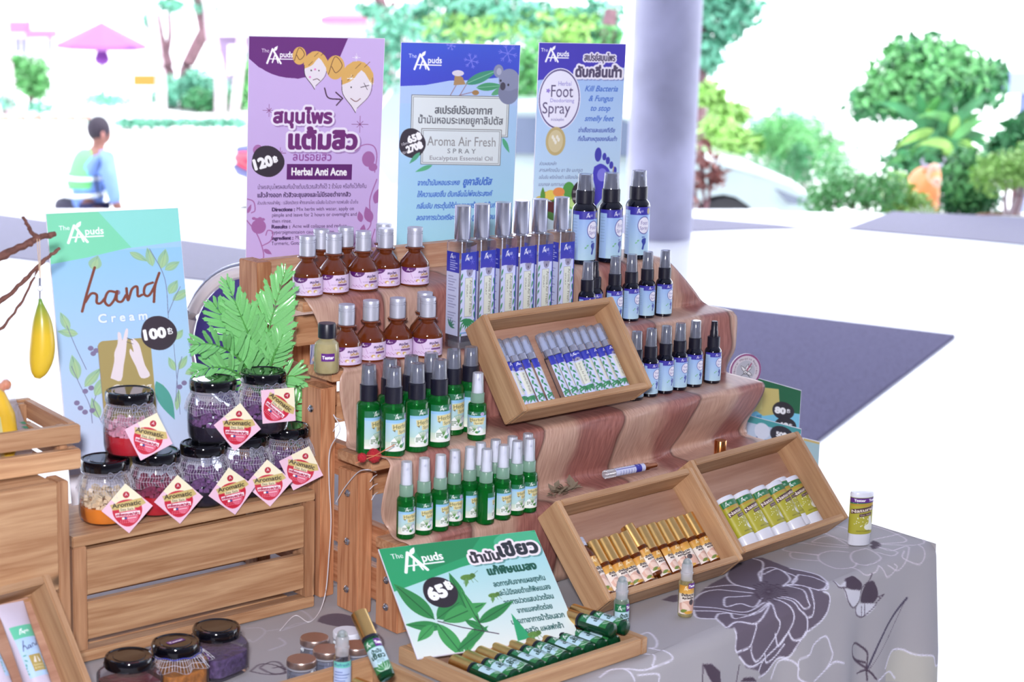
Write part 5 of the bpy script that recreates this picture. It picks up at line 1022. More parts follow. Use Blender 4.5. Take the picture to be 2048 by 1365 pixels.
# blue
c = Canvas(24, 42, 240, 420, (162, 206, 240)); c.grad(0, 6, 24, 42, (176, 204, 244), (164, 222, 240)); c.grad(0, -1, 24, 9, (54, 88, 212), (60, 68, 200)); c.poly([(0, 8.6), (5, 8.3), (10, 7.3), (15, 7.1), (19, 6.6), (24, 6.0), (24, 12), (0, 12)], (180, 206, 246)); logo(c, 1.9, 2.0, 3.2)
for x, y, r_ in ((14.2, 3.3, 1.5), (21.5, 1.7, 1.9), (10, .4, .9)):
    for k in range(6):
        a = k*math.pi/3+.2; ex, ey = x+r_*math.cos(a), y+r_*math.sin(a); c.line([(x, y), (ex, ey)], .16, (124, 128, 232))
        for s_ in (-.6, .6): mx_, my_ = x+.6*r_*math.cos(a), y+.6*r_*math.sin(a); c.line([(mx_, my_), (mx_+.35*r_*math.cos(a+s_), my_+.35*r_*math.sin(a+s_))], .13, (124, 128, 232))
c.leaf(13.2, 7.9, 7.2, -.42, 2.0, (64, 152, 120), vein=(140, 200, 170)); c.leaf(15.4, 8.6, 5.6, -.1, 1.6, (72, 160, 110), vein=(140, 200, 170)); c.leaf(18.5, 10.0, 4, -.5, 1.2, (90, 170, 120))
for L in ([(10, 10.6), (11.4, 8)], [(12, 10.4), (13.6, 7.6)], [(12, 10.2), (15, 9.4)]): c.line(L, .14, (150, 110, 120))
c.poly([(10.8, 8.2), (11, 5.8), (12.6, 6.6), (13.2, 8)], (176, 140, 96)); c.ell(11.6, 5.8, 1.2, .6, (226, 220, 232)); c.ell(15.3, 9.6, .7, .5, (170, 130, 80))
c.rect(2.4, 10.3, 22.2, 18.4, (228, 236, 236)); 
for e in (0, .35): c.line([(2.4+e, 10.3+e), (22.2-e, 10.3+e), (22.2-e, 18.4-e), (2.4+e, 18.4-e), (2.4+e, 10.3+e)], .12, (110, 110, 110))
KO = (140, 146, 176); c.ell(22.0, 9.4, 2.1, 2.4, (128, 134, 164)); c.ell(22.0, 6.9, 2.1, 2.2, KO); c.ell(19.8, 5.2, 1.0, 1.3, KO); c.ell(23.3, 7.6, .9, 1.1, KO); c.ell(19.9, 5.3, .5, .7, (176, 180, 202)); c.ell(20.8, 8.2, .55, .8, (70, 66, 84)); c.ell(20.3, 7.1, .2, .25, (40, 40, 50)); c.ell(21.9, 7.9, .2, .25, (40, 40, 50))
G1 = (100, 104, 110)
c.text('สเปรย์ปรับอากาศ', 7.2, 13.9, 1.55, G1, wmax=11.6, bold=.05); c.text('น้ำมันหอมระเหยยูคาลิปตัส', 3.9, 15.9, 1.5, G1, wmax=17.2, bold=.04)
c.rect(4.6, 17.0, 20.9, 24.2, (226, 236, 238))
for e in (0, .35): c.line([(4.6+e, 17.0+e), (20.9-e, 17.0+e), (20.9-e, 24.2-e), (4.6+e, 24.2-e), (4.6+e, 17.0+e)], .11, (120, 120, 120))
c.text('Aroma Air Fresh', 5.8, 20.4, 2.0, (140, 140, 140), wmax=14, bold=.01); c.text('S P R A Y', 10.0, 21.9, 1.0, (110, 116, 120), wmax=5.8); c.text('Eucalyptus Essential Oil', 6.4, 23.3, .9, (130, 130, 136), wmax=12.9)
c.ell(2.7, 20.0, 2.7, 3.0, (52, 44, 56), wob=.05); c.text('65'+BAHT, 2.1, 20.0, 1.4, WH, wmax=2.8, bold=.12, rot=-.35); c.text('270'+BAHT, 1.9, 22.0, 1.4, WH, wmax=3.3, bold=.12, rot=-.35); c.text('10ml', .7, 20.6, .6, WH, rot=-.35); c.text('100ml', .7, 22.4, .6, WH, wmax=1.3, rot=-.35)
c.leaf(4.4, 21.8, 3.2, 2.3, .9, (84, 170, 130)); c.leaf(7, 24.4, 3.8, 2.75, .9, (90, 180, 130)); c.leaf(21.2, 18.6, 3.4, 1.1, .9, (84, 176, 130))
BT = (70, 116, 206)
for t_, x, y, w2 in (('จากน้ำมันหอมระเหย', 4.0, 28.6, 8.6), ('ให้ความสดชื่น ดับกลิ่นไม่พึงประสงค์', 4.0, 31.0, 15.4), ('กลิ่นอับ กระตุ้นให้ร่างกายสร้างภูมิคุ้มกัน', 4.0, 33.4, 17.0), ('ลดอาการปวดศรีษะ ไมเกรน ภูมิแพ้ หอบหืด', 4.0, 35.8, 17.4)): c.text(t_, x, y, 1.1, BT, wmax=w2, bold=.03, slant=.25, rot=-.03)
c.text('ยูคาลิปตัส', 13.4, 28.4, 1.5, BT, wmax=5.8, bold=.06, slant=.25, rot=-.03)
card('standing_poster', c, (1.712, 2.24, 1.18), -.602, 1.714, .174, .27, -.044, 'tall sky-blue air freshener poster with a koala, middle one of three', extra=.07)
# foot spray poster
c = Canvas(17.5, 38, 190, 400, (176, 208, 244)); c.grad(0, 5, 17.5, 38, (168, 200, 244), (206, 232, 240)); c.rect(0, 0, 17.5, 5.4, (72, 62, 184)); c.poly([(0, 7.2), (0, 5), (17.5, 3), (17.5, 4.8)], (72, 62, 184)); c.poly([(0, 5.4), (17.5, 4.4), (17.5, 7.2), (0, 7.2)], (170, 200, 244)); c.poly([(0, 0), (0, 7.2), (7, 6.3), (17.5, 4.5), (17.5, 0)], (72, 62, 184)); logo(c, .7, .9, 2.7)
c.text('สเปรย์สมุนไพร', 9.2, 3.3, 1.3, (90, 80, 110), wmax=6.2, bold=.05, outline=.3, oc=(238, 234, 248)); c.text('ดับกลิ่นเท้า', 7.6, 6.4, 1.9, (84, 74, 104), wmax=9.2, bold=.12, outline=.42, oc=(242, 238, 250), shadow=(.2, (90, 90, 160)))
c.ell(4.5, 10.8, 4.3, 6.0, (236, 234, 250)); c.ell(4.5, 10.8, 4.1, 5.8, (92, 80, 130)); c.ell(4.5, 10.8, 3.9, 5.5, (240, 238, 252)); c.text('Herbal', 4.2, 8.2, .9, (150, 140, 210), wmax=2.6); c.text('Foot', 2.8, 10.4, 2.5, (90, 78, 116), wmax=4.4); c.text('Deodorizing', 2.7, 11.4, .75, (150, 140, 210), wmax=4.8); c.text('Spray', 1.2, 13.6, 2.3, (90, 78, 116), wmax=5.6); c.text('สเปรย์สมุนไพร', 3.0, 15.0, .5, (110, 100, 160), wmax=2.6)
for k in range(5): a = k*1.257; c.leaf(2.2, 9.2, .5, a, .3, (150, 130, 210))
c.ell(4.1, 19.0, 2.0, 2.8, (196, 176, 120)); c.ell(4.1, 19.0, 1.5, 2.2, (214, 200, 156)); 
for k in range(5): c.ell(3.5+.3*k, 18.2+.5*(k % 3), .25, .4, (240, 236, 220))
for t_, x, y, w2 in (('Kill Bacteria', 9.6, 9.2, 6.6), ('& Fungus', 10.4, 11.1, 4.9), ('to stop', 10.8, 13.0, 4.0), ('smelly feet', 9.8, 15.0, 5.8)): c.text(t_, x, y, 1.15, (78, 118, 206), wmax=w2, slant=.3, bold=.02)
c.text('ฆ่าเชื้อราและแบคทีเรีย', 8.6, 17.2, .85, (80, 100, 180), wmax=7.4, slant=.2, bold=.02); c.text('ที่เป็นสาเหตุของกลิ่นเท้า', 8.6, 18.9, .85, (80, 100, 180), wmax=7.9, slant=.2, bold=.02)
for t_, y, w2 in (('ส่วนผสมหลัก', 23.7, 3.4), ('สารสกัดขมิ้น ชา ขิง มะกรูด', 25.0, 8.8), ('ขมิ้นชัน พริกไทยดำ เปลือกมังคุด', 26.4, 8.6), ('เมนทอล เมททานอล', 27.8, 5.4)): c.text(t_, 1.0, y, .7, (96, 110, 150), wmax=w2, slant=.2)
c.poly([(12.2, 24), (13.6, 23.4), (15.3, 24.6), (15.6, 27), (14.6, 29.5), (12.8, 32), (11.4, 34), (12.0, 30.5), (12.6, 28.4), (12.0, 26)], (72, 66, 190), sm=4); c.ell(13.9, 25.6, 1.0, 1.3, (130, 128, 226)); c.ell(12.9, 21.6, .7, 1.4, (66, 66, 176))
for k in range(4): c.ell(14.2+.75*k, 22.0+.7*k*(1+.1*k), .42, .75, (66, 66, 176))
c.line([(16.2, 24), (15.8, 28), (14, 31.4), (12, 34.2)], .2, (200, 180, 130), sm=4)
for k in range(14): c.ell(1.4+.5*k*.9, 30.5+2.6*math.sin(k*1.7)*.5+k*.1, .9, .7, [(214, 190, 80), (120, 50, 40), (70, 120, 50), (226, 130, 60), (96, 60, 50)][k % 5])
c.ell(7.2, 28.6, 1.2, 1.6, (84, 160, 74)); c.ell(8.2, 31.2, 1.3, 1.3, (130, 196, 90)); c.ell(8.2, 31.2, .9, .9, (190, 226, 140)); c.ell(3.6, 29.6, 1.3, 1.0, (230, 206, 90)); c.ell(5.2, 29.0, 1.2, .9, (232, 146, 80)); c.ell(4.2, 32.5, 2.2, 1.6, (86, 36, 44)); c.ell(5.2, 33.4, .8, .8, (240, 230, 226)); c.leaf(2.0, 31, 3, -1.6, 1, (90, 150, 60)); c.leaf(2.4, 33, 4, .5, 1.4, (70, 120, 60))
c.ell(10.2, 29.4, 2.4, 2.8, (48, 40, 48)); c.text('165', 9.3, 29.2, 1.3, WH, wmax=2.1, bold=.1); c.text('50ml', 8.1, 29.2, .5, WH, wmax=1.0); c.text('100ml', 8.1, 30.6, .5, WH, wmax=1.4); c.text(BAHT, 11.6, 29.0, .8, WH)
card('standing_poster', c, (1.964, 2.22, 1.174), -.476, 1.604, .14, .27, -.035, 'narrow pale blue foot spray poster with a purple footprint, rightmost of three', extra=.07)
# hand cream poster
c = Canvas(26, 58, 264, 520, (166, 208, 238)); c.grad(0, 9, 26, 58, (150, 202, 236), (206, 214, 240)); c.poly([(0, 0), (26, 0), (26, 7.6), (15, 8.6), (7, 10.2), (0, 11.2)], (128, 220, 178)); c.grad(0, 0, 26, .01, (0, 0, 0), (0, 0, 0)) if 0 else None
c.poly([(10, 0), (26, 0), (26, 7.6), (16, 8.6)], (150, 226, 224), .8); logo(c, 2.6, 2.6, 4.1)
lf = (150, 192, 140)
for x, y, L, a, w2 in ((8, 13, 3.4, -1.2, 2.6), (15.5, 9.5, 4.2, .6, 1.5), (19.8, 13.0, 4.4, -1.75, 1.8), (21.5, 13.6, 4.6, -1.3, 2.2), (22.2, 14, 3.6, -.5, 1.8), (22.6, 19.5, 3.6, -1.0, 2.0), (23.2, 21, 4.6, -.55, 1.9), (2.4, 26, 4.4, -1.9, 1.7), (4, 27, 4, -2.9, 1.9), (3.2, 37, 5.6, -1.7, 2.2), (4.4, 38.8, 5.2, -.85, 2.0), (6.2, 41, 5.4, -1.0, 2.3), (6.6, 46, 4.8, -1.8, 2.0), (22.4, 37, 3.4, -1.9, 1.4), (23.2, 36.8, 3.6, -1.0, 1.5), (24.4, 38, 3.6, -.4, 1.8), (20.8, 45, 5.4, -1.8, 1.4), (22, 46, 4.8, -1.4, 1.2), (23, 30, 2.8, -.9, 1.5)): c.leaf(x, y, L, a, w2, lf, .8, vein=(96, 140, 110)); c.leaf(x, y, L*.8, a+.05, w2*.5, (186, 214, 150), .5)
for L in ([(22, 25), (22, 16), (19.5, 9)], [(22, 24), (23.4, 21), (25, 18)], [(5, 35), (3.4, 30), (2, 25)], [(5.2, 47), (5.0, 43), (3.4, 38), (2.2, 34)], [(7, 47), (5.8, 43), (6.4, 41)], [(22, 44), (22.8, 38), (24, 34)], [(7.6, 30), (7.6, 47)], [(22.6, 31), (22.6, 47)]): c.line(L, .12, (110, 112, 150), sm=5)
for x, y in ((6.2, 30.4), (7.2, 31), (6.6, 31.6), (4.4, 39.8), (5.6, 39.2), (3.2, 43.4), (4.0, 44.4), (5.4, 44.2), (2.6, 42.2), (24, 40), (23, 40.8), (12.4, 18.4)): c.ell(x, y, .55, .55, (130, 120, 156))
BR = (126, 64, 46)
hx = lambda x, y: (5.2+(x-7.9)*1.06, y-.3)
for L in ([(7.9, 22.4), (9.0, 18.6), (10.9, 12.8)], [(8.6, 20.4), (9.8, 18.6), (10.8, 18.9), (10.7, 20.6), (11.4, 20.8), (12.4, 19.6)], [(14.4, 18.6), (13.0, 18.4), (12.2, 20.4), (12.9, 21.5), (14.0, 20.2), (14.6, 18.4), (14.4, 20.4), (15.3, 20.8), (16.2, 19.4)], [(16.4, 17.9), (16.5, 20.6), (17.4, 18.2), (18.4, 17.7), (18.4, 19.8), (19.2, 19.6)], [(21.4, 17.0), (20.0, 17.6), (19.6, 19.4), (20.4, 19.9), (21.5, 18.2), (22.8, 14.9)], [(22.8, 14.9), (21.8, 17.8), (21.3, 21.4)]): c.line([hx(*q_) for q_ in L], .52, BR, sm=7)
c.text('C r e a m', 8.2, 24.9, 2.0, (232, 242, 254), wmax=9.6, bold=.08, outline=.12, oc=(150, 184, 232))
c.rect(7.6, 30.2, 18.0, 58, (172, 154, 96)); c.rect(8.8, 29.0, 16.8, 32, (172, 154, 96)); c.ell(8.8, 30.3, 1.2, 1.3, (172, 154, 96)); c.ell(16.8, 30.3, 1.2, 1.3, (172, 154, 96))
SK = (234, 222, 226); hs = lambda P: [(x-2.9, y+.8) for x, y in P]
c.poly(hs([(12.4, 36.6), (13.4, 33), (13.6, 31), (14.4, 29), (14.6, 26.6), (15.2, 26.8), (15.4, 28.4), (16.2, 26.0), (16.7, 26.2), (16.2, 29), (15.8, 31.4), (15.2, 34), (14.4, 37.4)]), SK, sm=3); c.poly(hs([(17.0, 28.4), (17.6, 28.2), (18.6, 29.6), (19.0, 32), (19.4, 34.4), (20.2, 36.8), (18.4, 37.2), (17.6, 34.6), (16.6, 31.6), (16.8, 30.4), (17.4, 31.2)]), SK, sm=3)
c.line(hs([(16.4, 28.0), (17.4, 28.5)]), .15, (60, 50, 70)); c.line(hs([(16.2, 28.8), (17.4, 29.4)]), .1, (80, 70, 80)); c.ell(19.8, 28.2, 3.6, 3.9, (58, 46, 58), wob=.03); c.text('100', 17.0, 29.5, 2.3, WH, wmax=4.2, bold=.2, rot=-.08); c.text(BAHT, 21.7, 28.8, 1.6, WH, rot=-.1)
c.text('Ginseng', 9.4, 40.8, 1.9, (232, 226, 214), wmax=7.8, slant=.2, bold=.03); c.text('& Honey', 9.6, 43.6, 1.9, (232, 226, 214), wmax=7.4, slant=.2, bold=.03); c.leaf(18.4, 39, 9.6, 1.25, 2.8, (84, 164, 150))
card('standing_poster', c, (1.052, 2.03, 1.023), -.185, 1.33, .168, .24, -.078, 'hand cream poster with green top band and leaf pattern at the left', extra=.036)
# green oil card
c = Canvas(31, 24, 330, 250, (180, 222, 230)); c.grad(0, 0, 31, 24, (150, 214, 220), (226, 232, 226)); c.poly([(0, 0), (31, 0), (31, 4), (24, 4.6), (14, 6.2), (0, 9.6)], (44, 160, 104)); c.poly([(6, 0), (20, 0), (16, 4), (8, 6)], (30, 120, 74), .5); c.ell(27, 2, 5, 2.4, (110, 206, 170), .5); logo(c, 2.2, 1.2, 4.6)
DG = (22, 62, 54)
c.text('น้ำมัน', 16.4, 5.6, 2.1, (52, 50, 56), wmax=5.6, bold=.14, outline=.5, oc=(246, 236, 240), shadow=(.3, (30, 90, 80))); c.text('เขียว', 22.4, 5.0, 2.9, (44, 48, 56), wmax=7.6, bold=.22, outline=.5, oc=(246, 236, 240), shadow=(.3, (30, 90, 80)))
c.text('น้ำมัน', 16.4, 5.6, 2.1, (52, 50, 56), wmax=5.6, bold=.14); c.text('แก้พิษแมลง', 18.7, 8.7, 1.7, (20, 84, 66), wmax=9.6, bold=.14)
for t_, x, y, w2 in (('ลดการคันจากแผลยุงกัน', 18.8, 11.4, 10.3), ('และไม่มีรอยดำแก้พิษแมลง', 18.8, 13.5, 10.6), ('ลดการปวดแสบปวดร้อน', 19.4, 15.6, 9.8), ('จากแมลงกัดต่อย', 21.3, 17.7, 6.9), ('บรรเทาอาการน้ำร้อนลวก', 19.4, 19.9, 10.4), ('งูสวัด แผลฟกช้ำ', 21.4, 22.1, 7.4)): c.text(t_, x, y, 1.15, (20, 78, 72), wmax=w2, bold=.03)
GA, GB = (48, 134, 70), (66, 156, 84)
for x, y, L, a, w2, g_ in ((5.5, 16.5, 10, -2.1, 3.4, GA), (6, 16.5, 7.6, -.5, 3.6, GA), (7, 17.2, 9.6, -.28, 3.4, GB), (6.6, 18.4, 7.0, -2.9, 2.2, GA), (5.8, 17.5, 8.6, 1.25, 3.0, GB), (5, 17.6, 5, 2.5, 2.0, GB), (12, 15, 8, -1.65, 2.2, GA), (13.4, 18.8, 8, -1.7, 1.6, GB), (13.2, 18.6, 9, -.42, 2.2, GA), (12.5, 19.4, 6.6, 2.2, 2.0, GB), (7.6, 23.6, 8.4, -.52, 2.0, GA), (11, 17.6, 4.6, .7, 1.6, GA)): c.leaf(x, y, L, a, w2, g_, vein=(30, 92, 50))
c.line([(6, 17), (10, 19), (16.2, 21.4)], .2, (60, 36, 60)); c.line([(13.4, 17), (13.6, 20.4)], .14, (60, 36, 60)); c.poly([(20.0, 17.5), (19.2, 23.5), (22.0, 23.2)], (44, 160, 104))
for x, y, s_ in ((14.4, 8.6, 1.3), (18.0, 13.2, 1.0), (22.6, 22.6, 1.2)):
    c.ell(x, y, s_*1.0, s_*.5, (96, 140, 60)); c.ell(x+s_*.9, y-s_*.2, s_*.4, s_*.4, (80, 120, 50)); c.leaf(x, y, s_*1.8, 2.0, s_*.5, (100, 150, 80))
    for k in range(4): c.line([(x-.4*s_+.4*k*s_, y), (x-.8*s_+.7*k*s_, y+s_*1.0)], .07, (70, 110, 50))
    c.line([(x+s_, y-.3*s_), (x+1.9*s_, y-.9*s_)], .07, (70, 110, 50))
c.ell(8.4, 11.0, 3.2, 3.4, (44, 36, 44), wob=.02); c.text('65', 6.4, 12.5, 2.7, WH, wmax=3.3, bold=.25, rot=-.2); c.text(BAHT, 10.0, 10.8, 1.9, WH, rot=-.2, bold=.1)
card('price_card', c, (1.296, 1.6415, .7725), -.25, .66, .213, .157, 0, 'green card with leaves and a black price dot, propped in the front tray', 'card')
# cards at the right end of the stand
def upcard(name, pts, Y, canvas, label, zb_=TH+.002):
    """upright board between two top corners given in the photo, standing on the table"""
    A, B2 = onY(*pts[0], Y), onY(*pts[1], Y+pts[2]); d = B2-A; r = empty(name, (A.x, A.y, zb_), 0, label, 'card'); T = Matrix.Translation(-Vector((A.x, A.y, zb_))); W2 = math.hypot(d.x, d.y); r.rotation_euler = (0, 0, math.atan2(d.y, d.x))
    zt1, zt2 = A.z-zb_, B2.z-zb_
    q = MB(); q.add([(0, 0, 0), (W2, 0, 0), (W2, 0, zt2), (0, 0, zt1), (0, .003, 0), (W2, .003, 0), (W2, .003, zt2), (0, .003, zt1)], [(0, 1, 2, 3), (7, 6, 5, 4), (0, 4, 5, 1), (1, 5, 6, 2), (2, 6, 7, 3), (3, 7, 4, 0)]); q.build('backing', plain('foam_board', (232, 230, 240), .6), r, smooth=False)
    H2 = min(zt1, zt2)*.98
    sheet('print', canvas, lambda U, V: (.001+(W2-.002)*U, -.0004+0*U, (zt1+(zt2-zt1)*U-.001)*(1-V)+.002*V), PRP, r); return r, W2
c = Canvas(14, 30, 110, 200, (150, 210, 232)); c.rect(0, 0, 14, 8.6, (32, 104, 66)); c.rect(0, 8.6, 14, 30, (130, 206, 232)); c.poly([(1, 2.8), (7.8, 1.6), (8.6, 9.6), (4, 11), (1, 9)], (206, 190, 116)); c.poly([(0, 3), (3.4, 2), (3.6, 9), (0, 11)], (216, 206, 130)); c.text('Natural', .6, 8.6, .9, (90, 80, 60), wmax=2.6, rot=-1.3)
c.ell(9.4, 8.4, 3.0, 3.0, (44, 38, 44)); c.text('80', 7.2, 9.4, 2.0, WH, wmax=2.7, bold=.2); c.text(BAHT, 10.4, 8.9, 1.4, WH); c.ell(10.2, 13.4, 3.0, 2.9, (44, 38, 44)); c.text('40', 8.2, 14.4, 2.0, WH, wmax=2.7, bold=.2); c.text(BAHT, 11.2, 13.9, 1.4, WH); c.poly([(2.2, 11), (3.6, 10.6), (3.8, 18), (2.4, 18)], (80, 150, 190))
r_, W2 = upcard('price_card', ((1500, 752), (1603, 781), -.02), 1.99, c, 'green and blue card with two price dots, right of the stand')
c = Canvas(14, 16, 90, 100, (190, 206, 226)); c.rect(0, 0, 14, 1.6, (74, 160, 160)); c.ell(9, 3, 3, 2.4, (44, 38, 48)); c.ell(4, 3, 2, 2, (220, 226, 240)); c.text('Aroma', 2, 6, 1.6, (70, 90, 150), wmax=6); c.text('50'+BAHT, 7.6, 3.6, 1.3, WH, bold=.1)
upcard('price_card', ((1494, 830), (1603, 858), -.02), 1.965, c, 'low pale card with a teal top edge, before the green card')
c = Canvas(6, 16, 40, 100, (170, 200, 206)); c.rect(0, 0, 6, .8, (206, 186, 120)); upcard('price_card', ((1606, 876), (1640, 884), -.01), 1.90, c, 'narrow pale teal card edge with a gold stripe, farthest right')
# round mosquito sign
A = onY(1491, 742, 1.975); r = empty('round_sign', (A.x, A.y, A.z), -.35, 'round mauve-rimmed mosquito sign rising over the green card', 'sign'); Rr = .0275
q = MB(); q.M = Matrix.Rotation(math.pi/2, 4, 'X'); q.lathe([(0, 0), (Rr, 0), (Rr, -.003), (0, -.003)], 40); q.build('backing', plain('foam_board', (232, 230, 240), .6), r)
q = MB(); q.box(-.004, .0005, TH+.002-A.z, .004, .003, -.02); q.build('stick', M_wp, r)
c = Canvas(2, 2, 90, 90, (220, 214, 226)); c.ell(1, 1, .99, .99, (150, 84, 134)); c.ell(1, 1, .88, .88, (214, 208, 218)); c.ell(1, 1, .6, .6, (186, 188, 200))
for i, ch in enumerate('Natural Mosquito Repellent'): a = -3.3+i*.142; c.text(ch, 1+.66*math.cos(a), 1+.66*math.sin(a), .13, (96, 84, 100), rot=a+math.pi/2) if ch != ' ' else None
for a in (-2.3, -1.2, -.6, .5): c.leaf(1, 1.05, .5, a, .2, (70, 70, 76)); c.leaf(1, 1.05, .46, a, .14, (236, 236, 240))
c.ell(1, 1.1, .14, .12, (60, 60, 66)); c.ell(1, 1.1, .11, .09, (232, 232, 236)); c.line([(1.1, .98), (1.35, .6)], .07, (170, 70, 110)); c.line([(.7, 1.3), (1.0, 1.1), (1.3, 1.4)], .03, (60, 60, 66))
def disc(U, V):
    a = U*2-1; b2 = V*2-1; X = a*np.sqrt(1-b2*b2/2); Z = b2*np.sqrt(1-a*a/2); return X*Rr, -.0004+0*X, -Z*Rr
# the canvas is squeezed the same way as the mesh so the print stays round
A_ = c.a.copy(); n_y, n_x = A_.shape[:2]; uu, vv = np.meshgrid((np.arange(n_x)+.5)/n_x*2-1, (np.arange(n_y)+.5)/n_y*2-1); xs = uu*np.sqrt(1-vv*vv/2); ys = vv*np.sqrt(1-uu*uu/2); c.a = A_[np.clip(((ys+1)/2*n_y).astype(int), 0, n_y-1), np.clip(((xs+1)/2*n_x).astype(int), 0, n_x-1)]
sheet('print', c, disc, PRP, r)

# ================================================================== FERN IN A LITTLE VASE, BRANCH, BANANA, CHAIR
M_fern = plain('plastic_fern_green', (134, 208, 130), .2, noise_amt=.15, nscale=60, coat=.3); M_stem = plain('fern_stem', (96, 170, 84), .35)
FD = -FW.copy(); 
fern = empty('artificial_fern', onY(527, 800, 2.0), 0, 'bright green plastic fern sprays in a vase behind the stacked jars', 'fern'); F0 = Vector(fern.location)
q = MB(); q.lathe([(0, 0), (.016, 0), (.019, .01), (.017, .03), (.014, .05), (.015, .055), (.012, .055), (.012, .01), (0, .01)], 24); vz = q.build('vase', plain('grey_ceramic', (150, 150, 156), .4), fern); vz.location = (0, 0, .909-F0.z)
def leaflet_mesh():
    q = MB(); P = [(0, 0), (.12, .08), (.3, .12), (.55, .13), (.78, .10), (.90, .12), (.93, .05), (1.0, .0)]; vs = []; fs = []
    for x, y in P: vs += [(x, -y, .03*math.sin(x*3)), (x, 0, .05*math.sin(x*3)-.035*(y > 0)), (x, y, .03*math.sin(x*3))]
    for j in range(len(P)-1): fs += [(3*j, 3*j+3, 3*j+4, 3*j+1), (3*j+1, 3*j+4, 3*j+5, 3*j+2)]
    q.add(vs, fs); return q.mesh('leaflet', M_fern)
LFM = leaflet_mesh()
def frond(pix, dep, n, Ls, side=None, w_=1.0):
    """pix: photo points from base to tip; dep: depth offsets towards the camera"""
    P = [onY(x, y, 2.0-d) for (x, y), d in zip(pix, dep)]; P = [Vector(p)-F0 for p in spline(P, 10)]
    q = MB(); q.tube(P, [max(.0022*(1-i/len(P)), .0006) for i in range(len(P))], 6); st = q.build('frond', M_stem, fern)
    for k in range(n):
        t = .16+.84*k/(n-1); i = min(int(t*(len(P)-1)), len(P)-2); p0 = P[i]; tg = (P[i+1]-P[i]).normalized(); nrm = (FD+Vector((rj(.25), rj(.25), rj(.25)))).normalized(); sd = tg.cross(nrm).normalized()
        for s_ in ((-1, 1) if not side else (side,)):
            open_ = 1.0-.65*t+rj(.08); d_ = (tg*math.cos(open_)+sd*s_*math.sin(open_)+nrm*rj(.2)).normalized(); L = Ls*(math.sin(math.pi*min(1, .28+t*.62)))*(.9+.2*random.random())
            X_ = d_; Y_ = nrm.cross(X_).normalized(); Z_ = X_.cross(Y_); o = bpy.data.objects.new('leaflet', LFM); COL.objects.link(o); o.parent = st
            o.matrix_local = Matrix(((X_.x*L, Y_.x*L*w_*.62, Z_.x*L, p0.x), (X_.y*L, Y_.y*L*w_*.62, Z_.y*L, p0.y), (X_.z*L, Y_.z*L*w_*.62, Z_.z*L, p0.z), (0, 0, 0, 1)))
frond([(524, 790), (530, 700), (548, 620), (572, 540)], [0, .01, .02, .03], 21, .048)
frond([(524, 790), (508, 700), (485, 640), (452, 560)], [0, 0, .0, .0], 21, .044)
frond([(524, 790), (480, 720), (430, 690), (386, 690)], [0, .01, .03, .04], 18, .042)
frond([(524, 790), (500, 700), (455, 645), (426, 606)], [0, -.01, -.02, -.02], 18, .042)
frond([(524, 795), (470, 745), (425, 735), (388, 745)], [0, .02, .03, .04], 17, .034)
frond([(526, 790), (545, 720), (558, 690), (566, 668)], [0, .02, .03, .03], 12, .030)
frond([(530, 790), (560, 760), (585, 752), (600, 762)], [0, .02, .03, .03], 12, .030)
frond([(545, 830), (580, 820), (600, 800), (604, 780)], [-.0, .0, .0, .0], 11, .030)
frond([(545, 850), (580, 860), (600, 850), (612, 830)], [-.0, .0, .0, .0], 11, .028)
# dry branch and hanging banana
M_br = plain('twig_bark', (112, 72, 62), .75, noise_amt=.3, nscale=200, bump=.4)
YB_ = 1.93
br = empty('dry_branch', onY(-150, 640, YB_), 0, 'bare brown branch reaching in from the left edge above the basket', 'branch'); B0 = Vector(br.location)
def twig(pts, r0, r1, d=0):
    P = [Vector(onY(x, y, YB_-d))-B0 for x, y in pts]; P = [Vector(p) for p in spline(P, 7)]; n = len(P)
    for i in range(1, n-1): P[i] += Vector((rj(.0007), rj(.0007), rj(.0009)))
    q = MB(); q.tube(P, [(r0+(r1-r0)*i/(n-1))*(1.25 if i % 6 == 3 else 1) for i in range(n)], 8); return q.build('twig', M_br, br)
twig([(-150, 640), (-60, 560), (0, 515), (60, 485), (78, 476), (110, 468)], .0055, .0030); twig([(76, 477), (62, 462), (54, 448), (46, 434)], .0026, .0016)
twig([(-150, 640), (-60, 640), (0, 604), (50, 560), (90, 520), (119, 497)], .0036, .0018); twig([(-150, 720), (-40, 690), (0, 661), (40, 610), (66, 560), (78, 535), (92, 515)], .0022, .0010)
ban = empty('banana_charm', onY(76, 478, YB_-.004), 0, 'small yellow plastic banana with green tip hanging from the branch', 'banana'); N0 = Vector(ban.location); pz = lambda x, y: Vector(onY(x, y, YB_-.004))-N0
q = MB(); q.tube([pz(74, 478), pz(77, 520), pz(80, 558)], .0005, 6); q.tube([pz(79, 478), pz(80, 520), pz(81, 558)], .0005, 6); q.build('cord', plain('gold_cord', (210, 180, 150), .5), ban)
q = MB(); q.tube([pz(80, 556), pz(80, 572)], .0018, 10); q.tube([Vector(pz(80, 577))+RT*.003*math.cos(t)+UP*.003*math.sin(t) for t in np.linspace(0, 6.28, 18)], .0006, 6, caps=False); q.tube([pz(80, 582), pz(80, 600)], .0012, 8); q.build('clasp', M_chr, ban)
bp_ = [(80, 598), (81, 606), (82, 618), (84, 640), (85, 665), (85, 692), (83, 714), (80, 732), (77, 747), (75, 757)]; br_ = [3.5, 5, 10, 18, 22.5, 25, 24.5, 21, 15, 6]
mb = MB(); Pb = [pz(x, y) for x, y in bp_]; sp = spline([tuple(p) for p in Pb], 4); rs = [float(v[0]) for v in spline([(v, 0) for v in br_], 4)]; ppm = FPX/(Vector(N0+Pb[5])-CAM).dot(FW)
mb.tube([Vector(p) for p in sp], [max(v/ppm, .0004) for v in rs], 24)
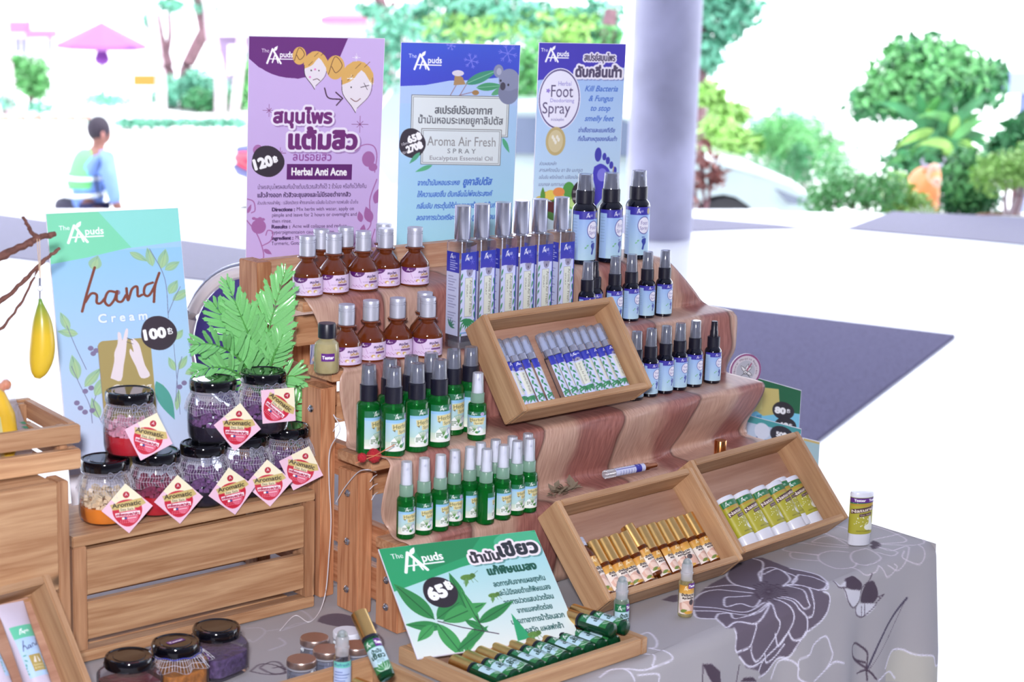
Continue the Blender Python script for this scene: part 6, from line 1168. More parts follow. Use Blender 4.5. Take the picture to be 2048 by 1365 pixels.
my = bpy.data.materials.new('banana_paint'); my.use_nodes = True; nt = my.node_tree; b = nt.nodes['Principled BSDF']; tc = nt.nodes.new('ShaderNodeTexCoord'); sx = nt.nodes.new('ShaderNodeSeparateXYZ'); nt.links.new(tc.outputs['Object'], sx.inputs[0]); mr = nt.nodes.new('ShaderNodeMapRange'); mr.inputs[1].default_value = Pb[0].z; mr.inputs[2].default_value = Pb[5].z; nt.links.new(sx.outputs[2], mr.inputs[0])
cr_ = nt.nodes.new('ShaderNodeValToRGB'); cr_.color_ramp.elements[0].color = lin((96, 150, 60))+(1,); cr_.color_ramp.elements[1].color = lin((226, 190, 50))+(1,); cr_.color_ramp.elements[1].position = .75; nt.links.new(mr.outputs[0], cr_.inputs[0]); nt.links.new(cr_.outputs[0], b.inputs['Base Color']); b.inputs['Roughness'].default_value = .3
mb.build('banana', my, ban)
# packet in the basket
pk = empty('clear_packet', (0, 0, 0), 0, 'clear packet with a yellow banana and leaf print standing in the slatted basket', 'packet')
def pkq(pts, Y=1.915): return [tuple(onY(x, y, Y)) for x, y in pts]
A4 = pkq([(-70, 738), (9, 739), (64, 885), (66, 935), (-70, 960)])
q = MB(); q.add([tuple(Vector(p)+Vector((0, .012, 0))) for p in A4]+A4, [(0, 1, 2, 3, 4), (9, 8, 7, 6, 5)]+[(i, (i+1) % 5, 5+(i+1) % 5, 5+i) for i in range(5)]); q.build('film', clear('packet_film', (226, 226, 240), .25, (.95, .96, 1), .08, .4), pk, smooth=False)
q = MB(); q.tube([onY(-30, 760, 1.921), onY(-6, 790, 1.921), onY(8, 830, 1.921), onY(16, 880, 1.921), onY(14, 930, 1.921)], [.003, .009, .012, .012, .006], 18); q.build('yellow_fruit', plain('banana_yellow', (222, 180, 50), .4, noise_amt=.1), pk)
q = MB(); q.ball(onY(12, 770, 1.921), .006, 12); q.ball(onY(4, 775, 1.921), .005, 12); q.build('orange_bead', plain('orange_bead', (226, 130, 40), .4), pk)
q = MB()
for k in range(5): c0 = onY(38+k*4, 845+k*9, 1.914); q.add([c0, c0+RT*.006+UP*.001, c0+RT*.009-UP*.002, c0+RT*.004-UP*.002], [(0, 1, 2, 3)])
o = q.build('leaf_print', plain('leaf_print_green', (40, 110, 80), .5), pk, smooth=False); o['kind'] = 'stuff'
q = MB(); q.box(-.001, 0, 0, .011, .001, .04); q.M = Matrix(); o = q.build('paper_strip', plain('cream_label', (206, 204, 150), .5), pk); o.location = onY(-4, 905, 1.9125)
# hand cream tubes in the lower left tray
lhc = Canvas(3, 7, 60, 130, (176, 206, 238)); lhc.rect(0, 0, 3, 1.7, (100, 196, 160)); logo(lhc, .7, .5, .7, the=False)
for L in ([(.5, 3.4), (.7, 2.7), (.9, 2.1)], [(.6, 3.0), (.85, 2.75), (1.0, 3.3)], [(1.3, 2.8), (1.1, 3.2), (1.4, 3.1), (1.45, 2.8), (1.5, 3.2)], [(1.7, 3.1), (1.75, 2.7), (2.0, 2.7), (2.05, 3.0)], [(2.5, 2.6), (2.2, 2.9), (2.4, 2.9), (2.7, 2.0), (2.6, 3.0)]): lhc.line(L, .09, (60, 60, 110), sm=4)
lhc.text('Cream', 1.1, 3.75, .36, (200, 220, 240), wmax=1.2); lhc.rect(.8, 4.1, 2.3, 6.3, (178, 156, 84)); lhc.poly([(1.1, 5.1), (1.4, 4.3), (1.5, 4.4), (1.4, 5.2)], (230, 222, 210)); lhc.poly([(1.7, 4.3), (2.0, 5.1), (1.7, 5.2)], (230, 222, 210)); lhc.text('Ginseng', .95, 5.6, .25, (236, 226, 200), wmax=1.2); lhc.text('& Honey', .95, 6.0, .25, (236, 226, 200), wmax=1.2)
for k in range(12): lhc.leaf([.2, 2.6][k % 2], 4.0+.25*k, .5, .4*k, .2, (90, 160, 140))
p = empty('hand_cream_tube', cat='tube'); 
vs = []; fs = []; n = 28; rings = [(.0175, .0175, 0), (.0178, .0178, .004), (.0182, .0165, .03), (.0195, .0125, .07), (.0215, .0060, .105), (.0225, .0012, .122), (.0225, .0010, .130)]
for a_, b2_, z in rings: vs += [(a_*math.cos(2*math.pi*i/n), b2_*math.sin(2*math.pi*i/n), z) for i in range(n)]
for j in range(len(rings)-1): fs += [(j*n+i, j*n+(i+1) % n, (j+1)*n+(i+1) % n, (j+1)*n+i) for i in range(n)]
q = MB(); q.add(vs, fs+[tuple(range(n-1, -1, -1)), tuple(range((len(rings)-1)*n, len(rings)*n))]); q.build('tube_body', plain('pearl_tube', (206, 196, 214), .3, noise_amt=.02, coat=.3), p)
q = MB(); q.lathe([(0, -.020), (.0150, -.020), (.0158, -.018), (.0158, -.0005), (0, -.0005)], 28); q.build('cap', M_wp, p)
def tubef(U, V):
    z = .020+.075*(1-V); zr = [g_[2] for g_ in rings]; a_ = np.interp(z, zr, [g_[0] for g_ in rings]); b2_ = np.interp(z, zr, [g_[1] for g_ in rings]); ang = H_+(-1.0+2.0*U); return (a_+.0003)*np.cos(ang), (b2_+.0004)*np.sin(ang), z
sheet('label', lhc, tubef, PR, p); u = []
bpy.context.view_layer.update()
for i, (x, y, s_) in enumerate([(.196, -.004, .1), (.150, .006, 1.25), (.106, -.002, 0)]): place(p, u, 0, label=['hand cream tube lying rightmost in the lower left tray, label up', 'hand cream tube turned on its side, between two others in the tray', 'hand cream tube farthest left in the lower left tray, label cut off'][i], M=lay(TR_L, x, y+.030, .0215+.004*(i == 1), -.04, s_) @ Matrix.Scale(.80, 4), group='hand cream tubes in the lower left tray')
# round-backed chair behind the fern
ch = empty('round_back_chair', (0, 0, 0), 0, 'chair with a white round metal back and purple cushion behind the fern', 'chair')
cc = onY(492, 690, 2.75); ch.location = (cc.x, cc.y, 0); Rc = 118/FPX*((cc-CAM).dot(FW)); T0_ = Vector((0, 0, cc.z))
q = MB(); q.tube([T0_+RT*Rc*math.cos(t)+Vector((0, 0, 1))*Rc*1.25*math.sin(t) for t in np.linspace(0, 6.28, 60)], .011, 10, caps=False); q.build('back_frame', plain('white_tube', (236, 226, 226), .3, noise_amt=0), ch)
q = MB(); q.tube([T0_+RT*Rc*1.13*math.cos(t)+FW*.03+Vector((0, 0, 1))*Rc*1.38*math.sin(t) for t in np.linspace(0, 6.28, 60)], .006, 10, caps=False); q.build('outer_rim', M_chr, ch)
hz = HF.copy(); q = MB(); n = 40; ring = [T0_+hz*.01+RT*Rc*.9*math.cos(2*math.pi*k/n)+Vector((0, 0, 1))*Rc*1.13*math.sin(2*math.pi*k/n) for k in range(n)]; q.add([tuple(p) for p in ring]+[tuple(p+hz*.03) for p in ring], [tuple(range(n)), tuple(range(2*n-1, n-1, -1))]+[(i, n+i, n+(i+1) % n, (i+1) % n) for i in range(n)]); q.build('back_cushion', plain('purple_vinyl', (66, 52, 140), .45, noise_amt=.1), ch)
q = MB(); q.M = Matrix.Translation(hz*.24+Vector((0, 0, 0))); q.lathe([(0, .42), (.2, .42), (.22, .44), (.22, .47), (.2, .49), (0, .49)], 32); q.build('seat', plain('purple_vinyl', (66, 52, 140), .45), ch)
for a in range(4):
    d_ = Vector((math.cos(a*1.57+.6), math.sin(a*1.57+.6), 0)); q = MB(); q.tube([hz*.24+d_*.15+Vector((0, 0, .42)), hz*.24+d_*.24], .011, 8); q.build('leg', M_chr, ch)
q = MB()
for s_ in (-1, 1): q.tube([hz*.10+RT*.12*s_+Vector((0, 0, .43)), T0_+RT*Rc*.5*s_-Vector((0, 0, Rc*1.05))], .009, 8)
q.build('back_support', M_chr, ch)

# ================================================================== BEYOND THE HALL
G = -1.65
def leafmat(name, c, var=.35):
    m = plain(name, c, .5, noise_amt=var, nscale=6); b = m.node_tree.nodes['Principled BSDF']; b.inputs['Subsurface Weight'].default_value = 0; return m
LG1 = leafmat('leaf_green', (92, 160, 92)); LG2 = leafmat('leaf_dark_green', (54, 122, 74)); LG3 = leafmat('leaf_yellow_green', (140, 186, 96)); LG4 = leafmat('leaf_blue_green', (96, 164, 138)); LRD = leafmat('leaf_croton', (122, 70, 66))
M_bk = plain('bark_brown', (112, 82, 90), .85, noise_amt=.3, nscale=9, bump=.3); M_pk = plain('bark_pale', (186, 170, 176), .85, noise_amt=.15, nscale=9); M_pot = plain('terracotta', (150, 100, 84), .7)
def foliage(name, parent, blobs, n, size, mat, seed=1, flat_=.6):
    """blobs: (centre, (rx, ry, rz)); n leaf quads spread mostly near the blob surfaces"""
    r = np.random.default_rng(seed); k = len(blobs); w8 = np.array([b[1][0]*b[1][2]+b[1][1]*b[1][2] for b in blobs]); idx = r.choice(k, n, p=w8/w8.sum())
    C0 = np.array([tuple(b[0]) for b in blobs])[idx]; R0 = np.array([b[1] for b in blobs])[idx]
    d = r.normal(size=(n, 3)); d /= np.linalg.norm(d, axis=1)[:, None]; rad = .3+.85*r.random((n, 1))**.75; P = C0+d*R0*rad
    nr = d*.6+r.normal(size=(n, 3))*1.0; nr[:, 2] += .5; nr /= np.linalg.norm(nr, axis=1)[:, None]; t = np.cross(nr, r.normal(size=(n, 3))); t /= np.linalg.norm(t, axis=1)[:, None]; b2 = np.cross(nr, t)
    L = size*(.6+.8*r.random((n, 1))); V = np.stack([P-t*L, P+b2*L*flat_*.6, P+t*L, P-b2*L*flat_*.6], 1).reshape(-1, 3); o0 = np.array(parent.location) if parent else np.zeros(3); V = V-o0
    me = bpy.data.meshes.new(name); me.vertices.add(len(V)); me.vertices.foreach_set('co', V.ravel()); me.loops.add(4*n); me.loops.foreach_set('vertex_index', np.arange(4*n, dtype='i')); me.polygons.add(n); me.polygons.foreach_set('loop_start', np.arange(0, 4*n, 4, dtype='i')); me.materials.append(mat); me.update(); me.validate()
    o = new_obj(name, me, parent); o['kind'] = 'stuff'; return o
def grp(x, y, d, rx, ry, rd=None):
    """blob seen at photo pixel x,y and depth d with pixel radii rx,ry"""
    k = d/FPX; return (far(x, y, d), (rx*k, (rd or rx)*k, ry*k))
def stems(parent, lines, mat, name='trunk'):
    o0 = Vector(parent.location)
    for pts, r0, r1 in lines:
        P = [Vector(p) for p in spline([tuple(Vector(p)-o0) for p in pts], 5)]; q = MB(); q.tube(P, [r0+(r1-r0)*i/(len(P)-1) for i in range(len(P))], 8); q.build(name, mat, parent)
def thing(name, x, y, d, label, cat, z=G, group=None):
    p = far(x, y, d); return empty(name, (p.x, p.y, z), 0, label, cat, group)
def down(p, z=G): return Vector((p.x, p.y, z))
# rounded tree at the right
t = thing('round_tree', 1865, 240, 19.5, 'round dark green bushy tree at the upper right', 'tree')
foliage('foliage', t, [grp(1865, 160, 19.5, 110, 60), grp(1790, 195, 19.5, 75, 45), grp(1930, 175, 19.5, 75, 55), grp(1850, 110, 19.5, 75, 40), grp(1745, 210, 19.5, 55, 36), grp(1980, 150, 19.5, 35, 30)], 3600, .068, LG2, 3); foliage('painted_lit_leaves', t, [grp(1860, 140, 19.2, 120, 62), grp(1790, 185, 19.2, 80, 42)], 1300, .06, LG1, 4)  # second, paler leaf set paints the lit part of the crown
stems(t, [([far(1860, 200, 19.5), far(1862, 300, 19.5), down(far(1862, 300, 19.5))], .06, .09)], M_bk)
# spiky big-leaved plant
t = thing('dragon_plant', 1880, 330, 17.3, 'big plant with long arching sword leaves before the round tree', 'plant'); o0 = Vector(t.location)
stems(t, [([far(1880, 300, 17.3), down(far(1880, 330, 17.3))], .05, .07)], M_bk, 'stem')
for k in range(46):
    a = -.35+ (math.pi+.7)*(k+.5)/46; L = random.uniform(.34, .58)*(1.2 if .9 < a < 2.3 else .95); cx = 1880+rj(34); cy = 275+rj(26)
    c0 = far(cx, cy, 17.2-.3*random.random()); d_ = RT*math.cos(a)+Vector((0, 0, 1))*math.sin(a)-HF*rj(.6); d_.normalize(); s_ = d_.cross(-HF).normalized(); P = []
    for j in range(6):
        f = j/5; c1 = c0+d_*L*f+Vector((0, 0, -1))*L*.45*f*f; wd = .046*math.sin(math.pi*(.15+.85*f)**.8)+.001; P.append((c1-s_*wd, c1+Vector((0, 0, -.01)), c1+s_*wd))
    q = MB(); q.add([tuple(p-o0) for r3 in P for p in r3], [f_ for j in range(5) for f_ in ((3*j, 3*j+1, 3*j+4, 3*j+3), (3*j+1, 3*j+2, 3*j+5, 3*j+4))]); q.build('leaf', [LG1, LG2, LG3][k % 3] if k % 4 else LG2, t)
foliage('undergrowth', t, [grp(1830, 320, 17.3, 60, 45), grp(1900, 340, 17.3, 80, 50)], 1400, .05, LG2, 8)
def potted(x, y, d, label, blobs, n, size, mat, seed, pot=(.16, .2), potp=None, trunks=(), extra=None, bark=M_bk):
    p = far(x, y, d); zb_ = -.55 if d < 14.5 else G; t = empty('potted_bush', (p.x, p.y, zb_), 0, label, 'plant'); q = MB(); R_, h_ = pot; top = p.z-zb_
    q.lathe([(0, 0), (R_*.75, 0), (R_, top-.03), (R_*1.08, top-.03), (R_*1.08, top), (R_*.92, top), (R_*.9, top-.03), (0, top-.03)], 28); q.build('pot', M_pot, t); foliage('foliage', t, blobs, n, size, mat, seed)
    if extra: foliage('painted_lit_leaves', t, *extra)  # paler leaves, light on the bush put into their colour
    if trunks: stems(t, trunks, bark, 'trunk')
    return t
potted(1690, 432, 13.2, 'low airy bush in a wide terracotta pot near the car nose', [grp(1690, 380, 13.2, 60, 45), grp(1640, 405, 13.2, 40, 28), grp(1760, 385, 13.2, 50, 45)], 1500, .028, LG1, 11, (.17, .2), trunks=[([far(1706, 420, 13.2), far(1710, 380, 13.2), far(1712, 350, 13.2)], .014, .008), ([far(1735, 425, 13.2), far(1736, 380, 13.2)], .010, .006)])
potted(2012, 434, 12.9, 'bonsai-like bush with pale forked trunks at the right edge', [grp(2030, 340, 12.9, 60, 40), grp(1985, 350, 12.9, 45, 38), grp(2060, 330, 12.9, 50, 40)], 1900, .026, LG3, 12, (.19, .2), trunks=[([far(2012, 430, 12.9), far(2010, 395, 12.9), far(2018, 360, 12.9)], .020, .010), ([far(2020, 430, 12.9), far(2032, 395, 12.9), far(2040, 360, 12.9)], .018, .010), ([far(2034, 430, 12.9), far(2048, 390, 12.9), far(2052, 360, 12.9)], .016, .010)], bark=M_pk)
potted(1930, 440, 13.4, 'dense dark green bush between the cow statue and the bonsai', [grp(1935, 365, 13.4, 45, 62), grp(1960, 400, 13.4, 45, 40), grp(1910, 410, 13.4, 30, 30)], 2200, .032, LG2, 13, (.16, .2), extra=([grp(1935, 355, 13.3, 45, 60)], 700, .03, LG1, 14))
potted(1800, 440, 13.6, 'yellow-green leafy plant in front of the cow statue', [grp(1790, 385, 13.6, 35, 40), grp(1820, 410, 13.6, 45, 25)], 900, .034, LG3, 15, (.12, .16))
t = thing('spider_plant', 1850, 440, 13.0, 'low plant with pale arching blades before the cow statue', 'plant', -.55); o0 = Vector(t.location)
for k in range(14):
    a = .25+2.6*k/13; c0 = far(1850, 436, 13.0); d_ = RT*math.cos(a)+Vector((0, 0, 1))*math.sin(a); s_ = d_.cross(-HF).normalized(); L = .2; q = MB(); P = [(c0+d_*L*f+Vector((0, 0, -.10*f*f))-s_*.014*(1-f), c0+d_*L*f+Vector((0, 0, -.10*f*f))+s_*.014*(1-f)) for f in (0, .35, .7, 1)]
    q.add([tuple(p-o0) for r2 in P for p in r2], [(2*j, 2*j+1, 2*j+3, 2*j+2) for j in range(3)]); q.build('leaf', LG3 if k % 2 else plain('leaf_variegated', (196, 216, 186), .5), t)
q = MB(); q.M = Matrix.Translation(Vector(far(1850, 436, 13.0))-o0); q.lathe([(0, -.42), (.08, -.42), (.10, -.02), (0, -.02)], 20); q.build('pot', M_pot, t)
t = thing('leafy_shrub', 2045, 300, 15, 'large-leaved dark shrub at the right edge of the picture', 'shrub'); foliage('foliage', t, [grp(2040, 280, 15, 38, 50), grp(2000, 300, 15, 30, 30), grp(2075, 330, 15, 40, 60)], 700, .075, LG2, 17, .8); stems(t, [([far(2040, 300, 15), down(far(2045, 320, 15))], .04, .05)], M_bk)
# palms and greenery in the middle
def palm(x, y, d, label, n, L, seed, mat, base_y):
    t = thing('areca_palm', x, y, d, label, 'palm'); o0 = Vector(t.location); rr = random.Random(seed); c0 = far(x, y, d)
    for k in range(3): stems(t, [([c0+Vector((rr.uniform(-.1, .1), 0, .0)), down(c0)+Vector((rr.uniform(-.15, .15), rr.uniform(-.1, .1), 0))], .03, .04)], M_pk)
    for k in range(n):
        a = math.radians(rr.uniform(10, 170)); d_ = (RT*math.cos(a)+Vector((0, 0, 1))*math.sin(a)*.9+HF*rr.uniform(-.7, .7)).normalized(); P = [c0+Vector((rr.uniform(-.1, .1), 0, rr.uniform(-.5, .1)))+d_*L*f+Vector((0, 0, -.75*L*f*f)) for f in np.linspace(0, 1, 9)]
        q = MB(); q.tube([p-o0 for p in P], .006, 4); vs = []; fs = []
        for j in range(1, 9):
            tg = (P[j]-P[j-1]).normalized(); s_ = tg.cross(Vector((0, 0, 1))); s_ = s_.normalized() if s_.length > .05 else RT.copy()
            for e in range(3):
                c1 = P[j-1].lerp(P[j], e/3)
                for sg in (-1, 1): w1 = c1+s_*sg*L*.22*math.sin(math.pi*(.15+.8*j/9))+tg*L*.14+Vector((0, 0, -.10*L)); m1 = c1.lerp(w1, .5)+tg*.012; q.add([tuple(c1-o0), tuple(m1-o0), tuple(w1-o0), tuple(c1.lerp(w1, .5)-tg*.012-o0)], [(0, 1, 2, 3)])
        q.build('frond', mat, t, smooth=False)
palm(1590, 275, 24, 'areca palm clump behind the white car', 34, 1.15, 5, LG1, 0); palm(1555, 250, 26, 'pale areca palm left of the clump behind the car', 22, 1.1, 6, LG4, 0); palm(1610, 310, 22.5, 'low dark palm close behind the car bonnet', 14, .68, 9, LG2, 0)
t = thing('hedge_bush', 1450, 290, 24, 'yellow-green bush between the pillar and the palms', 'bush'); foliage('foliage', t, [grp(1440, 265, 24, 40, 30), grp(1480, 285, 24, 45, 25), grp(1460, 225, 24.5, 40, 22), grp(1420, 190, 24.5, 30, 26)], 1500, .075, LG3, 21); stems(t, [([far(1450, 260, 24), down(far(1450, 290, 24))], .03, .04)], M_bk)
t = thing('tall_tree', 1430, 250, 27, 'tall leafy tree right of the pillar at the top of the picture', 'tree'); foliage('foliage', t, [grp(1430, 40, 27, 70, 50), grp(1410, 110, 27, 45, 40), grp(1480, 20, 27, 50, 30), grp(1400, -60, 27, 120, 70)], 2600, .10, LG4, 22); stems(t, [([far(1395, 0, 27), far(1392, 140, 27), down(far(1392, 200, 27))], .12, .2)], M_bk)
t = thing('croton_shrub', 1420, 400, 14.2, 'dark red-leaved shrub with bare stems beside the pillar', 'shrub', -.55); stems(t, [([far(1410, 425, 14.2), far(1405, 360, 14.2), far(1392, 300, 14.2)], .012, .006), ([far(1412, 425, 14.2), far(1425, 360, 14.2), far(1445, 320, 14.2)], .012, .006), ([far(1400, 425, 14.2), far(1388, 380, 14.2), far(1380, 350, 14.2)], .012, .006), ([far(1408, 370, 14.2), far(1402, 300, 14.2), far(1400, 275, 14.2)], .010, .005)], plain('red_stem', (120, 84, 92), .7)); foliage('foliage', t, [grp(1395, 370, 14.2, 26, 30), grp(1408, 320, 14.2, 24, 40), grp(1430, 350, 14.2, 24, 30), grp(1385, 405, 14.2, 16, 20)], 160, .045, LRD, 23)
# foliage above the posters
t = thing('street_tree', 1000, 200, 30, 'large pale leafy tree above the blue posters', 'tree'); foliage('foliage', t, [grp(900, 60, 30, 90, 30), grp(1000, 50, 30, 90, 34), grp(1110, 45, 30, 80, 40), grp(1160, 100, 30, 60, 30), grp(1200, 60, 30, 50, 60), grp(960, 10, 30, 110, 24), grp(830, 25, 30, 40, 16)], 3600, .10, LG4, 24); foliage('painted_lit_leaves', t, [grp(950, 55, 29.8, 120, 28), grp(1120, 60, 29.8, 90, 40)], 1300, .09, LG3, 25)  # yellower leaf set stands in for light on the foliage
stems(t, [([far(890, 80, 30), far(895, 40, 30), far(900, -30, 30)], .07, .05), ([far(960, 45, 30), far(955, 10, 30), far(970, -40, 30)], .09, .07), ([far(985, 40, 30), far(990, 0, 30), far(985, -50, 30)], .06, .05), ([far(870, 70, 30), far(900, 40, 30), far(925, 0, 30)], .05, .03), ([far(955, 40, 30), down(far(955, 120, 30))], .12, .14)], M_bk)
t = thing('shade_tree', 1220, 200, 26, 'dark-trunked tree just left of the pillar', 'tree'); foliage('foliage', t, [grp(1215, 110, 26, 30, 60), grp(1170, 150, 26, 60, 40), grp(1060, 170, 26, 30, 90)], 1300, .08, LG1, 26); stems(t, [([far(1222, 20, 26), far(1215, 100, 26), down(far(1212, 220, 26))], .09, .12)], M_bk)
t = thing('hibiscus_hedge', 1060, 240, 28, 'pale green hedge seen between the blue and the foot spray posters', 'hedge'); foliage('foliage', t, [grp(1055, 150, 28, 40, 90), grp(780, 120, 28, 40, 90), grp(785, 60, 28, 60, 40)], 1500, .07, LG4, 27); stems(t, [([far(1055, 180, 28), down(far(1055, 260, 28))], .04, .05)], M_bk)
# white car
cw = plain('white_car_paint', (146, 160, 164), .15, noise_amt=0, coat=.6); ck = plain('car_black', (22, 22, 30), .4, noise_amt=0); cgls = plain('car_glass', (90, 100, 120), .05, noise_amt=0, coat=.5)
car = empty('white_car', (0, 0, G), 0, 'white hatchback parked behind the hall edge, bonnet pointing right', 'car'); dcar = 19.0
whl = far(1453, 432, dcar); nose = far(1640, 440, dcar+.05); ax = Vector((nose.x-whl.x, nose.y-whl.y, 0)).normalized(); sd = Vector((-ax.y, ax.x, 0)); zc_ = whl.z-.45
car.matrix_world = Matrix(((ax.x, sd.x, 0, whl.x), (ax.y, sd.y, 0, whl.y), (0, 0, 1, zc_), (0, 0, 0, 1)))
# side profile (x forward from front axle, z up)
prof = [(.82, .22), (.88, .35), (.90, .55), (.84, .68), (.70, .78), (.35, .90), (0, .98), (-.25, 1.03), (-.60, 1.22), (-1.0, 1.42), (-1.5, 1.50), (-2.4, 1.46), (-3.0, 1.30), (-3.2, 1.0), (-3.25, .5), (-3.15, .25), (-2.95, .22)]
def arc(cx, r): return [(cx+r*math.cos(t), .32+r*math.sin(t)) for t in np.linspace(math.pi-.25, .25, 9)][::1]
outl = prof+[(-2.95, .22)]+[(-2.55+.36*math.cos(t), .32+.36*math.sin(t)) for t in np.linspace(math.pi+.25, -.25, 11)]+[(-.42, .2)]+[(.36*math.cos(t), .32+.36*math.sin(t)) for t in np.linspace(math.pi+.25, -.25, 11)]
outl = [p for i, p in enumerate(outl) if i == 0 or (abs(p[0]-outl[i-1][0])+abs(p[1]-outl[i-1][1])) > .004]
wds = [(0.0, 1.0), (.10, .995), (.20, .965), (.30, .90)]; q = MB(); n = len(outl); vs = []
def ring_(y, s_): return [((px+1.1)*s_-1.1 if pz_ > .5 else px, y-(0 if pz_ < .95 else (.10*(pz_-.95)/.5)*np.sign(y-.85)*1.2), .32+(pz_-.32)*s_ if pz_ > .5 else pz_) for px, pz_ in outl]
R4 = [ring_(.02, .965), ring_(0.0, .99) if 0 else ring_(.0, .975), ring_(.10, 1.0), ring_(1.60, 1.0), ring_(1.70, .975)]
R4 = [ring_(.0, .96), ring_(.03, .985), ring_(.12, 1.0), ring_(1.58, 1.0), ring_(1.67, .985), ring_(1.70, .96)]
for r_ in R4: vs += r_
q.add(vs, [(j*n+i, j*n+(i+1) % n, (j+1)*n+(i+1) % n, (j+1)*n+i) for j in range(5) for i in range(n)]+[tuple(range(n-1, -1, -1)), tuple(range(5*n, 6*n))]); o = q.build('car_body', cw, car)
for nm, cx in (('wheel', 0), ('wheel', -2.55)):
    for yy, sg in ((.02, 1), (1.68, -1)):
        q = MB(); q.M = Matrix.Translation((cx, yy, .32)) @ Matrix.Rotation(math.pi/2*sg, 4, 'X'); q.lathe([(.19, .004), (.24, .012), (.31, .010), (.325, -.02), (.325, -.17), (.1, -.18)], 36); wo = q.build(nm, ck, car)
        q = MB(); q.M = Matrix.Translation((cx, yy, .32)) @ Matrix.Rotation(math.pi/2*sg, 4, 'X'); q.lathe([(0, .0), (.05, .0), (.06, -.02), (.19, -.03), (.20, -.0), (.205, .004)], 30)
        for k in range(5):
            a = k*1.2566; q.prism([(.04*math.cos(a-.7), .04*math.sin(a-.7)), (.19*math.cos(a-.16), .19*math.sin(a-.16)), (.19*math.cos(a+.16), .19*math.sin(a+.16)), (.04*math.cos(a+.7), .04*math.sin(a+.7))], -.012, .004)
        q.build('rim', plain('alloy', (200, 204, 214), .3, .7, noise_amt=0), wo)
q = MB(); q.add([(.46, -.012, .74), (.80, -.008, .62), (.86, .05, .58), (.80, .02, .55), (.60, -.012, .60)], [(0, 1, 2, 3, 4)]); q.add([(.86, .12, .60), (.905, .3, .57), (.905, .34, .50), (.88, .12, .52)], [(0, 1, 2, 3)]); q.build('headlamp', cgls, car)
q = MB(); q.box(.895, .4, .30, .915, 1.3, .44); q.box(.880, .35, .50, .912, 1.35, .56); q.build('grille', ck, car)
q = MB(); q.add([(-.30, .16, 1.045), (-1.02, .24, 1.43), (-1.02, 1.46, 1.43), (-.30, 1.54, 1.045)], [(0, 1, 2, 3)]); q.add([(-.42, .015, 1.02), (-1.08, .07, 1.38), (-2.3, .07, 1.38), (-2.5, .02, 1.02)], [(0, 1, 2, 3)]); q.build('window', cgls, car, smooth=False)
# cow statue
cwo = plain('cow_brown', (206, 122, 66), .5, noise_amt=.12, nscale=5); cwf = plain('cow_face_pale', (196, 150, 132), .5)
cow = thing('cow_statue', 1852, 380, 15.2, 'orange-brown cow statue with grey horns among the bushes', 'statue'); k15 = 15.2/FPX; o0 = Vector(cow.location)
def skin(name, nodes, edges, radii, mat, parent, sub=2, root=0):
    me = bpy.data.meshes.new(name); me.from_pydata([tuple(v) for v in nodes], edges, []); o = new_obj(name, me, parent); me.materials.append(mat)
    sk = o.modifiers.new('skin', 'SKIN'); sk.use_smooth_shade = True
    L_ = me.skin_vertices[0].data if me.skin_vertices else None
    if L_ is None:
        bm = bmesh.new(); bm.from_mesh(me); bm.verts.layers.skin.verify(); bm.to_mesh(me); bm.free(); L_ = me.skin_vertices[0].data
    for i, r_ in enumerate(radii): L_[i].radius = (r_, r_) if not isinstance(r_, tuple) else r_; L_[i].use_root = (i == root)
    sb = o.modifiers.new('sub', 'SUBSURF'); sb.levels = sub; sb.render_levels = sub; return o
cp = lambda x, y, dd=0: far(x, y, 15.2+dd)-o0
gz = 0
Nn = [cp(1848, 370, .1), cp(1845, 368, .6), cp(1842, 372, 1.1), cp(1856, 352, -.1), cp(1866, 342, -.3), cp(1870, 352, -.45), cp(1874, 366, -.52), cp(1832, 400, .1), cp(1866, 402, .1), cp(1830, 402, 1.0), cp(1856, 402, 1.0)]
for i, (a, b2_) in enumerate(((7, 0), (8, 0), (9, 2), (10, 2))): pass
ft = [Vector((Nn[i].x, Nn[i].y, .0)) for i in (7, 8, 9, 10)]; Nn += ft
skin('cow_body', Nn, [(0, 1), (1, 2), (0, 3), (3, 4), (4, 5), (5, 6), (0, 7), (0, 8), (2, 9), (2, 10), (7, 11), (8, 12), (9, 13), (10, 14)], [.13, .14, .13, .085, .062, .052, .034, .055, .055, .06, .06, .03, .03, .032, .032], cwo, cow)
q = MB(); q.ball(tuple(cp(1868, 347, -.42)), .066, 14, sc=(.8, .8, 1.25)); q.ball(tuple(cp(1874, 364, -.60)), .040, 12); q.build('face', cwf, cow)
for s_ in (-1, 1):
    q = MB(); hb_ = cp(1866+s_*9, 334, -.3); q.tube([hb_, hb_+RT*s_*.045+Vector((0, 0, .015)), hb_+RT*s_*.055+Vector((0, 0, .05)), hb_+RT*s_*.04+Vector((0, 0, .085))], [.018, .016, .011, .003], 10); q.build('horn', plain('horn_grey', (150, 146, 170), .4), cow)
    q = MB(); q.ball(tuple(cp(1866+s_*16, 342, -.28)), .03, 10, sc=(1.1, .5, .5)); q.build('ear', cwo, cow)
# plinth of the statue
tag(flat('statue_plinth', [(o0.x-.5, o0.y-.6), (o0.x+.5, o0.y-.6), (o0.x+.5, o0.y+1.0), (o0.x-.5, o0.y+1.0)], G+.001, M_road, .0009), kind='structure') if 0 else None
# blue-grey wall piece at the right edge
q = MB(); A = far(2020, 165, 24); q.M = Matrix.Translation(A); q.box(0, 0, -.15, 2.5, .3, .12); q.box(.6, .05, G-A.z, .8, .25, -.15); q.box(2.0, .05, G-A.z, 2.2, .25, -.15); o = q.build('bus_shelter', plain('blue_grey_paint', (120, 130, 170), .5)); tag(o, 'blue-grey roof edge on posts at the far right', 'shelter')

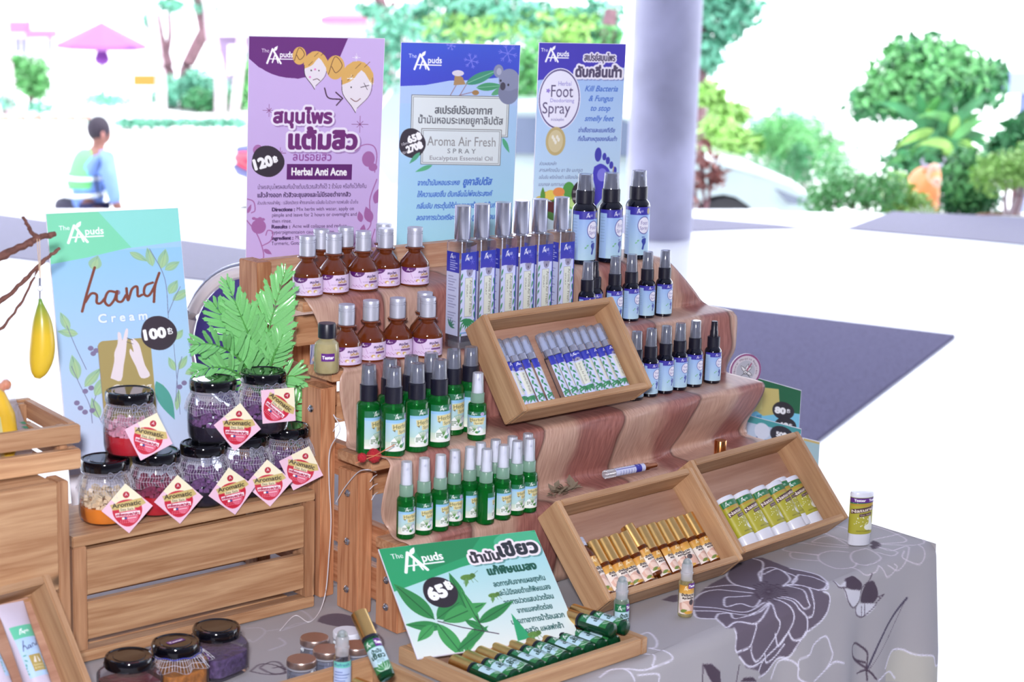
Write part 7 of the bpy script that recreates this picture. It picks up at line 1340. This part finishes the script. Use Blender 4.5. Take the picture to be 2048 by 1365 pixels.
# ---------------- left side: rider, street and garden
sk = plain('skin_brown', (128, 84, 74), .6, noise_amt=.05); hr = plain('black_hair', (44, 36, 50), .8, noise_amt=.2, nscale=80); bl = plain('blue_shirt', (106, 136, 200), .8, noise_amt=.12, nscale=8); vst = plain('lime_vest', (104, 190, 116), .7, noise_amt=.05); trs = plain('dark_trousers', (36, 38, 76), .8)
rider = thing('person', 190, 420, 17, 'person in pale blue shirt and lime safety vest sitting on a motorcycle', 'person', G); o0 = Vector(rider.location); D = 17
rp = lambda x, y, dd=0: far(x, y, D+dd)-o0
# facing right and away from the camera; pelvis root
Nn = [rp(168, 432), rp(176, 400), rp(182, 350), rp(188, 312), rp(196, 296), rp(199, 284), rp(200, 262), rp(200, 250),
      rp(212, 316, -.14), rp(222, 360, -.20), rp(232, 410, -.16), rp(240, 422, -.05), rp(178, 312, .20), rp(200, 350, .32), rp(228, 390, .35), rp(240, 420, .25),
      rp(186, 440, -.10), rp(245, 452, -.16), rp(240, 520, -.16), rp(258, 528, -.16), rp(186, 436, .16), rp(245, 450, .2), rp(240, 520, .2), rp(258, 528, .2)]
skin('body', Nn, [(0, 1), (1, 2), (2, 3), (3, 4), (4, 5), (5, 6), (6, 7), (3, 8), (8, 9), (9, 10), (10, 11), (3, 12), (12, 13), (13, 14), (14, 15), (0, 16), (16, 17), (17, 18), (18, 19), (0, 20), (20, 21), (21, 22), (22, 23)],
     [.15, .14, .155, .15, .065, .062, .092, .085, .075, .058, .045, .035, .075, .058, .045, .035, .10, .085, .055, .045, .10, .085, .055, .045], sk, rider)
Ns = [Nn[i] for i in (0, 1, 2, 3, 8, 9, 10, 12, 13, 14)]; skin('shirt', Ns, [(0, 1), (1, 2), (2, 3), (3, 4), (4, 5), (5, 6), (3, 7), (7, 8), (8, 9)], [.155, .155, .17, .16, .092, .076, .064, .09, .074, .06], bl, rider)
Nt = [Nn[i] for i in (0, 16, 17, 18, 20, 21, 22)]; skin('trousers', Nt, [(0, 1), (1, 2), (2, 3), (0, 4), (4, 5), (5, 6)], [.165, .115, .10, .07, .115, .10, .07], trs, rider)
Nv = [rp(166, 388), rp(170, 370), rp(176, 345), rp(182, 315), rp(190, 301)]; skin('vest', Nv, [(0, 1), (1, 2), (2, 3), (3, 4)], [(.19, .17), (.19, .17), (.20, .17), (.19, .15), (.10, .09)], vst, rider)
q = MB(); 
for y_ in (384, 350): c0 = rp(168 if y_ > 370 else 176, y_); q.tube([c0+RT*.2*math.cos(t)+HF*.185*math.sin(t)+Vector((0, 0, .02*math.sin(t))) for t in np.linspace(0, 6.28, 30)], .016, 6, caps=False)
q.build('reflective_stripe', plain('silver_stripe', (230, 236, 240), .4), rider)
q = MB(); hc = rp(197, 258); q.ball(tuple(hc), .108, 20, sc=(1.0, 1.0, 1.10)); hx = q.build('hair', hr, rider)
q = MB(); fc = rp(206, 266, .03); q.ball(tuple(rp(206, 268, .03)), .085, 16, sc=(.9, .9, 1.15)); q.ball(tuple(rp(217, 270, .1)), .018, 8); q.build('face', sk, rider)
q = MB(); q.ball(tuple(rp(206, 270, -.11)), .026, 12, sc=(.6, .5, 1.2)); q.build('ear', plain('ear_skin', (176, 116, 106), .6), rider)
for i in (11, 15):
    q = MB()
    for f in range(5): d_ = (RT*.8+Vector((0, 0, -.35-.1*f))+HF*.1*(f-2)).normalized(); q.tube([Nn[i]+HF*.018*(f-2), Nn[i]+HF*.018*(f-2)+d_*(.05 if f else .035), Nn[i]+HF*.018*(f-2)+d_*.06+Vector((0, 0, -.02))], [.011, .010, .007], 6)
    q.build('fingers', sk, rider)
q = MB(); q.tube([rp(190, 352, -.19), rp(196, 385, -.2), rp(203, 398, -.19), rp(207, 372, -.19)], .012, 6); q.build('bag_strap', M_blk, rider)
mc = thing('motorcycle', 170, 440, 17, 'dark motorcycle under the seated rider, mostly hidden by the poster', 'motorcycle', G); o0 = Vector(mc.location); mp_ = lambda x, y, dd=0: far(x, y, 17+dd)-o0
skin('fuel_tank', [mp_(210, 452), mp_(250, 440), mp_(285, 452)], [(0, 1), (1, 2)], [.10, .16, .10], plain('dark_blue_paint', (44, 44, 96), .2, coat=.5, noise_amt=0), mc); skin('seat', [mp_(106, 408), mp_(135, 414), mp_(175, 418), mp_(215, 424)], [(0, 1), (1, 2), (2, 3)], [.07, .10, .12, .10], plain('black_vinyl', (40, 36, 60), .5), mc)
for x in (95, 330):
    c0 = mp_(x, 560); c0.z = .30; q = MB(); q.tube([c0+RT*.27*math.cos(t)+Vector((0, 0, 1))*.27*math.sin(t) for t in np.linspace(0, 6.28, 40)], .045, 10, caps=False); wh = q.build('wheel', ck, mc); q = MB()
    for k in range(8): q.tube([c0, c0+RT*.25*math.cos(k*.785)+Vector((0, 0, 1))*.25*math.sin(k*.785)], .006, 5)
    q.build('spokes', M_chr, wh)
c1 = mp_(95, 560); c1.z = .3; c2 = mp_(330, 560); c2.z = .3
q = MB(); q.tube([c1, mp_(170, 500), mp_(250, 470), mp_(290, 452)], .025, 8); q.tube([c2, mp_(300, 430)], .025, 8); q.tube([c1, mp_(120, 440)], .02, 8); q.build('frame_tubes', M_blk, mc)
q = MB(); q.tube([mp_(290, 425, -.35), mp_(297, 430), mp_(290, 425, .35)], .014, 8); q.build('handlebar', M_blk, mc)
q = MB(); q.ball(tuple(mp_(99, 418)), .04, 12, sc=(.6, 1, .8)); q.build('tail_lamp', plain('red_lens', (206, 40, 40), .2), mc)
# second bike, red, at the poster edge
mc = thing('motorcycle', 480, 330, 19, 'red motorcycle tail peeking out left of the lilac poster', 'motorcycle', G); o0 = Vector(mc.location); mp_ = lambda x, y, dd=0: far(x, y, 19+dd)-o0
skin('tail_fairing', [mp_(466, 312), mp_(484, 318), mp_(510, 325), mp_(560, 330)], [(0, 1), (1, 2), (2, 3)], [.035, .10, .12, .12], plain('red_paint', (226, 50, 76), .2, coat=.5, noise_amt=0), mc); skin('seat', [mp_(470, 300), mp_(500, 300), mp_(540, 305)], [(0, 1), (1, 2)], [.04, .07, .06], plain('bike_seat_blue', (96, 100, 146), .5), mc)
q = MB(); q.tube([mp_(468, 330), mp_(478, 342), mp_(500, 350)], [.03, .05, .05], 8); q.build('mudguard', plain('bike_seat_blue', (96, 100, 146), .5), mc)
for x in (500, 640):
    c0 = mp_(x, 400); c0.z = .30; q = MB(); q.tube([c0+RT*.27*math.cos(t)+Vector((0, 0, 1))*.27*math.sin(t) for t in np.linspace(0, 6.28, 40)], .05, 10, caps=False); q.build('wheel', ck, mc)
q = MB(); a1 = mp_(500, 400); a1.z = .3; a2 = mp_(640, 400); a2.z = .3; q.tube([a1, mp_(520, 340), mp_(600, 335), a2], .03, 8); q.build('frame_tubes', M_blk, mc)
# flower tubs along the far kerb
fr2 = plain('red_flowers', (226, 60, 70), .6); tp = plain('white_tub', (226, 226, 228), .7)
p = empty('flower_tub', cat='planter'); q = MB(); q.lathe([(0, 0), (.10, 0), (.13, .18), (.12, .18), (0, .16)], 16); q.build('tub', tp, p); foliage('leaves', None, [((0, 0, .24), (.15, .12, .06))], 90, .03, LG4, 31).parent = p
q = MB()
for k in range(9): q.ball((rj(.09), rj(.06), .27+rj(.03)), .022, 8)
tag(q.build('flowers', fr2, p), kind='stuff'); u = []
for i, x in enumerate([10, 43, 76, 110, 143, 172]): v = far(x, 268, 32); place(p, u, Vector((v.x, v.y, v.z)), 0, 'small white tub of red flowers on the far kerb, '+(ORD[i] if i < 5 else 'rightmost'), group='tubs of red flowers')
zk = far(90, 268, 32).z
kb = MB(); a1 = far(-500, 268, 32.3); a2 = far(1000, 268, 32.3); kb.prism([(a1.x, a1.y), (a2.x, a2.y), (a2.x+9, a2.y+11), (a1.x+9, a1.y+11)], G-.05, zk-.002); tag(kb.build('far_pavement', M_road, smooth=False), kind='structure')
zk = float(zk)
def gp(x, y, d): return far(x, y, d)
hd = empty('low_hedge', tuple(Vector((gp(340, 250, 32).x, gp(340, 250, 32).y, zk))), 0, 'low clipped pale hedge along the far kerb, right of the rider', 'hedge'); foliage('foliage', hd, [grp(250+k*28, 246, 32, 22, 9) for k in range(9)], 1500, .05, LG4, 33); q = MB(); q.M = Matrix.Translation(-Vector(hd.location)); [q.tube([gp(250+k*28, 250, 32), Vector((gp(250+k*28, 250, 32).x, gp(250+k*28, 250, 32).y, zk))], .015, 5) for k in range(9)]; tag(q.build('stems', M_bk, hd), kind='stuff')
def bush(x, y, d, blobs, n, s_, mat, seed, label, name='garden_bush'):
    v = gp(x, y, d); t = empty(name, (v.x, v.y, zk), 0, label, 'bush'); foliage('foliage', t, [grp(a, b2_, d, c_, e) for a, b2_, c_, e in blobs], n, s_, mat, seed); stems(t, [([v, Vector((v.x, v.y, zk))], .04, .05)], M_bk, 'stem'); return t
bush(60, 150, 35, [(60, 150, 38, 38), (30, 130, 22, 22), (75, 175, 26, 22)], 1500, .07, LG1, 34, 'round green bush at the far left behind the flower tubs')
bush(365, 190, 36, [(350, 180, 40, 30), (420, 190, 50, 32), (395, 165, 30, 26), (330, 195, 24, 26)], 2200, .07, LG4, 35, 'wide blue-green bush below the forked tree trunk'); bush(400, 200, 35.5, [(395, 200, 28, 24), (450, 205, 25, 22)], 700, .07, LG2, 36, 'darker bush in front of the wide blue-green one')
bush(480, 190, 36, [(485, 150, 18, 40), (490, 195, 18, 26)], 700, .07, LG1, 37, 'green bush at the left edge of the lilac poster'); bush(10, 200, 34, [(10, 205, 22, 14), (80, 215, 30, 12), (210, 200, 60, 12)], 500, .06, LG4, 38, 'low pale ground cover at the far left')
def tree(x, d, lines, label, bark, blobs=(), n=400, mat=LG4, seed=40):
    v = gp(x, 200, d); t = empty('garden_tree', (v.x, v.y, zk), 0, label, 'tree'); L = []
    for pts, a_, b2_ in lines: L.append(([gp(px, py, d) for px, py in pts], a_, b2_))
    e = Vector(L[0][0][0]); L[0][0].insert(0, Vector((e.x, e.y, zk))); stems(t, L, bark)
    if blobs: foliage('foliage', t, [grp(a_, b2_, d, c_, e2) for a_, b2_, c_, e2 in blobs], n, .09, mat, seed)
    return t
tree(334, 37, [([(338, 150), (330, 110), (320, 75), (312, 30)], .13, .09), ([(333, 115), (340, 70), (338, 20), (340, -20)], .06, .03)], 'brown forked trunk left of the leaning one', M_bk, [(300, 40, 12, 22), (345, 10, 30, 14)], 260)
tree(372, 36.5, [([(372, 145), (385, 110), (400, 80), (412, 60)], .13, .13), ([(408, 66), (402, 40), (396, 10), (392, -20)], .10, .08), ([(412, 62), (425, 30), (430, 0)], .08, .06), ([(376, 128), (368, 122)], .07, .09)], 'dark leaning tree trunk with a fork at its top', M_bk, [(410, 15, 24, 22)], 200)
tree(318, 34, [([(322, 165), (314, 110), (308, 60), (300, -10)], .10, .09)], 'pale slender palm trunk left of the forked tree', M_pk); tree(435, 34, [([(440, 160), (428, 100), (420, 40), (415, -20)], .11, .10)], 'pale palm trunk right of the leaning tree', M_pk); tree(470, 33, [([(468, 230), (478, 150), (482, 90), (484, 0)], .09, .08)], 'thin pale trunk next to the lilac poster', M_pk); tree(10, 34, [([(14, 150), (8, 100), (4, 40), (0, -20)], .13, .12)], 'pale trunk at the very left edge', M_pk); tree(745, 33, [([(770, 140), (766, 60), (760, 0), (735, -30)], .12, .10), ([(768, 30), (790, 5)], .06, .05)], 'pinkish trunk above the gap between the lilac and blue posters', M_bk, [(740, 20, 30, 14)], 200)
# purple parasol and kiosk
pu = plain('purple_canvas', (140, 84, 146), .8, noise_amt=.05); v = gp(205, 180, 38); um = empty('parasol', (v.x, v.y, zk), 0, 'wide faded purple canvas parasol behind the rider', 'parasol'); kk = 38/FPX
q = MB(); top = gp(205, 42, 38).z-zk; edge = gp(205, 88, 38).z-zk; R_ = 88*kk; n = 8; vs = [(0, 0, top)]+[(R_*math.cos(2*math.pi*i/n+.3), R_*math.sin(2*math.pi*i/n+.3), edge) for i in range(n)]+[(R_*1.01*math.cos(2*math.pi*i/n+.3), R_*1.01*math.sin(2*math.pi*i/n+.3), edge-.08) for i in range(n)]
q.add(vs, [(0, 1+i, 1+(i+1) % n) for i in range(n)]+[(1+i, 9+i, 9+(i+1) % n, 1+(i+1) % n) for i in range(n)]); q.build('canopy', pu, um, smooth=False)
q = MB(); q.tube([(0, 0, 0), (0, 0, top)], .03, 8); q.build('pole', plain('grey_steel', (120, 120, 125), .4, 1), um)
q = MB(); q.lathe([(.10, edge-.40), (.16, edge-.3), (.08, edge-.05), (.03, edge)], 10); q.build('tied_curtain', plain('dark_purple_cloth', (120, 60, 150), .8), um)
# distant building with red eaves, orange sign
wl = plain('white_render', (226, 224, 230), .8, noise_amt=.02); v = gp(60, 150, 44); bd = empty('garden_building', (v.x, v.y, zk), 0, 'white building with pinkish tiled eaves and dark window slits, far left', 'building'); Q = lambda x, y, d=44: gp(x, y, d)-Vector((v.x, v.y, zk))
def slab(name, x0, y0, x1, y1, th, mat, parent, Q, d=44):
    a_, b2_, c_, e = Q(x0, y0, d), Q(x1, y0, d), Q(x1, y1, d), Q(x0, y1, d); q = MB(); o_ = HF*th; q.add([tuple(p) for p in (a_, b2_, c_, e)]+[tuple(p+o_) for p in (a_, b2_, c_, e)], [(0, 1, 2, 3), (7, 6, 5, 4), (0, 4, 5, 1), (1, 5, 6, 2), (2, 6, 7, 3), (3, 7, 4, 0)]); return q.build(name, mat, parent, smooth=False)
slab('wall', -120, 20, 330, 190, 3, wl, bd, Q); slab('tiled_eave', -40, 44, 50, 66, .5, plain('rose_tile', (170, 96, 130), .7), bd, Q, 43.2); slab('tiled_eave', 50, 62, 104, 76, .5, plain('rose_tile', (170, 96, 130), .7), bd, Q, 43.2)
for x in (14, 32, 44, 96): slab('window', x, 76, x+7, 108+rj(4), .05, plain('far_window', (110, 120, 170), .3), bd, Q, 43.8)
v = gp(465, 100, 42); bd2 = empty('garden_gate_house', (v.x, v.y, zk), 0, 'grey-violet gate house partly behind the lilac poster', 'building'); Q2 = lambda x, y, d=42: gp(x, y, d)-Vector((v.x, v.y, zk))
slab('wall', 424, 70, 530, 190, 1, plain('mauve_wall', (150, 130, 160), .8), bd2, Q2, 42); slab('roof', 410, 30, 545, 72, 1.2, wl, bd2, Q2, 41.6); slab('light_panel', 456, 90, 492, 150, .1, wl, bd2, Q2, 41.7)
v = gp(288, 170, 33); sg = empty('orange_sign_board', (v.x, v.y, zk), 0, 'small orange board on a stand among the bushes', 'sign'); Q3 = lambda x, y, d=33: gp(x, y, d)-Vector((v.x, v.y, zk)); slab('board', 266, 150, 310, 172, .05, plain('orange_board', (214, 110, 30), .6), sg, Q3, 33)
q = MB(); q.tube([(0, .02, 0), (0, .02, .45)], .02, 8); q.build('post', M_bk, sg)
v = gp(800, 60, 40); bd3 = empty('far_shophouse', (v.x, v.y, zk), 0, 'pale pink shophouse seen above the posters', 'building'); Q4 = lambda x, y, d=40: gp(x, y, d)-Vector((v.x, v.y, zk)); slab('wall', 640, 44, 850, 200, 2, plain('pink_wall', (226, 200, 214), .8), bd3, Q4, 40); slab('roof_edge', 640, 34, 850, 46, 2.2, plain('rose_tile', (170, 96, 130), .7), bd3, Q4, 39.6); slab('yellow_panel', 776, 48, 800, 58, .05, plain('lemon_board', (206, 214, 110), .6), bd3, Q4, 39.5)
v = gp(1070, 60, 38); bd4 = empty('far_kiosk', (v.x, v.y, zk), 0, 'small white kiosk with red roof edge above the foot spray poster', 'kiosk'); Q5 = lambda x, y, d=38: gp(x, y, d)-Vector((v.x, v.y, zk)); slab('wall', 1048, 52, 1090, 140, 1, wl, bd4, Q5, 38); slab('roof_edge', 1040, 46, 1100, 52, 1.2, plain('red_edge', (206, 60, 80), .7), bd4, Q5, 37.8)
# parked car between the posters
pc_ = far(1045, 372, 23); c2_ = empty('parked_car', (pc_.x, pc_.y, G), 0, 'pale car whose black tyre shows between the blue and foot spray posters', 'car')
q = MB(); q.M = Matrix.Rotation(math.atan2(ax.y, ax.x), 4, 'Z') @ Matrix.Rotation(math.pi/2, 4, 'X'); zz = pc_.z-G+.02
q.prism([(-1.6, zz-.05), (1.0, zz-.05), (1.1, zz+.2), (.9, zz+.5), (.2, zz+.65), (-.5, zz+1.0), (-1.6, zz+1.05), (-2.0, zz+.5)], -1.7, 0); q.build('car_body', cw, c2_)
q = MB(); q.M = Matrix.Rotation(math.atan2(ax.y, ax.x), 4, 'Z') @ Matrix.Translation((0, -.03, zz)) @ Matrix.Rotation(math.pi/2, 4, 'X'); q.lathe([(.19, .01), (.3, .02), (.32, 0), (.32, -.18), (.1, -.2)], 30); q.build('wheel', ck, c2_)
